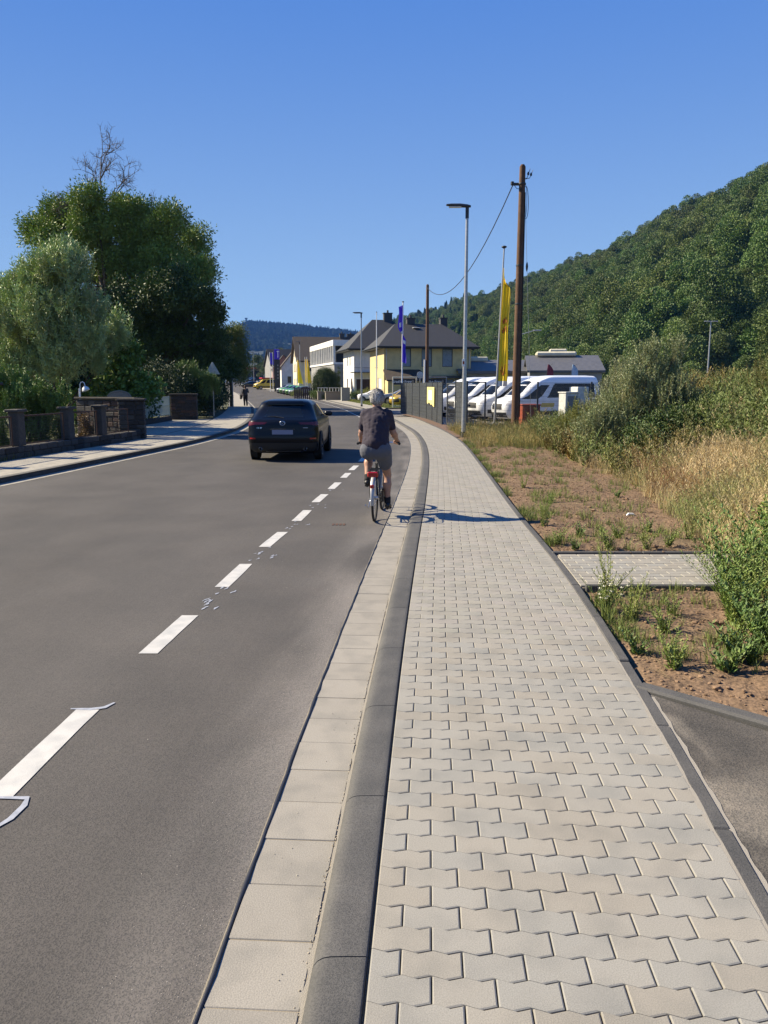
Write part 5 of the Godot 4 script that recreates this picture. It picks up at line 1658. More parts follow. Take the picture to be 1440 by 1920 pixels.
	for e in ([[0.95, 0], [4.25, 1]] if kind == "van" else [[L * 0.195, 0], [L * 0.80, 1]]):
		for s in [-1.0, 1.0]:
			var wz: float = L / 2 - e[0]
			mb = MB.new()
			var pr := [[wr * 1.02, 0.0], [wr * 1.17, 0.0], [wr * 1.19, 0.012], [wr * 1.17, 0.026], [wr * 1.02, 0.026]]
			var rows := []
			for q in pr:
				var row := PackedVector3Array()
				for k in 19:
					var an := PI * k / 18.0
					row.append(V(s * (hw - 0.015 + q[1]), wr + sin(an) * q[0], wz + cos(an) * q[0] * 1.02))
				rows.append(row)
			mb.grid(rows, false, s > 0)
			part(mb, "wheel_arch", M.plastic_dark, o)
			mb = MB.new()
			mb.lathe(V(s * (hw - 0.012), wr, wz), [[0.0, 0.012], [wr * 1.12, 0.012]], 24, Basis(V(0, 0, 1), -s * PI / 2))
			part(mb, "wheel_well", M.black, o)
			wheel(o, V(s * (hw - 0.085), wr, wz), wr, 0.215, 5 if kind == "van" else 10, rim_m)
	return o

func text_mesh(s: String, h: float, depth: float) -> TextMesh:
	var t := TextMesh.new()
	var f := SystemFont.new()
	f.font_names = PackedStringArray(["Droid Sans"])
	f.font_weight = 700
	t.font = f
	t.text = s
	t.font_size = 32
	t.pixel_size = h / 24.0
	t.depth = depth
	t.curve_step = 2.0
	return t

func build_vehicles() -> void:
	var black := mat(C(0.004, 0.005, 0.008), 0.3, {coat = 0.25, spec = 0.3})
	var hero := car("black_suv", "black compact crossover driving ahead in the left lane", "", SUV, 4.4, black, V(-2.5, 0.0, -21.45), deg_to_rad(-0.6), "suv", mat(C(0.05, 0.05, 0.055), 0.3, {metal = 0.8}))
	var rings := car_rings(SUV, 4.4)
	var P := func(c: Array, off: float, called2: String, m: Material, nu := 8, nv := 4): return part(panel(rings, SUV, c, off, nu, nv), called2, m, hero)
	P.call([-3.6, 0.24, 11.6, 0.24, 11.6, 0.48, -3.6, 0.48], 0.012, "bumper_trim", M.plastic_dark, 16, 4)
	P.call([1.2, 0.265, 6.8, 0.265, 6.8, 0.29, 1.2, 0.29], 0.022, "diffuser_strip", M.silver, 10, 1)
	P.call([-2.9, 0.575, -0.3, 0.57, -0.3, 0.605, -2.9, 0.605], 0.014, "bumper_reflector", M.red_lens, 6, 1)
	P.call([8.3, 0.57, 10.9, 0.575, 10.9, 0.605, 8.3, 0.605], 0.014, "bumper_reflector", M.red_lens, 6, 1)
	P.call([-0.5, 1.40, 8.5, 1.40, 8.2, 1.47, -0.2, 1.47], 0.03, "spoiler", black, 12, 3)
	var mb := MB.new(); mb.box(V(0, 0.745, 2.2 - 0.03), V(0.52, 0.115, 0.014), 0.004)
	part(mb, "number_plate", mat(C(0.26, 0.27, 0.36), 0.5), hero)
	mb = MB.new(); mb.box(V(0, 0.815, 2.2 - 0.045), V(0.60, 0.02, 0.05), 0.006)
	part(mb, "plate_ledge", M.plastic_dark, hero)
	# ring and wing emblem
	mb = MB.new()
	var pts := []
	for k in 25:
		var an := TAU * k / 24.0
		pts.append(V(cos(an) * 0.062, 0.965 + sin(an) * 0.048, 2.2 - 0.062 - sin(an) * 0.006))
	mb.tube(pts, [0.008], 6, false)
	mb.tube([V(-0.058, 0.985, 2.145), V(-0.025, 0.978, 2.145), V(0, 0.952, 2.147), V(0.025, 0.978, 2.145), V(0.058, 0.985, 2.145)], [0.004, 0.006, 0.007, 0.006, 0.004], 5, false)
	part(mb, "emblem", M.chrome, hero)
	var tm := text_mesh("CX-30", 0.036, 0.006)
	part(tm, "badge", M.chrome, hero, Transform3D(Basis(V(1, 0, 0), -0.1), V(-0.58, 0.85, 2.2 - 0.062)))
	mb = MB.new(); mb.box(V(0.57, 0.85, 2.2 - 0.07), V(0.12, 0.014, 0.012), 0.003)
	part(mb, "badge", M.chrome, hero)
	mb = MB.new()
	mb.tube([V(0.02, 1.085, 2.2 - 0.205), V(-0.2, 1.125, 2.2 - 0.265), V(-0.40, 1.12, 2.2 - 0.285)], [0.014, 0.011, 0.007], 5)
	part(mb, "rear_wiper", M.black, hero)
	for s in [-1.0, 1.0]:
		mb = MB.new()
		mb.lathe(V(s * 0.56, 0.33, 2.2 - 0.17), [[0.045, 0.0], [0.045, 0.12], [0.036, 0.12], [0.036, 0.02]], 14, Basis(V(1, 0, 0), PI / 2))
		part(mb, "exhaust_pipe", M.chrome, hero)
	mb = MB.new()
	mb.tube([V(0.84, 1.05, 0.3), V(0.87, 1.03, -0.6)], [0.006], 4); part(mb, "window_trim", M.black, hero)
	# vans in the yard
	var c0 := V(8.15, 0, -40.0)
	var names := ["white passenger van parked nearest the wire fence, long dark side window", "white van parked second from the fence in the row", "white van parked third from the fence in the row", "white van at the far end of the row behind the strip fence"]
	var van0: Node3D
	for i in 4:
		var p := c0 + V(-0.93, 0, -2.85) * i
		if i == 0: van0 = car("white_van", names[0], "white vans parked in a row", VAN, 5.53, M.van_white, p, deg_to_rad(108), "van", M.silver)
		else: copy(van0, p, deg_to_rad(108), names[i])
	# cars by the houses
	var paint := func(r, g, b): return mat(C(r, g, b), 0.3, {coat = 0.7, metal = 0.2})
	car("silver_suv", "silver crossover parked on the lawn behind the cyclist's head", "", SUV, 4.4, paint.call(0.33, 0.36, 0.40), V(1.6, 0.01, -77), deg_to_rad(97), "suv", M.silver)
	car("white_car", "white car parked behind the grass verge beside the street lamp", "", HATCH, 4.02, M.van_white, V(-1.0, 0.03, -86), deg_to_rad(80), "hatch", M.silver)
	car("yellow_car", "small yellow car facing the street under the shop sign frame", "", HATCH, 4.02, paint.call(0.62, 0.40, 0.02), V(1.95, 0.0, -71.5), deg_to_rad(150), "hatch", M.silver)
	var row := [[-18.2, -137, 0.36, 0.38, 0.40, "silver small car farthest in the row before the totem sign"], [-17.1, -132.5, 0.10, 0.42, 0.05, "bright green car second from the totem sign"], [-16.1, -128.5, 0.08, 0.09, 0.10, "dark grey car between the two green cars"], [-15.1, -124.5, 0.10, 0.42, 0.05, "bright green car fourth in the parked row"], [-14.1, -120.5, 0.11, 0.16, 0.21, "blue grey car nearest in the parked row beyond the hedge"]]
	for i in row.size():
		var r: Array = row[i]
		car("parked_car", r[5], "cars parked in a row before the car dealer", HATCH, 4.02, paint.call(r[2], r[3], r[4]), V(r[0] + 1.2, gy(r[1]), r[1]), deg_to_rad(128), "hatch", M.silver)
	car("delivery_van", "yellow delivery van with red roof band parked beyond the flags", "", VAN, 5.53, mat(C(0.72, 0.50, 0.03), 0.4, {coat = 0.4}), V(-25.0, gy(-166), -166), deg_to_rad(118), "van", M.silver)
	var dv := get_node("delivery_van")
	mb = MB.new(); mb.box(V(0, 2.30, 0.75), V(1.75, 0.28, 3.9), 0.1); part(mb, "roof_band", mat(C(0.50, 0.02, 0.015), 0.4), dv)
	car("dark_car", "dark car parked behind the yellow delivery van", "", HATCH, 4.02, paint.call(0.02, 0.02, 0.025), V(-30.5, gy(-178), -178), deg_to_rad(110), "hatch", M.silver)
	car("distant_car", "white car with red tail lights at the far road bend", "", HATCH, 4.02, M.van_white, V(-46.6, gy(-248), -248), deg_to_rad(30), "hatch", M.silver)
	car("distant_car", "dark blue car coming round the far road bend", "", HATCH, 4.02, paint.call(0.03, 0.05, 0.12), V(-41.5, gy(-245), -245), deg_to_rad(160), "hatch", M.silver)
	car("lot_car", "dark car roof showing behind the bank to the right of the vans", "", SUV, 4.4, paint.call(0.02, 0.025, 0.03), V(14.3, 0.55, -44), deg_to_rad(100), "suv", M.silver)

# ---------------------------------------------------------------- buildings
func facade(mb: MB, w: float, h: float, ops: Array, depth := 0.12) -> void:
	var xs := [-w / 2, w / 2]
	var ys := [0.0, h]
	for o in ops:
		for x in [o[0], o[2]]: if not xs.has(x): xs.append(x)
		for y in [o[1], o[3]]: if not ys.has(y): ys.append(y)
	xs.sort(); ys.sort()
	for i in xs.size() - 1:
		for k in ys.size() - 1:
			var cx: float = (xs[i] + xs[i + 1]) / 2
			var cy: float = (ys[k] + ys[k + 1]) / 2
			var open := false
			for o in ops:
				if cx > o[0] and cx < o[2] and cy > o[1] and cy < o[3]: open = true
			if not open:
				mb.quad(V(xs[i], ys[k], 0), V(xs[i], ys[k + 1], 0), V(xs[i + 1], ys[k + 1], 0), V(xs[i + 1], ys[k], 0))
	for o in ops:
		var a := V(o[0], o[1], 0)
		var b := V(o[0], o[3], 0)
		var c := V(o[2], o[3], 0)
		var d := V(o[2], o[1], 0)
		var q := V(0, 0, -depth)
		mb.quad(a, a + q, b + q, b); mb.quad(c, c + q, d + q, d)
		mb.quad(b, b + q, c + q, c); mb.quad(d, d + q, a + q, a)

func side_xf(k: int, w: float, d: float) -> Transform3D:
	match k:
		0: return Transform3D(Basis(), V(0, 0, d / 2))
		1: return Transform3D(Basis(Vector3.UP, PI / 2), V(w / 2, 0, 0))
		2: return Transform3D(Basis(Vector3.UP, PI), V(0, 0, -d / 2))
	return Transform3D(Basis(Vector3.UP, -PI / 2), V(-w / 2, 0, 0))

func window_part(o: Node, xf: Transform3D, r: Array, frame: Material, pane: Material, bars: int, sill: bool) -> void:
	var w: float = r[2] - r[0]
	var h: float = r[3] - r[1]
	var c := V((r[0] + r[2]) / 2, (r[1] + r[3]) / 2, -0.07)
	var f := 0.06
	var mb := MB.new()
	for s in [-1.0, 1.0]:
		mb.box(c + V(s * (w / 2 - f / 2), 0, 0), V(f, h, 0.06))
		mb.box(c + V(0, s * (h / 2 - f / 2), 0), V(w - 2 * f, f, 0.06))
	for i in bars: mb.box(c + V(-w / 2 + w * (i + 1) / (bars + 1), 0, 0), V(0.05, h - 2 * f, 0.05))
	var wi := part(mb, "window", frame, o, xf)
	mb = MB.new(); mb.box(c + V(0, 0, -0.03), V(w - f, h - f, 0.02)); part(mb, "pane", pane, wi)
	if sill:
		mb = MB.new(); mb.box(V(c.x, r[1] - 0.03, 0.05), V(w + 0.16, 0.05, 0.14)); part(mb, "sill", M.stone_pale, wi)

func walls(o: Node, w: float, d: float, h: float, m: Material, ops: Array) -> void:
	var mb := MB.new()
	for k in 4:
		mb.xf = side_xf(k, w, d)
		facade(mb, w if k % 2 == 0 else d, h, ops[k].map(func(q): return q.slice(0, 4)))
	part(mb, "wall", m, o)
	for k in 4:
		for q in ops[k]:
			window_part(o, side_xf(k, w, d), q, q[4], q[5], q[6] if q.size() > 6 else 0, q.size() > 7 and q[7])

func hip_roof(o: Node, w: float, d: float, h: float, over: float, rise: float, ridge: float, m: Material, along_x := true) -> MeshInstance3D:
	var mb := MB.new()
	var a := w / 2 + over
	var b := d / 2 + over
	var e := [V(-a, h, b), V(a, h, b), V(a, h, -b), V(-a, h, -b)]
	var r1 := V(-ridge / 2, h + rise, 0) if along_x else V(0, h + rise, ridge / 2)
	var r2 := V(ridge / 2, h + rise, 0) if along_x else V(0, h + rise, -ridge / 2)
	var c := V(0, h, 0)
	if along_x:
		mb.face([e[0], e[1], r2, r1], c); mb.face([e[2], e[3], r1, r2], c)
		mb.face([e[0], e[3], r1], c); mb.face([e[1], e[2], r2], c)
	else:
		mb.face([e[0], e[3], r2, r1], c); mb.face([e[1], e[2], r2, r1], c)
		mb.face([e[0], e[1], r1], c); mb.face([e[2], e[3], r2], c)
	var q := V(0, -0.2, 0)
	for i in 4: mb.face([e[i], e[(i + 1) % 4], e[(i + 1) % 4] + q, e[i] + q], c)
	mb.face([e[0] + q, e[1] + q, e[2] + q, e[3] + q], c)
	var roof := part(mb, "roof", m, o)
	mb = MB.new()
	for i in 4: mb.tube([e[i] + V(0, -0.03, 0) + (e[i] - c) * 0.008, e[(i + 1) % 4] + V(0, -0.03, 0) + (e[(i + 1) % 4] - c) * 0.008], [0.07], 6, false)
	part(mb, "gutter", M.dark_metal, roof)
	return roof

func gable_roof(o: Node, w: float, d: float, h: float, over: float, rise: float, m: Material, wall: Material) -> MeshInstance3D:
	# ridge along x
	var mb := MB.new()
	var a := w / 2 + over
	var b := d / 2 + over
	var k := rise / (d / 2)
	for s in [-1.0, 1.0]:
		var p := [V(-a, h - over * k, s * b), V(a, h - over * k, s * b), V(a, h + rise, 0), V(-a, h + rise, 0)]
		var t := V(0, 0.22, 0)
		mb.face([p[0] + t, p[1] + t, p[2] + t, p[3] + t], V(0, h - 3, 0))
		mb.face(p, V(0, h + 20, 0))
		mb.face([p[0], p[1], p[1] + t, p[0] + t], V(0, h, 0))
		mb.face([p[0], p[3], p[3] + t, p[0] + t], V(0, h, 0))
		mb.face([p[1], p[2], p[2] + t, p[1] + t], V(0, h, 0))
	var roof := part(mb, "roof", m, o)
	for s in [-1.0, 1.0]:
		mb = MB.new()
		mb.face([V(s * w / 2, h, d / 2), V(s * w / 2, h, -d / 2), V(s * w / 2, h + rise, 0)], V(0, h, 0))
		part(mb, "gable", wall, o)
	return roof

func chimney(roof: Node, at: Vector3, s: Vector3) -> void:
	var mb := MB.new()
	mb.box(at, s); mb.box(at + V(0, s.y / 2 + 0.05, 0), V(s.x + 0.14, 0.1, s.z + 0.14))
	mb.lathe(at + V(0, s.y / 2 + 0.1, 0), [[0.14, 0.0], [0.12, 0.35]], 8)
	part(mb, "chimney", M.chimney, roof)

func build_houses() -> void:
	# yellow house
	var o := thing("yellow_house", "yellow two storey house with grey slate hip roof and shuttered windows", "house", V(3.9, 0.0, -89.5), deg_to_rad(10))
	var D: Material = M.frame_dark
	var S: Material = M.shutter
	walls(o, 9.6, 9.5, 5.95, M.yellow_wall, [
		[[-2.95, 3.85, -1.85, 5.75, D, S], [-0.7, 3.85, 0.45, 5.75, D, S], [1.6, 3.85, 2.75, 5.75, D, S], [1.5, 0.7, 2.9, 2.5, D, S, 1], [3.1, 0.7, 4.3, 2.5, D, S]],
		[[-2.0, 3.85, -1.0, 5.5, D, M.glass, 1], [1.0, 3.85, 2.0, 5.5, D, M.glass, 1]], [],
		[[-0.6, 3.9, 0.5, 5.6, M.frame_white, S, 1, true], [0.9, 0.9, 3.2, 2.7, M.frame_white, M.frame_white, 2, true]]])
	var roof := hip_roof(o, 9.6, 9.5, 5.95, 0.75, 2.75, 5.4, M.slate)
	chimney(roof, V(-0.9, 8.7, -0.2), V(0.9, 1.1, 0.7)); chimney(roof, V(3.0, 8.6, -0.6), V(0.8, 1.5, 0.8))
	var mb := MB.new(); mb.box(V(-0.55, 8.18, 1.05), V(0.75, 0.06, 0.9), 0.02)
	var sk := part(mb, "skylight", M.frame_white, roof, Transform3D(Basis(V(1, 0, 0), 0.0), Vector3.ZERO))
	mb = MB.new(); mb.bar(V(2.0, 8.6, 0), V(2.0, 9.9, 0), 0.02); mb.bar(V(1.5, 9.7, 0), V(2.5, 9.8, 0), 0.015); part(mb, "aerial", M.dark_metal, roof)
	for s in [-4.55, 4.6]:
		mb = MB.new(); mb.bar(V(s, 0, 4.83), V(s, 5.8, 4.83), 0.05); part(mb, "downpipe", M.galv, o)
	mb = MB.new(); mb.box(V(2.6, 2.75, 4.95), V(4.4, 0.28, 0.5), 0.02); part(mb, "shutter_box", M.frame_dark, o)
	mb = MB.new()
	mb.box(V(-2.75, 1.2, 5.66), V(3.9, 2.4, 1.78)); part(mb, "porch", M.yellow_wall, o)
	mb = MB.new(); mb.box(V(-2.3, 1.05, 6.56), V(1.0, 2.1, 0.06), 0.01); part(mb, "door", M.frame_brown, o)
	mb = MB.new()
	mb.face([V(-4.9, 2.45, 6.95), V(-0.2, 2.45, 6.95), V(-0.9, 3.55, 4.80), V(-4.9, 3.55, 4.80)], V(-2, -5, 3))
	mb.face([V(-4.9, 2.30, 6.95), V(-0.2, 2.30, 6.95), V(-0.9, 3.40, 4.80), V(-4.9, 3.40, 4.80)], V(-2, 15, 3))
	mb.face([V(-4.9, 2.45, 6.95), V(-0.2, 2.45, 6.95), V(-0.2, 2.30, 6.95), V(-4.9, 2.30, 6.95)], V(-2, 2.4, 3))
	mb.face([V(-0.2, 2.45, 6.95), V(-0.9, 3.55, 4.80), V(-0.9, 3.40, 4.80), V(-0.2, 2.30, 6.95)], V(-2, 2.4, 5))
	mb.face([V(-4.9, 2.45, 6.95), V(-4.9, 3.55, 4.80), V(-4.9, 3.40, 4.80), V(-4.9, 2.30, 6.95)], V(-2, 2.4, 5))
	part(mb, "porch_roof", M.roof_brown, o)
	# white house
	o = thing("white_house", "white two storey house with steep dark roof beside the yellow house", "house", V(-0.3, gy(-105), -105.3), deg_to_rad(11.5))
	var B: Material = M.frame_brown
	walls(o, 9.0, 9.0, 6.3, M.white_wall, [
		[[-1.6, 4.6, 0.4, 5.7, D, M.glass, 1], [2.0, 4.6, 3.4, 5.7, D, M.glass, 1], [1.5, 1.0, 3.0, 2.6, D, M.glass, 1]], [[-2, 4.2, -1, 5.6, D, M.glass]], [],
		[[-1.3, 4.2, -0.5, 5.4, M.frame_white, M.shutter], [0.9, 4.2, 1.7, 5.4, M.frame_white, M.shutter], [-1.4, 1.2, -0.5, 2.6, B, B, 1], [1.9, 1.2, 2.8, 2.6, B, B, 1]]])
	roof = hip_roof(o, 9.0, 9.0, 6.3, 0.9, 4.0, 2.6, M.slate)
	chimney(roof, V(0.8, 10.5, 0), V(1.1, 1.2, 0.7))
	mb = MB.new(); mb.box(V(-1.9, 1.75, 4.53), V(4.6, 1.5, 0.05), 0.01); part(mb, "cladding", M.brown_clad, o)
	mb = MB.new(); mb.box(V(-1.3, 3.35, 4.95), V(7.4, 0.12, 0.9), 0.03); part(mb, "canopy", M.roof_grey, o)
	mb = MB.new(); mb.box(V(-0.5, 3.95, 4.53), V(8.0, 0.06, 0.05)); part(mb, "string_course", M.grey_wall, o)
	# modern building with white fins
	o = thing("modern_building", "flat roofed white modern building with a row of tall fin framed windows", "building", V(-5.4, gy(-120), -130.2), deg_to_rad(14))
	mb = MB.new()
	mb.box(V(0, 7.85, 0), V(10.3, 0.85, 23.0), 0.02); mb.box(V(0, 4.85, 0), V(10.3, 0.3, 23.0), 0.02)
	part(mb, "wall", M.white_wall, o)
	mb = MB.new(); mb.box(V(0, 6.2, 0), V(9.2, 2.42, 22.0)); part(mb, "glazing", M.glass, o)
	for i in 14:
		mb = MB.new(); mb.box(V(-4.95, 6.2, 11.2 - i * 1.72), V(0.35, 2.5, 0.22)); part(mb, "fin", M.white_wall, o)
	for i in 4:
		mb = MB.new(); mb.box(V(-4.9 + i * 3.2, 6.2, 11.25), V(0.22, 2.5, 0.25)); part(mb, "fin", M.white_wall, o)
	mb = MB.new(); mb.box(V(0, 2.35, 0.3), V(10.0, 4.7, 22.6)); mb.box(V(0.5, 2.0, 12.5), V(8.5, 4.0, 3.0), 0.03); part(mb, "ground_floor", M.grey_wall, o)
	for i in 5:
		mb = MB.new(); mb.box(V(-5.02, 1.6, 8.5 - i * 4.0), V(0.06, 2.2, 2.6)); part(mb, "shop_window", M.glass, o)
	# cream house with big brown roof
	o = thing("cream_house", "large cream house with sunlit gable and broad brown roof", "house", V(-9.6, gy(-150), -152.5), deg_to_rad(12))
	walls(o, 15.0, 11.0, 5.8, M.cream_wall, [
		[[-5.5, 3.8, -4.5, 5.2, D, M.glass, 1, true], [-2.5, 3.8, -1.5, 5.2, D, M.glass, 1, true]], [], [],
		[[-3.4, 3.8, -2.4, 5.2, B, M.glass, 1, true], [-0.5, 3.8, 0.5, 5.2, B, M.glass, 1, true], [2.4, 3.8, 3.4, 5.2, B, M.glass, 1, true], [-3.4, 1.0, -2.4, 2.4, B, M.glass, 1, true], [-0.5, 1.0, 0.5, 2.4, B, M.glass, 1, true], [2.4, 1.0, 3.4, 2.4, B, M.glass, 1, true]]])
	roof = gable_roof(o, 15.0, 11.0, 5.8, 0.5, 4.3, M.roof_brown, M.cream_wall)
	chimney(roof, V(1.5, 10.2, 0), V(0.9, 1.4, 0.7)); chimney(roof, V(3.2, 10.2, 0), V(1.4, 1.2, 0.7))
	for s in [-1.0, 1.0]:
		window_part(o, side_xf(3, 15.0, 11.0) * Transform3D(Basis(), V(0, 0, 0.09)), [s * 1.1 - 0.4, 6.7, s * 1.1 + 0.4, 7.9], B, M.glass, 1, true)
	# second brown roofed house behind it
	o = thing("brown_roof_house", "long house with dark brown roof behind the white modern building", "house", V(0.5, gy(-150), -151), deg_to_rad(12))
	walls(o, 11.0, 10.0, 5.8, M.cream_wall, [[], [], [], []])
	roof = gable_roof(o, 11.0, 10.0, 5.8, 0.5, 3.7, M.roof_brown, M.cream_wall)
	chimney(roof, V(-1.5, 9.8, 0), V(0.9, 1.6, 0.7))
	# small white house, pink house, further roofs
	o = thing("small_white_house", "small white gabled house left of the cream house", "house", V(-20.3, gy(-172), -174), deg_to_rad(100))
	walls(o, 9.0, 5.2, 4.6, M.white_wall, [[[-2.5, 1.2, -1.7, 2.6, D, M.glass], [1.0, 1.2, 1.8, 2.6, D, M.glass]], [[-1.4, 1.2, -0.7, 2.6, D, M.glass], [0.7, 1.2, 1.4, 2.6, D, M.glass]], [], [[-1.3, 1.2, -0.5, 2.6, D, M.glass], [0.6, 1.2, 1.4, 2.6, D, M.glass]]])
	gable_roof(o, 9.0, 5.2, 4.6, 0.3, 3.2, M.roof_brown, M.white_wall)
	o = thing("pink_house", "salmon pink house wall beside the small white house", "house", V(-23.6, gy(-182), -184), deg_to_rad(100))
	walls(o, 8.0, 5.0, 4.2, M.pink_wall, [[[-1.2, 1.2, -0.4, 2.5, D, M.glass]], [], [], [[-0.5, 1.2, 0.5, 2.5, D, M.glass]]])
	gable_roof(o, 8.0, 5.0, 4.2, 0.3, 3.0, M.roof_brown, M.pink_wall)
	o = thing("far_house", "dark roofed house between the totem sign and the cream gable", "house", V(-24.5, gy(-205), -207), deg_to_rad(20))
	walls(o, 12.0, 9.0, 5.0, M.grey_wall, [[], [], [], []])
	gable_roof(o, 12.0, 9.0, 5.0, 0.4, 4.0, M.slate, M.grey_wall)
	# low building with orange fascia closing the road
	o = thing("petrol_station", "low white building with orange roof band at the road's end", "building", V(-46.5, gy(-262), -266), deg_to_rad(4))
	mb = MB.new(); mb.box(V(0, 2.0, 0), V(13.0, 4.0, 6.0)); part(mb, "wall", M.white_wall, o)
	mb = MB.new(); mb.box(V(0, 4.2, 0.6), V(13.6, 0.5, 8.0), 0.03); part(mb, "roof_band", mat(C(0.42, 0.15, 0.08), 0.7), o)
	for i in 3:
		mb = MB.new(); mb.box(V(-4.4 + i * 4.2, 1.9, 3.02), V(3.7, 3.0, 0.08)); part(mb, "bay_opening", M.frame_dark, o)
	o = thing("white_gable_house", "small white gabled house at the left of the road's end", "house", V(-52.8, gy(-240), -245), deg_to_rad(30))
	walls(o, 5.0, 6.0, 4.5, M.white_wall, [[[-0.8, 1.2, 0.8, 2.6, D, M.glass]], [], [], []])
	gable_roof(o, 5.0, 6.0, 4.5, 0.3, 2.2, M.roof_grey, M.white_wall)
	# halls behind the vans
	o = thing("car_dealer_hall", "low grey workshop hall with cream skylights behind the vans", "building", V(13.6, 0.2, -92), deg_to_rad(4))
	mb = MB.new(); mb.box(V(0, 1.6, 0), V(11.5, 3.2, 14.0)); part(mb, "wall", M.grey_wall, o)
	mb = MB.new(); mb.face([V(-6.2, 3.2, 7.4), V(6.2, 3.2, 7.4), V(6.2, 4.6, 0), V(-6.2, 4.6, 0)], V(0, 0, 0)); mb.face([V(-6.2, 3.2, -7.4), V(6.2, 3.2, -7.4), V(6.2, 4.6, 0), V(-6.2, 4.6, 0)], V(0, 0, 0))
	mb.face([V(-6.2, 3.2, 7.4), V(6.2, 3.2, 7.4), V(6.2, 2.9, 7.4), V(-6.2, 2.9, 7.4)], V(0, 3, 0)); mb.face([V(-6.2, 3.2, 7.4), V(-6.2, 4.6, 0), V(-6.2, 3.2, -7.4)], V(0, 3, 0)); mb.face([V(6.2, 3.2, 7.4), V(6.2, 4.6, 0), V(6.2, 3.2, -7.4)], V(0, 3, 0))
	part(mb, "roof", M.roof_grey, o)
	mb = MB.new(); mb.box(V(-3.4, 4.65, 0.3), V(3.4, 0.55, 1.8), 0.1); part(mb, "skylight", M.cream_wall, o)
	for i in 5:
		mb = MB.new(); mb.box(V(-4.6 + i * 2.3, 1.9, 7.03), V(1.9, 1.4, 0.06)); part(mb, "window", M.glass, o)
	o = thing("storage_hall", "wide grey hall with long skylight hump right of the workshop", "building", V(18.9, 0.2, -84), deg_to_rad(-8))
	mb = MB.new(); mb.box(V(0, 1.5, 0), V(7.0, 3.0, 12.0)); part(mb, "wall", M.grey_wall, o)
	roof = gable_roof(o, 7.0, 12.0, 3.0, 0.3, 1.6, M.roof_grey, M.grey_wall)
	mb = MB.new(); mb.box(V(-0.6, 4.95, 0.2), V(4.2, 0.5, 1.6), 0.15); mb.box(V(-0.4, 5.3, 0.2), V(1.8, 0.35, 1.2), 0.1); part(mb, "skylight", M.cream_wall, roof)

# ---------------------------------------------------------------- street furniture
func lamp_post(label: String, at: Vector3, h: float, turn: float, sticker := false) -> void:
	var o := thing("street_lamp", label, "street lamp", at, turn, "street lamps along the road")
	var mb := MB.new()
	mb.tube([V(0, 0, 0), V(0, 1.2, 0), V(0, h - 0.25, 0)], [0.088, 0.080, 0.048], 14)
	part(mb, "pole", M.galv, o)
	mb = MB.new(); mb.tube([V(0, -0.05, 0), V(0, 0.22, 0)], [0.096, 0.094], 14); part(mb, "base_sleeve", M.dark_metal, o)
	mb = MB.new()
	mb.tube([V(0, h - 0.42, 0), V(0, h - 0.06, 0)], [0.060, 0.060], 12)
	part(mb, "mast_clamp", M.dark_metal, o)
	mb = MB.new()
	var rows := []
	for q in [[0.12, 0.05, 0.05], [0.0, 0.09, 0.075], [-0.25, 0.13, 0.085], [-0.55, 0.14, 0.06], [-0.72, 0.10, 0.035]]:
		var row := PackedVector3Array()
		for k in 12:
			var an := TAU * k / 12.0
			row.append(V(q[0], h - 0.03 + sin(an) * q[2] * (1.0 if sin(an) > 0 else 0.5) - q[0] * 0.06, cos(an) * q[1]))
		rows.append(row)
	mb.grid(rows, true, false)
	mb.face(Array(rows[0]), V(-0.3, h, 0)); mb.face(Array(rows[4]), V(-0.3, h, 0))
	var head := part(mb, "lamp_head", M.dark_metal, o)
	mb = MB.new(); mb.box(V(-0.42, h - 0.05, 0), V(0.42, 0.02, 0.19)); part(mb, "lens", M.clear_lens, head)
	if sticker:
		mb = MB.new(); mb.box(V(-0.05, 2.65, 0.075), V(0.10, 0.26, 0.012), 0.003); part(mb, "number_tag", M.alu_white, o)
		mb = MB.new(); mb.box(V(-0.05, 2.65, 0.083), V(0.06, 0.10, 0.008)); part(mb, "number_tag", M.orange, o)

func wood_pole(label: String, at: Vector3, h: float, lean: Vector3) -> Node3D:
	var o := thing("utility_pole", label, "utility pole", at, 0.0, "wooden utility poles")
	var mb := MB.new()
	mb.tube([V(0, -0.2, 0), V(0, h * 0.3, 0) + lean * 0.3, V(0, h * 0.7, 0) + lean * 0.7, V(0, h - 0.08, 0) + lean, V(0, h, 0) + lean], [0.165, 0.15, 0.132, 0.118, 0.07], 14)
	part(mb, "pole", M.pole_wood, o)
	return o

func cable(mb: MB, a: Vector3, b: Vector3, sag: float, r: float) -> void:
	var p := []
	for i in 17:
		var t := i / 16.0
		p.append(a.lerp(b, t) - V(0, sag * 4.0 * t * (1.0 - t), 0))
	mb.tube(p, [r], 5, false)

func flag_strip(rows_n: int, path: Callable, w: Callable) -> MB:
	var mb := MB.new()
	var rows := []
	for i in rows_n + 1:
		var t := float(i) / rows_n
		var row := PackedVector3Array()
		var c: Vector3 = path.call(t)
		for k in 9:
			var s := k / 8.0
			row.append(c + w.call(t, s))
		rows.append(row)
	mb.grid(rows, false, false)
	return mb

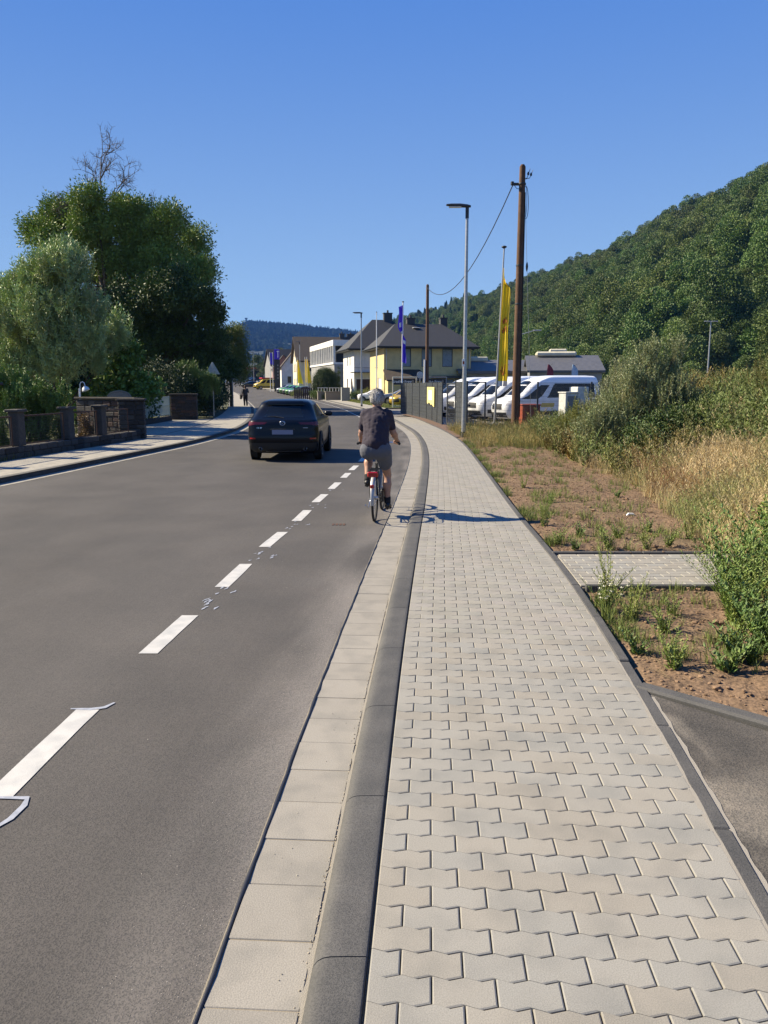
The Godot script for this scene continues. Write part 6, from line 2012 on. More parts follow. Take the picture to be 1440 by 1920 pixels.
func build_furniture() -> void:
	lamp_post("tall galvanised street lamp standing beside the strip fence on the right", V(2.86, 0.03, -27.9), 7.95, 0.0, true)
	lamp_post("street lamp on the verge between the car and the yellow house", V(-1.95, 0.0, -68.0), 8.0, 0.0)
	lamp_post("street lamp before the cream gabled house by the yellow flags", V(-14.1, gy(-132), -132.0), 8.6, 0.0)
	lamp_post("distant street lamp near the yellow delivery van", V(-31.0, gy(-187), -187.0), 8.0, 0.0)
	# lamp on the lot behind the bank
	var o := thing("lot_lamp", "thin twin headed lamp post rising above the bank against the wood", "street lamp", V(31.3, 0.2, -76))
	var mb := MB.new(); mb.tube([V(0, 0, 0), V(0, 7.7, 0)], [0.09, 0.05], 10); part(mb, "pole", M.galv, o)
	for s in [-1.0, 1.0]:
		mb = MB.new(); mb.box(V(s * 0.35, 7.72, 0), V(0.6, 0.08, 0.2), 0.03); part(mb, "lamp_head", M.galv, o)
	o = thing("arm_lamp", "old curved arm lamp behind the near wooden pole", "street lamp", V(10.4, 0.1, -62))
	mb = MB.new(); mb.tube([V(0, 0, 0), V(0, 5.2, 0), V(0.3, 5.7, 0), V(1.3, 6.0, 0)], [0.06, 0.05, 0.035, 0.03], 8); part(mb, "pole", M.galv, o)
	mb = MB.new(); mb.box(V(1.6, 6.02, 0), V(0.6, 0.09, 0.22), 0.03); part(mb, "lamp_head", M.galv, o)
	# near wooden pole with its fittings
	o = wood_pole("tall brown wooden pole in front of the white vans", V(5.42, 0, -32.2), 10.45, V(0.03, 0, 0))
	mb = MB.new()
	for y in [5.1, 6.6, 9.7]: mb.lathe(V(0.03 * y / 10.0, y, 0), [[0.15, 0.0], [0.155, 0.02], [0.15, 0.06]], 14)
	part(mb, "steel_band", M.dark_metal, o)
	mb = MB.new()
	mb.tube([V(0.17, 0.6, 0.06), V(0.165, 5.0, 0.06), V(0.15, 9.4, 0.06)], [0.022], 6); part(mb, "cable_conduit", M.black, o)
	mb = MB.new(); mb.box(V(-0.22, 9.72, 0), V(0.34, 0.10, 0.10), 0.02); mb.box(V(-0.36, 9.75, 0), V(0.12, 0.14, 0.12), 0.02); part(mb, "cable_bracket", M.dark_metal, o)
	mb = MB.new()
	for k in 2:
		var bx := 0.24 + k * 0.11
		mb.tube([V(0.10, 9.9, 0.0), V(bx - 0.03, 9.95, 0.0), V(bx + 0.03, 10.1 - k * 0.02, 0.0), V(bx + 0.09, 10.3 - k * 0.05, 0)], [0.013, 0.013, 0.011, 0.011], 5)
		mb.lathe(V(bx + 0.02, 10.05 - k * 0.03, 0), [[0.01, 0.0], [0.04, 0.02], [0.045, 0.07], [0.02, 0.13]], 8)
	part(mb, "insulator", M.black, o)
	mb = MB.new()
	var loop := []
	for i in 13:
		var t := i / 12.0
		loop.append(V(0.13 + 0.20 * sin(t * PI) * (0.6 + 0.4 * t), 9.6 - 1.15 * t + 0.25 * sin(t * PI * 2.0), 0.03))
	mb.tube(loop, [0.012], 5, false)
	var loop2 := loop.map(func(q): return V(0.11 + (q.x - 0.13) * 0.7, q.y + 0.06, 0.06))
	mb.tube(loop2, [0.010], 5, false)
	part(mb, "cable_loop", M.black, o)
	mb = MB.new()
	mb.tube([V(-0.30, 9.70, 0.0), V(-0.18, 9.55, 0.02), V(0.0, 9.5, 0.14)], [0.012], 5, false)
	part(mb, "cable_tail", M.black, o)
	# stay wire with its tensioner, running down to the right
	o = thing("stay_wire", "thin stay wire with dark insulator running from pole top to the ground", "cable", V(5.42, 0, -32.2))
	mb = MB.new(); mb.bar(V(0.15, 9.5, 0.0), V(0.78, 0.3, -0.6), 0.008, 5); part(mb, "wire", M.galv, o)
	mb = MB.new(); mb.lathe(V(0.345, 6.62, -0.185), [[0.01, -0.2], [0.035, -0.12], [0.05, 0.0], [0.035, 0.1], [0.01, 0.18]], 8); part(mb, "insulator", M.black, o)
	# second pole and the cable between
	o = wood_pole("farther brown wooden pole behind the strip fence", V(3.62, 0, -66), 10.1, V(-0.02, 0, 0))
	mb = MB.new(); mb.box(V(0.0, 9.75, 0.14), V(0.10, 0.2, 0.08), 0.02); part(mb, "cable_bracket", M.dark_metal, o)
	mb = MB.new(); mb.tube([V(-0.22, 0, 0.1), V(-0.22, 4.0, 0.1)], [0.07], 8); part(mb, "cable_guard", M.alu_white, o)
	mb = MB.new(); cable(mb, V(5.10, 9.72, -32.2), V(3.62, 9.75, -65.85), 1.9, 0.022)
	single(mb, "overhead_cable", M.black, "black overhead cable sagging between the two wooden poles", "cable")
	# yellow flag before the vans
	o = thing("yellow_flag", "tall yellow banner flag hanging slack on a pole before the vans", "flag", V(4.62, 0.0, -32.6), 0.0)
	mb = MB.new(); mb.tube([V(0, 0, 0), V(0.12, 3.5, 0), V(0.24, 7.35, 0)], [0.05, 0.042, 0.03], 10); part(mb, "flag_pole", M.galv, o)
	mb = MB.new(); mb.lathe(V(0.24, 7.35, 0), [[0.03, 0.0], [0.11, 0.05], [0.10, 0.09], [0.0, 0.12]], 12); part(mb, "finial", M.dark_metal, o)
	var ypath := func(t: float) -> Vector3: return V(0.245 - 0.155 * t, 6.6 - 4.75 * t, 0.04)
	var yw := func(t: float, s: float) -> Vector3:
		var wd := 0.04 + 0.27 * sm(0.0, 0.14, t) + 0.11 * t + 0.03 * sin(t * 9.0)
		return V(s * wd * 0.95, -0.55 * s * (1.0 - sm(0.0, 0.25, t)) , 0.13 * sin(s * 9.0 + t * 3.0) * s + 0.05 * sin(s * 17.0 + t * 5.0))
	part(flag_strip(46, ypath, yw), "flag_cloth", M.yellow_flag, o)
	part(flag_strip(10, func(t): return ypath.call(0.955 + t * 0.045) + V(0, 0, 0.004), func(t, s): return yw.call(0.955 + t * 0.045, s) + V(0, 0, 0.006)), "flag_hem", M.white_cloth, o)
	for k in 3:
		mb = MB.new()
		var y0: float = [0.44, 0.52, 0.86][k]
		var pts := []
		for i in 9:
			var t := y0 + (0.05 if k == 2 else 0.03) * sin(i * 1.9)
			var s := 0.25 + 0.06 * i
			pts.append(ypath.call(t) + yw.call(t, s) + V(0, 0, 0.012))
		mb.tube(pts, [0.016], 4, false); part(mb, "flag_print", M.red_print, o)
	# blue flag
	o = thing("blue_flag", "twisted violet blue flag on a white pole before the yellow house", "flag", V(1.22, 0.0, -53.6))
	mb = MB.new(); mb.tube([V(0, 0, 0), V(0.02, 4, 0), V(0.06, 7.4, 0)], [0.055, 0.05, 0.04], 10); part(mb, "flag_pole", M.alu_white, o)
	mb = MB.new(); mb.lathe(V(0.06, 7.38, 0), [[0.04, 0.0], [0.09, 0.05], [0.0, 0.1]], 10); part(mb, "finial", M.dark_metal, o)
	var bpath := func(t: float) -> Vector3: return V(0.04 - 0.02 * t, 7.2 - 3.75 * t, 0.05)
	var bw := func(t: float, s: float) -> Vector3:
		var wd := -0.28 + 0.52 * sm(0.35, 0.62, t)
		return V(s * wd + 0.03 * sin(t * 15.0) * s, -0.12 * s, 0.10 * s * sin(t * 8.0) + 0.03 * sin(s * 8.0))
	part(flag_strip(40, bpath, bw), "flag_cloth", M.blue_flag, o)
	for e in [[0.29, 0.37, 0.3, 0.7], [0.60, 0.66, 0.2, 0.9], [0.44, 0.50, 0.1, 0.9]]:
		part(flag_strip(6, func(t): return bpath.call(lerpf(e[0], e[1], t)) + V(0, 0, 0.01), func(t, s): return bw.call(lerpf(e[0], e[1], t), lerpf(e[2], e[3], s)) + V(0, 0, 0.012)), "flag_print", M.white_cloth, o)
	o = thing("bare_flag_pole", "thin bare flag pole before the white house", "flag pole", V(-0.75, 0.0, -80))
	mb = MB.new(); mb.tube([V(0, 0, 0), V(0, 9.1, 0)], [0.06, 0.04], 8); part(mb, "pole", M.alu_white, o)
	mb = MB.new(); mb.lathe(V(0, 9.1, 0), [[0.04, 0], [0.08, 0.05], [0, 0.1]], 8); part(mb, "finial", M.dark_metal, o)
	# far flags and totem
	var fl := [[-13.9, -126.0, 5.6, 1.0, "leftmost yellow flag before the cream gabled house"], [-12.7, -126.5, 5.7, 0.6, "middle yellow flag before the cream gabled house"], [-12.3, -125.5, 5.7, 0.8, "right yellow flag nearest the white modern building"]]
	for f in fl:
		o = thing("dealer_flag", f[4], "flag", V(f[0], gy(f[1]), f[1]), 0.0, "yellow flags of the car dealer")
		mb = MB.new(); mb.tube([V(0, 0, 0), V(0, f[2] + 0.3, 0)], [0.05, 0.035], 8); part(mb, "flag_pole", M.alu_white, o)
		var fw: float = f[3]
		var fh: float = f[2]
		part(flag_strip(16, func(t): return V(0.03, fh - 3.7 * t, 0), func(t, s): return V(s * fw * (0.15 + 0.75 * t), -0.2 * s, 0.1 * sin(s * 7.0 + t * 3.0))), "flag_cloth", M.yellow_flag, o)
	o = thing("totem_sign", "tall black totem sign of the car dealer with violet panel", "sign", V(-20.4, gy(-150), -150), deg_to_rad(8))
	mb = MB.new(); mb.box(V(0, 3.0, 0), V(1.15, 6.0, 0.3), 0.03); part(mb, "panel", M.black, o)
	mb = MB.new(); mb.box(V(0, 6.95, 0), V(1.0, 1.9, 0.3), 0.03); part(mb, "panel", M.blue_flag, o)
	mb = MB.new(); mb.box(V(0.2, 7.0, 0.16), V(0.12, 1.3, 0.02)); mb.box(V(0.2, 7.5, 0.16), V(0.45, 0.12, 0.02)); part(mb, "lettering", M.white_cloth, o)
	mb = MB.new()
	for i in 5: mb.box(V(0.15, 4.9 - i * 0.6, 0.16), V(0.22, 0.3, 0.02))
	part(mb, "lettering", M.cabinet_dark, o)
	for k in 2:
		o = thing("dealer_flag", ["violet flag on the pole left of the black totem sign", "bare pole right beside the violet flag"][k], "flag", V(-21.3 + k * 0.5, gy(-147), -147.0), 0.0, "violet flags by the totem")
		mb = MB.new(); mb.tube([V(0, 0, 0), V(0, 7.3, 0)], [0.06, 0.05], 8); part(mb, "flag_pole", M.alu_white, o)
		if k == 0: part(flag_strip(12, func(t): return V(0.03, 7.2 - 2.1 * t, 0), func(t, s): return V(s * 0.5 + 0.2 * t * s, -0.1 * s, 0.1 * sin(s * 6.0))), "flag_cloth", M.blue_flag, o)
	for k in 2:
		o = thing("feather_flag", ["dark red feather flag before the storage hall", "pale blue feather flag right of the red one"][k], "flag", V(11.6 + k * 1.75, 0.1, -56), 0.0, "feather flags in the yard")
		mb = MB.new(); mb.tube([V(0, 0, 0), V(0, 2.6, 0), V(0.12, 3.1, 0), V(0.4, 3.3, 0)], [0.025, 0.02, 0.015, 0.01], 6); part(mb, "flag_pole", M.dark_metal, o)
		part(flag_strip(12, func(t): return V(0.02 + 0.3 * maxf(0.0, 0.15 - t), 3.25 - 2.2 * t, 0), func(t, s): return V(s * 0.45 * sm(-0.1, 0.2, t), 0.0, 0.04 * sin(s * 6.0 + t * 4.0))), "flag_cloth", mat([C(0.22, 0.03, 0.05), C(0.42, 0.55, 0.68)][k], 0.8, {two = true}), o)
	# shop signs on frames
	for k in 2:
		o = thing("sign_frame", ["cream framed black shop sign with white lettering beside the strip fence", "second framed black shop sign in shade behind the wooden pole"][k], "sign", V([1.75, 4.35][k], 0.0, -66.5 - k * 0.8), deg_to_rad([4, -6][k]), "framed shop signs")
		var fm: Material = M.cream_wall if k == 0 else M.grey_wall
		mb = MB.new()
		for s in [-1.0, 1.0]: mb.box(V(s * 1.0, 1.3, 0), V(0.09, 2.6, 0.09), 0.01)
		mb.box(V(0, 2.56, 0), V(1.91, 0.09, 0.08), 0.01); mb.box(V(0, 0.12, 0), V(1.91, 0.10, 0.08), 0.01)
		part(mb, "frame", fm, o)
		mb = MB.new(); mb.box(V(0, 2.18, 0.02), V(1.86, 0.50, 0.04)); part(mb, "board", M.black, o)
		mb = MB.new(); mb.box(V(-0.5, 1.87, 0.02), V(0.8, 0.06, 0.03)); part(mb, "board_strip", M.sticker, o)
		part(text_mesh("Grothe Frey", 0.22, 0.012), "lettering", M.white_cloth, o, Transform3D(Basis(), V(-0.25, 2.18, 0.05)))
		mb = MB.new(); mb.ball(V(0.68, 2.2, 0.04), V(0.10, 0.14, 0.01), 10, 6); mb.box(V(0.72, 2.03, 0.045), V(0.3, 0.06, 0.01)); part(mb, "picture", M.stone_pale, o)
	o = thing("round_sign", "back of a small round traffic sign between the two shop signs", "sign", V(2.85, 0, -62))
	mb = MB.new(); mb.tube([V(0, 0, 0), V(0, 2.9, 0)], [0.03], 8); part(mb, "post", M.galv, o)
	mb = MB.new(); mb.lathe(V(0, 2.68, 0.04), [[0.0, 0.0], [0.27, 0.0], [0.275, 0.02], [0.27, 0.03], [0.0, 0.03]], 20, Basis(V(1, 0, 0), PI / 2)); part(mb, "disc", M.galv, o)
	# traffic sign on the left, seen from behind
	o = thing("warning_sign", "back of a triangular road sign on a grey post before the hedge", "sign", V(-9.95, 0.1, -45.6), deg_to_rad(8))
	mb = MB.new(); mb.tube([V(0, 0, 0), V(0, 3.1, 0)], [0.032], 10); part(mb, "post", M.galv, o)
	mb = MB.new(); mb.prism(PackedVector2Array([Vector2(-0.42, 2.42), Vector2(0.42, 2.42), Vector2(0.03, 3.12), Vector2(-0.03, 3.12)]), -0.05, -0.035); part(mb, "plate", M.galv, o)
	mb = MB.new(); mb.box(V(0, 2.05, -0.03), V(0.09, 0.10, 0.05)); part(mb, "clamp", M.blue_flag, o)
	o = thing("board_sign", "dark back of a large rectangular sign beyond the hedge", "sign", V(-12.9, 0, -64.5), deg_to_rad(-6))
	mb = MB.new()
	for s in [-1.0, 1.0]: mb.tube([V(s * 0.45, 0, 0), V(s * 0.45, 3.2, 0)], [0.04], 8)
	part(mb, "post", M.galv, o)
	mb = MB.new(); mb.box(V(0, 2.85, 0.06), V(1.3, 0.85, 0.04), 0.01); part(mb, "board", M.anthracite, o)
	# cabinets, orange crate
	o = thing("switch_cabinet", "pale grey utility cabinet with raised rear part before the nearest van", "cabinet", V(7.35, 0.15, -31.2), deg_to_rad(30))
	mb = MB.new(); mb.box(V(0, 0.72, 0), V(0.62, 1.45, 0.42), 0.02); part(mb, "body", M.cabinet, o)
	mb = MB.new(); mb.box(V(0.62, 0.84, -0.05), V(0.60, 1.68, 0.5), 0.02); part(mb, "body", M.cabinet, o)
	mb = MB.new(); mb.box(V(0, 1.46, 0), V(0.68, 0.05, 0.48), 0.01); part(mb, "lid", M.cabinet, o)
	mb = MB.new(); mb.box(V(0.03, 0.72, 0.215), V(0.5, 1.2, 0.02), 0.005); part(mb, "door", M.cabinet_dark, o)
	o = thing("orange_crate", "rusty orange container behind the wire fence before the nearest van", "container", V(6.55, 0.0, -35.4), deg_to_rad(10))
	mb = MB.new(); mb.box(V(0, 0.5, 0), V(0.85, 1.0, 0.8), 0.03); part(mb, "body", M.orange, o)
	for i in 4:
		mb = MB.new(); mb.box(V(-0.32 + i * 0.21, 0.5, 0.41), V(0.05, 0.9, 0.04), 0.01); part(mb, "rib", M.orange, o)
	mb = MB.new(); mb.box(V(0, 1.02, 0), V(0.92, 0.06, 0.87), 0.02); part(mb, "rim", M.orange, o)
	o = thing("grey_cabinet", "grey utility cabinet on the verge beside the stone wall across the side street", "cabinet", V(-4.4, gy(-90), -90), deg_to_rad(8))
	mb = MB.new(); mb.box(V(0, 0.8, 0), V(0.95, 1.6, 0.5), 0.03); part(mb, "body", M.cabinet_dark, o)
	mb = MB.new(); mb.box(V(-0.5, 0.8, 0), V(0.06, 1.6, 0.54), 0.01); part(mb, "side_panel", M.cabinet, o)
	# stone garden walls with rail by the houses
	for k in 2:
		o = thing("stone_garden_wall", ["low stone garden wall with white rail beside the round hedge", "low stone garden wall between the first wall and the grey cabinet"][k], "wall", V([-7.6, -6.0][k], gy(-95), [-97, -94.5][k]), deg_to_rad(14), "stone walls by the houses")
		mb = MB.new(); mb.box(V(0, 0.5, 0), V([1.3, 2.2][k], 1.0, 0.5), 0.03); part(mb, "wall", M.stone_pale, o)
		mb = MB.new(); mb.box(V(0, 1.04, 0), V([1.45, 2.35][k], 0.09, 0.62), 0.02); part(mb, "coping", M.stone_pale, o)
		mb = MB.new()
		for i in 4: mb.box(V(-0.55 + i * 0.37, 1.3, 0), V(0.05, 0.45, 0.05))
		mb.box(V(0, 1.5, 0), V(1.3, 0.06, 0.06)); part(mb, "rail", M.frame_white, o)
	o = thing("dark_garden_fence", "dark slatted garden fence left of the stone garden wall", "fence", V(-9.9, gy(-100), -101), deg_to_rad(14))
	for i in 13:
		mb = MB.new(); mb.box(V(-1.6 + i * 0.27, 0.75, 0), V(0.2, 1.5, 0.04)); part(mb, "slat", M.brown_clad, o)
	# round hedge, cypress and garden shrubs before the houses
	var cl := cluster(16, 0.35, 0.10, 0.06, 130)
	var dome := []
	for i in 70:
		var yy := 1.0 - 1.7 * (i + 0.5) / 70.0
		var rr := sqrt(maxf(0.0, 1.0 - yy * yy))
		var an := i * 2.39996
		dome.append([V(cos(an) * rr * 1.42, 1.9 + yy * 1.75, sin(an) * rr * 1.42), 0.42])
	shrub("round_hedge", "large clipped round evergreen bush before the modern building", "", V(-7.55, gy(-101), -101.5), dome, 4200, 0.75, cl, C(0.062, 0.10, 0.022), 131, false, null, 0.6)
	shrub("cypress", "narrow dark cypress right of the round hedge", "", V(-5.9, gy(-101), -102), [[V(0, 0.8, 0), 0.55], [V(0, 1.7, 0), 0.5], [V(0, 2.6, 0), 0.4], [V(0, 3.4, 0), 0.28], [V(0, 4.0, 0), 0.15]], 800, 0.5, cl, C(0.05, 0.085, 0.022), 132)
	var gs := [[-8.4, -98.5, 0.9, C(0.158, 0.228, 0.043), "light green shrub at the foot of the round hedge"], [-6.9, -97.0, 0.7, C(0.140, 0.193, 0.051), "small shrub behind the stone garden wall"], [-3.2, -94.0, 1.0, C(0.088, 0.149, 0.043), "dark shrub before the white house beside the lamp"], [-1.6, -88.5, 1.0, C(0.245, 0.263, 0.058), "yellow green shrub before the yellow house"], [-2.4, -90.0, 0.8, C(0.105, 0.158, 0.043), "green shrub between the lamp and the yellow shrub"], [3.2, -80.0, 1.3, C(0.175, 0.175, 0.058), "olive shrub beside the porch of the yellow house"], [-12.4, -112.0, 0.9, C(0.228, 0.263, 0.058), "yellow green shrub beside the parked cars"]]
	for i in gs.size():
		var g: Array = gs[i]
		var r: float = g[2]
		shrub("garden_shrub", g[4], "shrubs before the houses", V(g[0], gy(g[1]), g[1]), [[V(0, r * 0.8, 0), r * 0.8], [V(r * 0.7, r * 0.6, 0), r * 0.6], [V(-r * 0.7, r * 0.6, 0), r * 0.6]], 500, 0.6, cl, g[3], 140 + i)
	mb = MB.new()
	strip(mb, func(z): return KX(z) + 2.0, func(z): return KX(z) + 16.0, zlist(-65.5, -110.0, 1.0, 1.02), 0.03, 4)
	struct(mb, "lawn", mat(C(0.13, 0.16, 0.045), 0.95, {tex = T.soil, ts = 0.9, tex2 = T.patch, ts2 = 0.2}))
	var gx := []
	var gc := []
	var rg := RandomNumberGenerator.new()
	rg.seed = 9
	for i in 1800:
		var z := rg.randf_range(-95.0, -66.0)
		var x := KX(z) + 2.05 + rg.randf() * 6.0
		gx.append(Transform3D(Basis(Vector3.UP, rg.randf() * TAU).scaled(Vector3.ONE * rg.randf_range(0.5, 1.0)), V(x, gy(z) + 0.03, z)))
		var k := rg.randf_range(0.8, 1.25)
		gc.append(Color(0.24 * k, 0.27 * k, 0.07 * k))
	stuff(scatter(tuft(12, 0.22, 0.4, 0.02, 150), "verge_grass", M.blade, gx, gc, self), "short sunlit grass on the verge across the side street", "grass")
	# yard surface under the vans
	mb = MB.new()
	mb.quad(V(1.5, -0.01, -36.5), V(1.5, -0.01, -56.0), V(40, -0.01, -80.0), V(40, -0.01, -31.0))
	struct(mb, "yard", M.gravel)

func build_fences() -> void:
	# strip-filled mesh fence along the pavement
	var o := thing("strip_fence", "anthracite fence with woven privacy strips along the right pavement", "fence", V(0, 0, 0))
	var pts := []
	for z in [-53.1, -50.6, -48.1, -45.6, -43.2, -40.9, -38.8, -36.9]:
		pts.append(V(ev([[-36.9, 2.76], [-43.2, 2.36], [-48.1, 1.75], [-53.1, 1.16]], z), 0, z))
	var sections := []
	for i in pts.size() - 1: sections.append([pts[i], pts[i + 1]])
	sections.append([V(2.92, 0, -31.9), V(3.22, 0, -30.3)])
	for s in sections:
		var a: Vector3 = s[0]
		var b: Vector3 = s[1]
		var d := (b - a).normalized()
		var len := a.distance_to(b)
		var t := Transform3D(Basis(d, Vector3.UP, d.cross(Vector3.UP)), (a + b) / 2)
		for k in 10:
			var mb := MB.new()
			mb.box(V(0, 0.13 + k * 0.2, 0), V(len - 0.07, 0.186, 0.012), 0.002)
			part(mb, "privacy_strip", M.anthracite if (k * 7 + int(absf(a.z))) % 3 else M.anthracite2, o, t)
		var mb2 := MB.new()
		for k in 11:
			mb2.box(V(0, 0.03 + k * 0.2, 0.014), V(len - 0.06, 0.008, 0.008)); mb2.box(V(0, 0.03 + k * 0.2, -0.014), V(len - 0.06, 0.008, 0.008))
		for k in int(len / 0.25):
			mb2.box(V(-len / 2 + 0.12 + k * 0.25, 1.02, 0.010), V(0.006, 2.0, 0.005)); mb2.box(V(-len / 2 + 0.12 + k * 0.25, 1.02, -0.010), V(0.006, 2.0, 0.005))
		part(mb2, "wire_grid", M.wire, o, t)
	for p in pts + [V(2.92, 0, -31.9), V(3.22, 0, -30.3)]:
		var mb := MB.new(); mb.box(p + V(0, 1.03, 0), V(0.06, 2.06, 0.05), 0.006); part(mb, "post", M.anthracite, o)
	# notice tied to it
	var n := thing("fence_banner", "yellow banner with torn lower edge and white print tied to the strip fence", "banner", V(2.455, 0, -40.85), deg_to_rad(-85.3))
	var nb := MB.new()
	nb.prism(PackedVector2Array([Vector2(-1.3, 0.95), Vector2(-1.0, 0.90), Vector2(-0.75, 1.0), Vector2(-0.3, 0.97), Vector2(0.1, 0.88), Vector2(0.5, 0.93), Vector2(0.9, 0.83), Vector2(1.3, 0.80), Vector2(1.3, 1.80), Vector2(-1.3, 1.80)]), 0.025, 0.029)
	part(nb, "sheet", mat(C(0.80, 0.70, 0.26), 0.8, {two = true}), n)
	nb = MB.new(); nb.box(V(-0.1, 1.38, 0.032), V(1.15, 0.50, 0.004)); part(nb, "printed_area", M.white_cloth, n)
	nb = MB.new()
	for i in 4: nb.box(V(-0.1, 1.55 - i * 0.11, 0.036), V(0.8, 0.03, 0.003))
	part(nb, "text_lines", M.shutter, n)
	# open gate leaf in the gap, and wire fence running to the right
	o = thing("wire_gate", "open anthracite wire gate in the gap of the strip fence", "gate", V(2.95, 0, -36.6), deg_to_rad(-62))
	var mb := MB.new()
	mb.box(V(0.03, 1.0, 0), V(0.05, 2.0, 0.05)); mb.box(V(1.45, 1.0, 0), V(0.05, 2.0, 0.05)); mb.box(V(0.74, 0.1, 0), V(1.37, 0.05, 0.05)); mb.box(V(0.74, 1.97, 0), V(1.37, 0.05, 0.05))
	part(mb, "frame", M.anthracite, o)
	mb = MB.new()
	for k in 27: mb.box(V(0.08 + k * 0.05, 1.03, 0), V(0.010, 1.84, 0.008))
	for k in 9: mb.box(V(0.74, 0.2 + k * 0.2, 0.008), V(1.36, 0.007, 0.007))
	part(mb, "wire_grid", M.wire, o)
	o = thing("wire_fence", "anthracite wire mesh fence in front of the white vans", "fence", V(0, 0, 0))
	var xs := [3.30, 4.35, 6.6, 8.9, 11.2, 13.5]
	for i in xs.size():
		mb = MB.new(); mb.box(V(xs[i], 1.02, -33.6), V(0.07, 2.04, 0.06), 0.006); part(mb, "post", M.anthracite, o)
		if i + 1 < xs.size():
			mb = MB.new()
			var x: float = xs[i] + 0.06
			while x < xs[i + 1] - 0.05:
				mb.box(V(x, 1.02, -33.6), V(0.011, 1.96, 0.008)); x += 0.05
			for k in 11: mb.box(V((xs[i] + xs[i + 1]) / 2, 0.04 + k * 0.196, -33.592), V(xs[i + 1] - xs[i] - 0.07, 0.008, 0.008))
			if i < 1: mb.box(V((xs[i] + xs[i + 1]) / 2, 2.02, -33.6), V(xs[i + 1] - xs[i] - 0.07, 0.05, 0.05))
			part(mb, "wire_grid", M.wire, o)
	# mulch bed along fence
	mb = MB.new()
	strip(mb, func(z): return SX(z) + 0.08, func(z): return maxf(SX(z) + 0.085, ev([[-28, 3.0], [-31.9, 3.0], [-36.9, 2.9], [-43.2, 2.45], [-48.1, 1.85], [-53.1, 1.2]], z)), zlist(-28.0, -50.0, 0.4, 1.0), 0.055, 3)
	struct(mb, "mulch_bed", M.mulch)
	# garden fence on the left: stone base, pillars, wire bays
	o = thing("garden_fence", "old garden fence of stone pillars and wire bays along the opposite pavement", "fence", V(0, 0, 0))
	var A := V(-10.35, 0.1, -9.0)
	var Bp := V(-8.2, 0.1, -26.0)
	var dir := (Bp - A).normalized()
	var tot := A.distance_to(Bp)
	var rg := RandomNumberGenerator.new()
	rg.seed = 19
	var bas := Basis(dir, Vector3.UP, dir.cross(Vector3.UP))
	var off := V(-0.17, 0, 0)
	# base of rough stones
	for r in 2:
		var s := 0.0
		while s < tot:
			var l := rg.randf_range(0.28, 0.55)
			mb = MB.new(); mb.box(Vector3.ZERO, V(l - 0.015, 0.155, 0.30 + rg.randf_range(-0.02, 0.02)), 0.018)
			part(mb, "base_stone", [M.stone_dark, M.stone_grey, M.concrete_old][rg.randi() % 3], o, Transform3D(bas, A + off + dir * (s + l / 2) + V(0, 0.05 + r * 0.16, 0)))
			s += l
	var pil := [1.3, 3.6, 5.9, 8.2, 10.55, 12.95, 14.85]
	for s in pil:
		mb = MB.new(); mb.box(V(0, 0.72, 0), V(0.30, 0.84, 0.26), 0.012)
		var pp := part(mb, "pillar", M.concrete_old, o, Transform3D(bas, A + off + dir * s))
		mb = MB.new(); mb.box(V(0, 1.17, 0), V(0.42, 0.07, 0.36), 0.015); part(mb, "cap", M.stone_grey, pp)
	for i in pil.size():
		var s0: float = pil[i] + 0.2
		var s1: float = (pil[i + 1] if i + 1 < pil.size() else tot - 0.2) - 0.2
		mb = MB.new()
		mb.bar(V(s0, 1.03, 0), V(s1, 1.03, 0), 0.022); mb.bar(V(s0, 0.32, 0), V(s1, 0.32, 0), 0.015); mb.bar(V(s0 + 0.03, 0.25, 0), V(s0 + 0.03, 1.03, 0), 0.02); mb.bar(V(s1 - 0.03, 0.25, 0), V(s1 - 0.03, 1.03, 0), 0.02)
		part(mb, "rail", M.rust, o, Transform3D(bas, A + off + V(0, 0, 0)))
		mb = MB.new()
		var x := s0 + 0.08
		while x < s1:
			mb.box(V(x, 0.675, 0), V(0.004, 0.70, 0.004)); x += 0.07
		for k in 10: mb.box(V((s0 + s1) / 2, 0.36 + k * 0.07, 0), V(s1 - s0, 0.004, 0.004))
		part(mb, "wire_mesh", M.dark_metal, o, Transform3D(bas, A + off))
	# stone pier at its end and the sandstone wall behind
	stone_wall("stone_pier", "dark rough stone pier ending the garden fence at the driveway", V(-8.52, 0.1, -26.35), deg_to_rad(10), 0.85, 1.27, 0.5, 31, [M.stone_dark, M.stone_grey, M.stone_dark])
	stone_wall("sandstone_wall", "reddish stone wall with dark coping behind the garden fence", V(-9.75, 0.1, -27.6), deg_to_rad(-24), 2.7, 1.30, 0.35, 32, [M.stone_red, M.stone_grey, M.stone_dark])
	stone_wall("driveway_wall", "rough dark stone wall across the driveway's far side", V(-10.45, 0.1, -40.8), deg_to_rad(6), 1.35, 1.28, 0.4, 33, [M.stone_dark, M.stone_red, M.stone_dark])
	# arched stone behind the wall
	o = thing("stone_arch", "rounded sandstone arch top showing above the stone wall", "stonework", V(-10.35, 0, -30.6), deg_to_rad(8))
	mb = MB.new()
	var poly := PackedVector2Array()
	for i in 13:
		var an := PI * i / 12.0
		poly.append(Vector2(cos(an) * 0.42, 1.40 + sin(an) * 0.24))
	poly.append(Vector2(-0.42, 0)); poly.append(Vector2(0.42, 0))
	mb.prism(poly, -0.12, 0.12); part(mb, "stone", M.stone_pale, o)
	mb = MB.new()
	var rim := []
	for i in 13:
		var an := PI * i / 12.0
		rim.append(V(cos(an) * 0.44, 1.41 + sin(an) * 0.26, 0.08))
	mb.tube(rim, [0.035], 6); part(mb, "rim", M.stone_pale, o)
	# garden lamp
	o = thing("garden_lamp", "white garden lamp with hanging bell shade on a short post", "lamp", V(-11.2, 0, -28.8), deg_to_rad(-10))
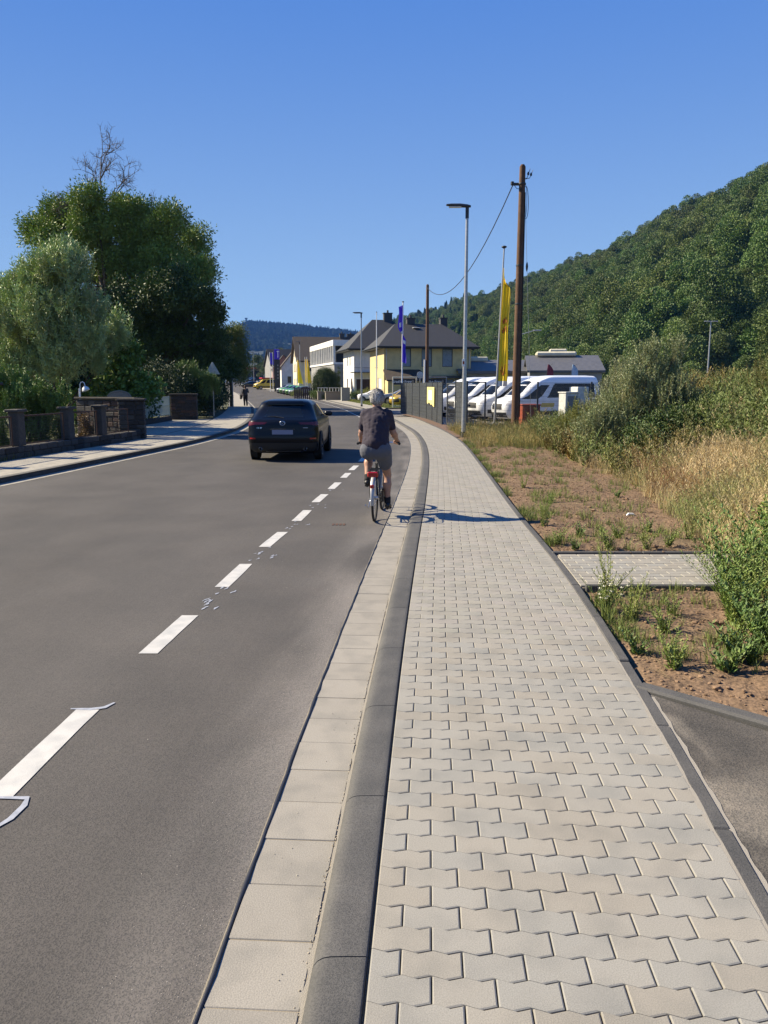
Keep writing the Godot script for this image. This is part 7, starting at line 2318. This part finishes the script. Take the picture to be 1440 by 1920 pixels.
	mb = MB.new(); mb.tube([V(0, 0, 0), V(0, 1.78, 0)], [0.035], 10); part(mb, "post", M.alu_white, o)
	mb = MB.new(); mb.tube([V(0.03, 1.7, 0), V(0.03, 1.92, 0), V(0.07, 2.0, 0), V(0.14, 2.02, 0), V(0.20, 1.98, 0), V(0.23, 1.88, 0)], [0.016], 6); part(mb, "arm", M.alu_white, o)
	mb = MB.new(); mb.lathe(V(0.26, 1.70, 0), [[0.14, 0.0], [0.13, 0.06], [0.09, 0.13], [0.03, 0.17], [0.0, 0.18]], 14, Basis(V(0, 0, 1), 0.35)); part(mb, "shade", M.frame_white, o)
	# dark post at the left edge
	o = thing("fence_post", "dark wooden post with flat cap at the left edge", "post", V(-10.6, 0, -21.3))
	mb = MB.new(); mb.box(V(0, 0.95, 0), V(0.13, 1.9, 0.13), 0.01); part(mb, "post", M.brown_clad, o)
	mb = MB.new(); mb.box(V(0.02, 1.93, 0), V(0.34, 0.08, 0.3), 0.02); part(mb, "cap", M.brown_clad, o)
	# pale balustrade
	o = thing("balustrade", "pale green weathered metal balustrade on a low wall by the driveway", "railing", V(-10.95, 0.1, -36.9), deg_to_rad(90))
	mb = MB.new(); mb.box(V(0, 0.12, 0), V(5.8, 0.26, 0.25), 0.02); part(mb, "base_wall", M.stone_dark, o)
	mb = MB.new()
	mb.box(V(0, 1.20, 0), V(5.8, 0.06, 0.05)); mb.box(V(0, 0.34, 0), V(5.8, 0.05, 0.05)); mb.box(V(0, 0.80, 0.0), V(5.8, 0.05, 0.06))
	for i in 4: mb.box(V(-2.85 + i * 1.9, 0.75, 0), V(0.06, 1.0, 0.06))
	part(mb, "rail", M.rail_pale, o)
	for i in 44:
		mb = MB.new(); mb.box(V(-2.78 + i * 0.129, 0.76, 0), V(0.085, 0.82, 0.015), 0.003); part(mb, "slat", M.rail_pale, o)

func stone_wall(called: String, label: String, at: Vector3, turn: float, w: float, h: float, d: float, seed_: int, ms: Array) -> void:
	var o := thing(called, label, "wall", at, turn)
	var rg := RandomNumberGenerator.new()
	rg.seed = seed_
	var mb := MB.new(); mb.box(V(0, h / 2, 0), V(w - 0.05, h - 0.02, d - 0.06)); part(mb, "core", M.mortar, o)
	var y := 0.0
	while y < h - 0.05:
		var rh := minf(rg.randf_range(0.13, 0.21), h - y)
		var x := -w / 2
		while x < w / 2 - 0.02:
			var l := minf(rg.randf_range(0.16, 0.42), w / 2 - x)
			if w / 2 - x - l < 0.1: l = w / 2 - x
			mb = MB.new(); mb.box(Vector3.ZERO, V(l - 0.015, rh - 0.015, d + rg.randf_range(-0.03, 0.03)), 0.02)
			part(mb, "stone", ms[rg.randi() % ms.size()], o, Transform3D(Basis(Vector3.UP, rg.randf_range(-0.02, 0.02)), V(x + l / 2, y + rh / 2, 0)))
			x += l
		y += rh
	mb = MB.new(); mb.box(V(0, h + 0.04, 0), V(w + 0.08, 0.08, d + 0.1), 0.02); part(mb, "coping", M.stone_dark, o)

# ---------------------------------------------------------------- bodies: capsules joined by a smooth minimum, meshed as surface nets
func blob(bones: Array, cell: float, k: float, fold := 0.0, seed_ := 1) -> ArrayMesh:
	var lo := Vector3.INF
	var hi := -Vector3.INF
	for b in bones:
		var r := maxf(b[2], b[3]) + 3.0 * cell + k
		for p in [b[0], b[1]]:
			lo = lo.min(p - Vector3.ONE * r)
			hi = hi.max(p + Vector3.ONE * r)
	var nx := int((hi.x - lo.x) / cell) + 2
	var ny := int((hi.y - lo.y) / cell) + 2
	var nz := int((hi.z - lo.z) / cell) + 2
	var f := PackedFloat32Array()
	f.resize(nx * ny * nz)
	f.fill(1.0)
	for b in bones:
		var A: Vector3 = b[0]
		var B: Vector3 = b[1]
		var ra: float = b[2]
		var rb: float = b[3]
		var r := maxf(ra, rb) + 2.5 * cell + k
		var a := ((A.min(B) - Vector3.ONE * r - lo) / cell).floor().max(Vector3.ZERO)
		var e := ((A.max(B) + Vector3.ONE * r - lo) / cell).ceil()
		var ab := B - A
		var l2 := maxf(ab.length_squared(), 1e-9)
		for z in range(int(a.z), mini(int(e.z) + 1, nz)):
			for y in range(int(a.y), mini(int(e.y) + 1, ny)):
				var row := (z * ny + y) * nx
				for x in range(int(a.x), mini(int(e.x) + 1, nx)):
					var p := lo + V(x, y, z) * cell
					var t := clampf((p - A).dot(ab) / l2, 0.0, 1.0)
					var d := p.distance_to(A + ab * t) - lerpf(ra, rb, t)
					var o := f[row + x]
					var h := maxf(k - absf(o - d), 0.0) / k
					f[row + x] = minf(o, d) - h * h * k * 0.25
	if fold > 0.0:
		var nz2 := FastNoiseLite.new()
		nz2.seed = seed_; nz2.frequency = 5.0
		for z in nz:
			for y in ny:
				for x in nx:
					var i := (z * ny + y) * nx + x
					if absf(f[i]) < 0.05:
						var p := lo + V(x, y, z) * cell
						f[i] += fold * nz2.get_noise_3d(p.x * 1.8 + p.y * 0.5, p.y * 0.5, p.z * 1.0) + fold * 0.45 * nz2.get_noise_3d(p.x * 2.0, p.y * 4.5, p.z * 2.0)
	var at := {}
	var vs := PackedVector3Array()
	var offs := [0, 1, nx, nx + 1, nx * ny, nx * ny + 1, nx * ny + nx, nx * ny + nx + 1]
	var cor := [V(0, 0, 0), V(1, 0, 0), V(0, 1, 0), V(1, 1, 0), V(0, 0, 1), V(1, 0, 1), V(0, 1, 1), V(1, 1, 1)]
	var edges := [[0, 1], [2, 3], [4, 5], [6, 7], [0, 2], [1, 3], [4, 6], [5, 7], [0, 4], [1, 5], [2, 6], [3, 7]]
	for z in nz - 1:
		for y in ny - 1:
			for x in nx - 1:
				var i := (z * ny + y) * nx + x
				if absf(f[i]) > 2.2 * cell: continue
				var neg := 0
				for q in 8:
					if f[i + offs[q]] < 0.0: neg += 1
				if neg == 0 or neg == 8: continue
				var s := Vector3.ZERO
				var n := 0
				for e in edges:
					var u := f[i + offs[e[0]]]
					var w := f[i + offs[e[1]]]
					if (u < 0.0) != (w < 0.0):
						s += (cor[e[0]] as Vector3).lerp(cor[e[1]], u / (u - w))
						n += 1
				at[i] = vs.size()
				vs.append(lo + (V(x, y, z) + s / n) * cell)
	var idx := PackedInt32Array()
	var steps := [[1, nx, nx * ny], [nx, nx * ny, 1], [nx * ny, 1, nx]]
	for i in at:
		for ax in 3:
			var st: int = steps[ax][0]
			var u: int = steps[ax][1]
			var w: int = steps[ax][2]
			if i + st >= f.size(): continue
			var a := f[i]
			var b := f[i + st]
			if (a < 0.0) == (b < 0.0): continue
			if not (at.has(i - u) and at.has(i - w) and at.has(i - u - w)): continue
			var q := [at[i], at[i - u], at[i - u - w], at[i - w]]
			if a < 0.0: idx.append_array([q[0], q[1], q[2], q[0], q[2], q[3]])
			else: idx.append_array([q[0], q[2], q[1], q[0], q[3], q[2]])
	var ns := PackedVector3Array()
	ns.resize(vs.size())
	for t in range(0, idx.size(), 3):
		var m := (vs[idx[t + 2]] - vs[idx[t]]).cross(vs[idx[t + 1]] - vs[idx[t]])
		for j in 3: ns[idx[t + j]] += m
	# make sure the faces look outwards
	var vote := 0.0
	for t in range(0, mini(idx.size(), 3000), 3):
		var p := vs[idx[t]]
		var nn := ns[idx[t]].normalized()
		var c := ((p + nn * cell * 1.5 - lo) / cell).round()
		var ci := (int(c.z) * ny + int(c.y)) * nx + int(c.x)
		if ci >= 0 and ci < f.size(): vote += signf(f[ci])
	if vote < 0.0:
		for t in range(0, idx.size(), 3):
			var s := idx[t + 1]; idx[t + 1] = idx[t + 2]; idx[t + 2] = s
		for i in ns.size(): ns[i] = -ns[i]
	for i in ns.size(): ns[i] = ns[i].normalized()
	var arr := []
	arr.resize(Mesh.ARRAY_MAX)
	arr[Mesh.ARRAY_VERTEX] = vs; arr[Mesh.ARRAY_NORMAL] = ns; arr[Mesh.ARRAY_INDEX] = idx
	var m := ArrayMesh.new()
	m.add_surface_from_arrays(Mesh.PRIMITIVE_TRIANGLES, arr)
	return m

func hand_bones(w: Vector3, fwd: Vector3, out: Vector3, up: Vector3) -> Array:
	# wrist w, palm forward, thumb on the inner side, fingers curled down round a grip
	var b := []
	var palm := w + fwd * 0.055
	b.append([w, palm, 0.026, 0.030])
	for i in 4:
		var o := out * (0.028 - i * 0.019)
		var k := palm + fwd * 0.025 + o
		var l: float = [0.85, 1.0, 0.95, 0.78][i]
		var j1 := k + (fwd * 0.026 - up * 0.016) * l
		var j2 := j1 - up * 0.024 * l - fwd * 0.004
		var j3 := j2 - fwd * 0.020 * l - up * 0.006
		b.append([w + o * 0.6 + fwd * 0.03, k, 0.012, 0.011]); b.append([k, j1, 0.011, 0.010]); b.append([j1, j2, 0.010, 0.009]); b.append([j2, j3, 0.009, 0.008])
	var t0 := w + fwd * 0.02 - out * 0.028
	var t1 := t0 + fwd * 0.03 - out * 0.016 - up * 0.012
	var t2 := t1 + fwd * 0.018 - up * 0.024
	b.append([t0, t1, 0.013, 0.011]); b.append([t1, t2, 0.011, 0.009])
	return b

func build_cyclist() -> void:
	var at := V(-0.13, 0, -10.74)
	var yaw := -atan2(0.10, 1.04)
	# bicycle
	var o := thing("bicycle", "silver city bicycle with red rear reflector, ridden away along the gutter", "bicycle", at, yaw)
	var mk_wheel := func(c: Vector3) -> void:
		var w := Node3D.new(); w.name = "wheel"; o.add_child(w, true); w.position = c
		var bs := Basis(V(0, 0, 1), PI / 2)
		var mb := MB.new()
		var ring := func(R: float, r: float, n: int) -> void:
			var rows := []
			for k in n + 1:
				var an := TAU * k / n
				var row := PackedVector3Array()
				for j in 8:
					var bj := TAU * j / 8.0
					row.append(V(sin(bj) * r, (R + cos(bj) * r) * cos(an), (R + cos(bj) * r) * sin(an)))
				rows.append(row)
			mb.grid(rows, true, false)
		ring.call(0.324, 0.018, 40); part(mb, "tyre", M.rubber, w)
		mb = MB.new(); ring.call(0.303, 0.010, 40); part(mb, "rim", M.silver, w)
		mb = MB.new()
		for k in 28:
			var an := TAU * k / 28.0
			var a2 := an + (0.35 if k % 2 else -0.35)
			var sx := 0.025 if k % 4 < 2 else -0.025
			mb.bar(V(sx, cos(an) * 0.02, sin(an) * 0.02), V(0, cos(a2) * 0.30, sin(a2) * 0.30), 0.0012, 3)
		part(mb, "spokes", M.chrome, w)
		mb = MB.new(); mb.tube([V(-0.05, 0, 0), V(-0.03, 0, 0), V(0.03, 0, 0), V(0.05, 0, 0)], [0.015, 0.03, 0.03, 0.015], 10); part(mb, "hub", M.silver, w)
	mk_wheel.call(V(0, 0.342, 0)); mk_wheel.call(V(0, 0.342, -1.07))
	var frame := mat(C(0.07, 0.075, 0.08), 0.35, {metal = 0.4, coat = 0.4})
	var mb := MB.new()
	var bb := V(0, 0.29, -0.46)
	var st := V(0, 0.80, -0.25)
	var hd := V(0, 0.82, -0.86)
	var hb := V(0, 0.66, -0.91)
	mb.bar(bb, st, 0.019, 10); mb.bar(bb, hb, 0.022, 10); mb.bar(bb + V(0, 0.18, -0.02), hd + V(0, -0.03, 0), 0.020, 10); mb.bar(hb, hd + V(0, 0.06, 0.02), 0.022, 10)
	for s in [-1.0, 1.0]:
		mb.bar(bb + V(s * 0.03, 0, 0.02), V(s * 0.065, 0.342, 0), 0.010, 8); mb.bar(st + V(s * 0.015, -0.06, 0.02), V(s * 0.065, 0.342, 0), 0.009, 8)
		mb.tube([hb + V(s * 0.03, -0.02, -0.005), V(s * 0.055, 0.5, -0.99), V(s * 0.055, 0.342, -1.07)], [0.014, 0.012, 0.009], 8)
	part(mb, "frame", frame, o)
	mb = MB.new(); mb.bar(st, V(0, 0.93, -0.20), 0.013, 8); part(mb, "seat_post", M.chrome, o)
	mb = MB.new()
	var rows := []
	for q in [[0.03, 0.085, 0.03], [-0.02, 0.098, 0.045], [-0.08, 0.085, 0.045], [-0.14, 0.05, 0.04], [-0.22, 0.025, 0.03], [-0.26, 0.012, 0.02]]:
		var row := PackedVector3Array()
		for k in 12:
			var an := TAU * k / 12.0
			row.append(V(cos(an) * q[1], 0.945 + sin(an) * q[2] * (0.6 if sin(an) > 0 else 1.0), -0.11 + q[0]))
		rows.append(row)
	mb.grid(rows, true, false); mb.face(Array(rows[0]), V(0, 0.945, -0.2))
	part(mb, "saddle", M.black, o)
	mb = MB.new()
	mb.bar(hd + V(0, 0.05, 0.02), V(0, 1.04, -0.80), 0.014, 8)
	mb.tube([V(-0.30, 1.06, -0.56), V(-0.27, 1.07, -0.66), V(-0.20, 1.06, -0.76), V(0, 1.05, -0.80), V(0.20, 1.06, -0.76), V(0.27, 1.07, -0.66), V(0.30, 1.06, -0.56)], [0.012], 8)
	part(mb, "handlebar", M.chrome, o)
	for s in [-1.0, 1.0]:
		mb = MB.new(); mb.tube([V(s * 0.275, 1.068, -0.65), V(s * 0.305, 1.058, -0.53)], [0.018, 0.019], 8); part(mb, "grip", M.rubber, o)
	# mudguards, rack, lamps
	var guard := func(c: Vector3, a0: float, a1: float) -> void:
		var m2 := MB.new()
		var rws := []
		for k in 21:
			var an := lerpf(a0, a1, k / 20.0)
			var row := PackedVector3Array()
			for j in 5:
				var s := j / 4.0 * 2.0 - 1.0
				var rr := 0.362 - 0.012 * s * s
				row.append(c + V(s * 0.027, cos(an) * rr, sin(an) * rr))
			rws.append(row)
		m2.grid(rws, false, false)
		part(m2, "mudguard", M.guard, o)
	guard.call(V(0, 0.342, 0), -1.0, 1.75); guard.call(V(0, 0.342, -1.07), -0.9, 1.7)
	mb = MB.new()
	for s in [-1.0, 1.0]:
		mb.tube([V(s * 0.06, 0.74, -0.22), V(s * 0.065, 0.745, 0.18), V(s * 0.04, 0.745, 0.24)], [0.006], 6)
		mb.bar(V(s * 0.065, 0.74, 0.10), V(s * 0.07, 0.35, 0.0), 0.005, 6)
	for i in 5: mb.bar(V(-0.062, 0.745, -0.12 + i * 0.085), V(0.062, 0.745, -0.12 + i * 0.085), 0.005, 6)
	part(mb, "rack", M.black, o)
	mb = MB.new(); mb.box(V(0, 0.695, 0.245), V(0.15, 0.075, 0.035), 0.014); part(mb, "tail_light", M.red_lens, o)
	mb = MB.new(); mb.box(V(0, 0.54, 0.335), V(0.05, 0.05, 0.014), 0.006); part(mb, "reflector", M.red_lens, o)
	mb = MB.new(); mb.tube([V(-0.055, 0.34, 0.02), V(-0.085, 0.2, 0.05), V(-0.10, 0.27, 0.24)], [0.008], 6); part(mb, "kickstand", M.chrome, o)
	mb = MB.new(); mb.lathe(bb + V(0.055, 0, 0), [[0.01, 0.0], [0.085, 0.0], [0.088, 0.006], [0.085, 0.012], [0.01, 0.012]], 20, Basis(V(0, 0, 1), -PI / 2))
	mb.bar(bb + V(0.062, 0.084, 0), V(0.062, 0.38, 0.0), 0.006, 5); mb.bar(bb + V(0.062, -0.084, 0), V(0.062, 0.305, 0.0), 0.006, 5); mb.box(bb + V(0.075, 0.04, 0.10), V(0.025, 0.19, 0.30), 0.012)
	part(mb, "chain_guard", M.black, o)
	mb = MB.new()
	mb.bar(bb + V(-0.075, 0, 0), bb + V(-0.085, 0.165, 0.02), 0.011, 6); mb.bar(bb + V(0.085, 0, 0), bb + V(0.095, -0.165, -0.02), 0.011, 6)
	part(mb, "crank", M.chrome, o)
	for s in [-1.0, 1.0]:
		mb = MB.new(); mb.box(bb + V(s * 0.145, -s * 0.165, -s * 0.02), V(0.10, 0.022, 0.075), 0.006); part(mb, "pedal", M.black, o)
	# rider
	var P := thing("person", "grey haired cyclist in dark t-shirt and grey shorts riding away from the viewer", "person", at, yaw)
	var hipL := V(-0.105, 0.985, -0.16)
	var hipR := V(0.105, 0.985, -0.16)
	var knL := V(-0.145, 0.90, -0.585)
	var knR := V(0.135, 0.62, -0.43)
	var anL := V(-0.145, 0.555, -0.36)
	var anR := V(0.145, 0.225, -0.385)
	var shL := V(-0.165, 1.49, -0.30)
	var shR := V(0.165, 1.49, -0.30)
	var elL := V(-0.222, 1.24, -0.36)
	var elR := V(0.225, 1.24, -0.36)
	var wrL := V(-0.262, 1.11, -0.56)
	var wrR := V(0.265, 1.11, -0.56)
	var body := [[V(0, 1.02, -0.16), V(0, 1.42, -0.28), 0.12, 0.12], [V(0, 1.48, -0.305), V(0, 1.60, -0.335), 0.062, 0.056],
		[hipL, knL, 0.088, 0.058], [hipR, knR, 0.088, 0.058],
		[knL, knL.lerp(anL, 0.35) + V(0, 0, 0.025), 0.055, 0.058], [knL.lerp(anL, 0.35) + V(0, 0, 0.025), anL, 0.058, 0.036],
		[knR, knR.lerp(anR, 0.35) + V(0, 0, 0.025), 0.055, 0.058], [knR.lerp(anR, 0.35) + V(0, 0, 0.025), anR, 0.058, 0.036],
		[anL, anL + V(0, -0.05, -0.06), 0.038, 0.036], [anR, anR + V(0, -0.05, -0.06), 0.038, 0.036],
		[shL, elL, 0.052, 0.042], [shR, elR, 0.052, 0.042], [elL, elL.lerp(wrL, 0.35), 0.041, 0.042], [elR, elR.lerp(wrR, 0.35), 0.041, 0.042], [elL.lerp(wrL, 0.35), wrL, 0.042, 0.028], [elR.lerp(wrR, 0.35), wrR, 0.042, 0.028],
		[V(0, 1.655, -0.37), V(0, 1.74, -0.355), 0.075, 0.092], [V(0, 1.66, -0.41), V(0, 1.72, -0.405), 0.05, 0.06],
		[V(0, 1.695, -0.468), V(0, 1.715, -0.455), 0.014, 0.010], [V(-0.088, 1.69, -0.36), V(-0.092, 1.715, -0.355), 0.018, 0.02], [V(0.088, 1.69, -0.36), V(0.092, 1.715, -0.355), 0.018, 0.02],
		[V(-0.02, 1.655, -0.455), V(0.02, 1.655, -0.455), 0.012, 0.012]]
	var bm := part(blob(body, 0.0115, 0.03), "body", M.skin, P)
	part(blob(hand_bones(wrL, V(0.0, -0.25, -0.97).normalized(), V(-1, 0, 0), V(0, 0.97, -0.25)), 0.0045, 0.006), "hand", M.skin, P)
	part(blob(hand_bones(wrR, V(0.0, -0.25, -0.97).normalized(), V(1, 0, 0), V(0, 0.97, -0.25)), 0.0045, 0.006), "hand", M.skin, P)
	var eyes := MB.new()
	for s in [-1.0, 1.0]: eyes.ball(V(s * 0.032, 1.715, -0.452), Vector3.ONE * 0.012, 8, 6)
	part(eyes, "eyes", M.frame_dark, P)
	# shirt: loose, with sleeves to above the elbow, hem below the waist
	var shirt := [[V(-0.072, 1.09, -0.155), V(-0.078, 1.40, -0.265), 0.118, 0.112], [V(0.072, 1.09, -0.155), V(0.078, 1.40, -0.265), 0.118, 0.112],
		[V(-0.085, 1.02, -0.13), V(0.085, 1.02, -0.13), 0.112, 0.112], [V(0, 1.10, -0.10), V(0, 1.38, -0.225), 0.125, 0.125],
		[V(-0.078, 1.40, -0.265), shL + V(0.03, 0, 0), 0.11, 0.068], [V(0.078, 1.40, -0.265), shR + V(-0.03, 0, 0), 0.11, 0.068],
		[V(-0.09, 1.50, -0.30), V(0.09, 1.50, -0.30), 0.072, 0.072], [V(0, 1.50, -0.305), V(0, 1.555, -0.322), 0.082, 0.068],
		[shL, shL.lerp(elL, 0.72) + V(-0.004, 0, 0.004), 0.066, 0.060], [shR, shR.lerp(elR, 0.72) + V(0.004, 0, 0.004), 0.066, 0.060]]
	part(blob(shirt, 0.0105, 0.04, 0.016, 4), "t_shirt", M.shirt, P)
	var shorts := [[V(-0.08, 1.0, -0.13), V(0.08, 1.0, -0.13), 0.135, 0.135], [V(-0.08, 1.03, -0.15), V(0.08, 1.03, -0.15), 0.12, 0.12], [hipL + V(0.0, -0.01, 0), hipL.lerp(knL, 0.66) + V(0, -0.01, 0), 0.118, 0.095], [hipR + V(0, -0.01, 0), hipR.lerp(knR, 0.52), 0.118, 0.100]]
	part(blob(shorts, 0.0115, 0.03, 0.009, 7), "shorts", M.shorts, P)
	for s in 2:
		var an: Vector3 = anL if s == 0 else anR
		var kn: Vector3 = knL if s == 0 else knR
		part(blob([[an.lerp(kn, 0.13 if s == 0 else 0.16), an, 0.049, 0.044], [an, an + V(0, -0.04, -0.02), 0.044, 0.042]], 0.009, 0.012), "sock", M.cloth_black, P)
		var ty := -0.0 if s == 0 else -0.0
		part(blob([[an + V(0, -0.045, 0.035), an + V(0, -0.058, -0.05), 0.042, 0.042], [an + V(0, -0.058, -0.04), an + V(0, -0.075 + ty, -0.15), 0.043, 0.034], [an + V(0, -0.09, 0.04), an + V(0, -0.098, -0.16), 0.020, 0.018], [an + V(-0.02, -0.075, -0.1), an + V(0.02, -0.075, -0.1), 0.03, 0.03]], 0.009, 0.015), "shoe", M.black, P)
	# hair: a cap and loose locks
	var hair := blob([[V(0, 1.73, -0.34), V(0, 1.755, -0.355), 0.095, 0.090], [V(0, 1.685, -0.33), V(0, 1.72, -0.33), 0.072, 0.088], [V(-0.03, 1.705, -0.33), V(0.03, 1.705, -0.33), 0.074, 0.074]], 0.009, 0.03, 0.022, 11)
	var hp := part(hair, "hair", M.hair_base, P)
	var rg := RandomNumberGenerator.new()
	rg.seed = 8
	var lk := MB.new()
	var c := V(0, 1.735, -0.335)
	for i in 2200:
		var d := rdir(rg)
		if d.z < -0.55 or d.y < -0.62: continue
		var p := c + V(d.x * 0.094, d.y * 0.112, d.z * 0.096)
		var dn := (V(0, -1, 0.15) + rdir(rg) * 0.7)
		dn = (dn - d * dn.dot(d)).normalized()
		var sd := dn.cross(d).normalized()
		var k := rg.randf_range(0.25, 1.0)
		lk.col = Color(k, k, k)
		var l := rg.randf_range(0.025, 0.06)
		lk.tri(p - sd * 0.005, p + dn * l + d * rg.randf_range(0.0, 0.026), p + sd * 0.005)
	part(lk, "locks", M.hair, hp)

func build_walker() -> void:
	var P := thing("person", "distant walker in grey top and black trousers carrying a bag on the opposite pavement", "person", V(-12.05, 0.11, -68.0), deg_to_rad(20))
	var s := blob([[V(0, 0.98, 0), V(0, 1.38, 0.0), 0.13, 0.14], [V(-0.17, 1.40, 0), V(0.17, 1.40, 0), 0.07, 0.07], [V(0, 1.42, 0), V(0, 1.52, 0), 0.055, 0.05], [V(0, 1.60, -0.01), V(0, 1.67, -0.01), 0.085, 0.085],
		[V(-0.19, 1.39, 0), V(-0.25, 1.12, 0.02), 0.052, 0.042], [V(-0.25, 1.12, 0.02), V(-0.25, 0.86, -0.06), 0.04, 0.03], [V(-0.25, 0.86, -0.06), V(-0.25, 0.77, -0.08), 0.032, 0.03],
		[V(0.19, 1.39, 0), V(0.27, 1.18, -0.05), 0.052, 0.042], [V(0.27, 1.18, -0.05), V(0.22, 1.45, -0.14), 0.04, 0.03], [V(0.22, 1.45, -0.14), V(0.19, 1.53, -0.14), 0.032, 0.03],
		[V(-0.09, 0.95, 0), V(-0.10, 0.5, -0.06), 0.09, 0.06], [V(-0.10, 0.5, -0.06), V(-0.10, 0.08, 0.02), 0.06, 0.04], [V(0.09, 0.95, 0), V(0.10, 0.5, -0.02), 0.09, 0.06], [V(0.10, 0.5, -0.02), V(0.10, 0.08, 0.10), 0.06, 0.04]], 0.017, 0.03)
	part(s, "body", M.skin, P)
	part(blob([[V(-0.05, 1.0, 0), V(-0.06, 1.36, 0), 0.14, 0.14], [V(0.05, 1.0, 0), V(0.06, 1.36, 0), 0.14, 0.14], [V(-0.18, 1.40, 0), V(0.18, 1.40, 0), 0.085, 0.085], [V(-0.19, 1.39, 0), V(-0.25, 1.12, 0.02), 0.07, 0.06], [V(0.19, 1.39, 0), V(0.27, 1.18, -0.05), 0.07, 0.06]], 0.017, 0.04, 0.01, 3), "jacket", M.cloth_grey, P)
	part(blob([[V(-0.06, 0.95, 0), V(0.06, 0.95, 0), 0.135, 0.135], [V(-0.09, 0.92, 0), V(-0.10, 0.5, -0.06), 0.115, 0.085], [V(-0.10, 0.5, -0.06), V(-0.10, 0.10, 0.02), 0.085, 0.07], [V(0.09, 0.92, 0), V(0.10, 0.5, -0.02), 0.115, 0.085], [V(0.10, 0.5, -0.02), V(0.10, 0.10, 0.10), 0.085, 0.07]], 0.017, 0.03), "trousers", M.cloth_black, P)
	part(blob([[V(-0.10, 0.05, 0.06), V(-0.10, 0.04, -0.12), 0.05, 0.045], [V(0.10, 0.05, 0.14), V(0.10, 0.04, -0.04), 0.05, 0.045]], 0.015, 0.01), "shoes", M.cloth_black, P)
	part(blob([[V(0, 1.66, 0.02), V(0, 1.70, 0.0), 0.095, 0.095], [V(0, 1.55, 0.05), V(0, 1.64, 0.03), 0.07, 0.09]], 0.015, 0.03), "hair", M.brown_clad, P)
	var bag := thing("shoulder_bag", "black bag hanging at the distant walker's left side", "bag", V(-12.42, 0.11, -67.85), deg_to_rad(20))
	var mb := MB.new(); mb.box(V(0, 0.78, 0), V(0.16, 0.42, 0.36), 0.05); part(mb, "body", M.cloth_black, bag)
	mb = MB.new(); mb.tube([V(0, 0.95, 0.12), V(0.08, 1.42, 0.03), V(0.0, 0.95, -0.12)], [0.012], 5); part(mb, "strap", M.cloth_black, bag)

func _ready() -> void:
	# camera: eye height of a tall standing viewer, tilted slightly down
	var cam := Camera3D.new()
	cam.name = "camera"
	cam.position = V(0, 1.9, 0)
	cam.rotation = V(-atan(238.0 / 1450.0), 0, 0)
	cam.fov = rad_to_deg(2.0 * atan(960.0 / 1450.0))
	cam.near = 0.05
	cam.far = 6000.0
	add_child(cam)
	# sky
	var sky_m := ProceduralSkyMaterial.new()
	sky_m.sky_top_color = Color(0.18, 0.45, 0.83)
	sky_m.sky_horizon_color = Color(0.70, 0.845, 0.955)
	sky_m.sky_curve = 0.1875
	sky_m.ground_bottom_color = Color(0.25, 0.24, 0.22)
	sky_m.ground_horizon_color = Color(0.62, 0.72, 0.80)
	sky_m.energy_multiplier = 0.435
	var sky := Sky.new()
	sky.sky_material = sky_m
	var env := Environment.new()
	env.background_mode = Environment.BG_SKY
	env.sky = sky
	env.tonemap_mode = Environment.TONE_MAPPER_LINEAR
	env.tonemap_exposure = 2.3
	env.sdfgi_enabled = true
	env.ssao_enabled = true
	env.ssil_enabled = true
	env.fog_enabled = true
	env.fog_density = 0.00008
	env.fog_light_color = Color(0.40, 0.64, 1.0)
	var we := WorldEnvironment.new()
	we.name = "world_environment"
	we.environment = env
	add_child(we)
	# sun: from the left, a little ahead, 37 degrees up
	var sun := DirectionalLight3D.new()
	sun.name = "sun"
	var el := deg_to_rad(37.0)
	var az := deg_to_rad(14.0)
	var from := V(-cos(el) * cos(az), sin(el), -cos(el) * sin(az))
	sun.look_at_from_position(from * 100.0, Vector3.ZERO, Vector3.UP)
	sun.light_color = Color(1.0, 0.945, 0.83)
	sun.light_energy = 1.6
	sun.light_angular_distance = 0.5
	sun.shadow_enabled = true
	sun.sky_mode = DirectionalLight3D.SKY_MODE_LIGHT_ONLY
	add_child(sun)

	make_materials()
	for i in 4:
		var k: float = [1.0, 0.8, 1.25, 1.1][i]
		M["crown%d" % i] = mat(C(0.15 * k, 0.21 * k, 0.05 * k), 0.6, {vc = true, two = true, back = C(0.10, 0.15, 0.02)})
	for i in 2:
		var k: float = [1.0, 1.3][i]
		M["dark_crown%d" % i] = mat(C(0.09 * k, 0.13 * k, 0.04 * k), 0.6, {vc = true, two = true, back = C(0.06, 0.09, 0.02)})
	build_ground()
	build_road()
	build_pavement()
	build_soil()
	build_hills()
	build_houses()
	build_fences()
	build_furniture()
	build_vehicles()
	build_cyclist()
	build_walker()
	build_plants_left()
	build_plants_right()
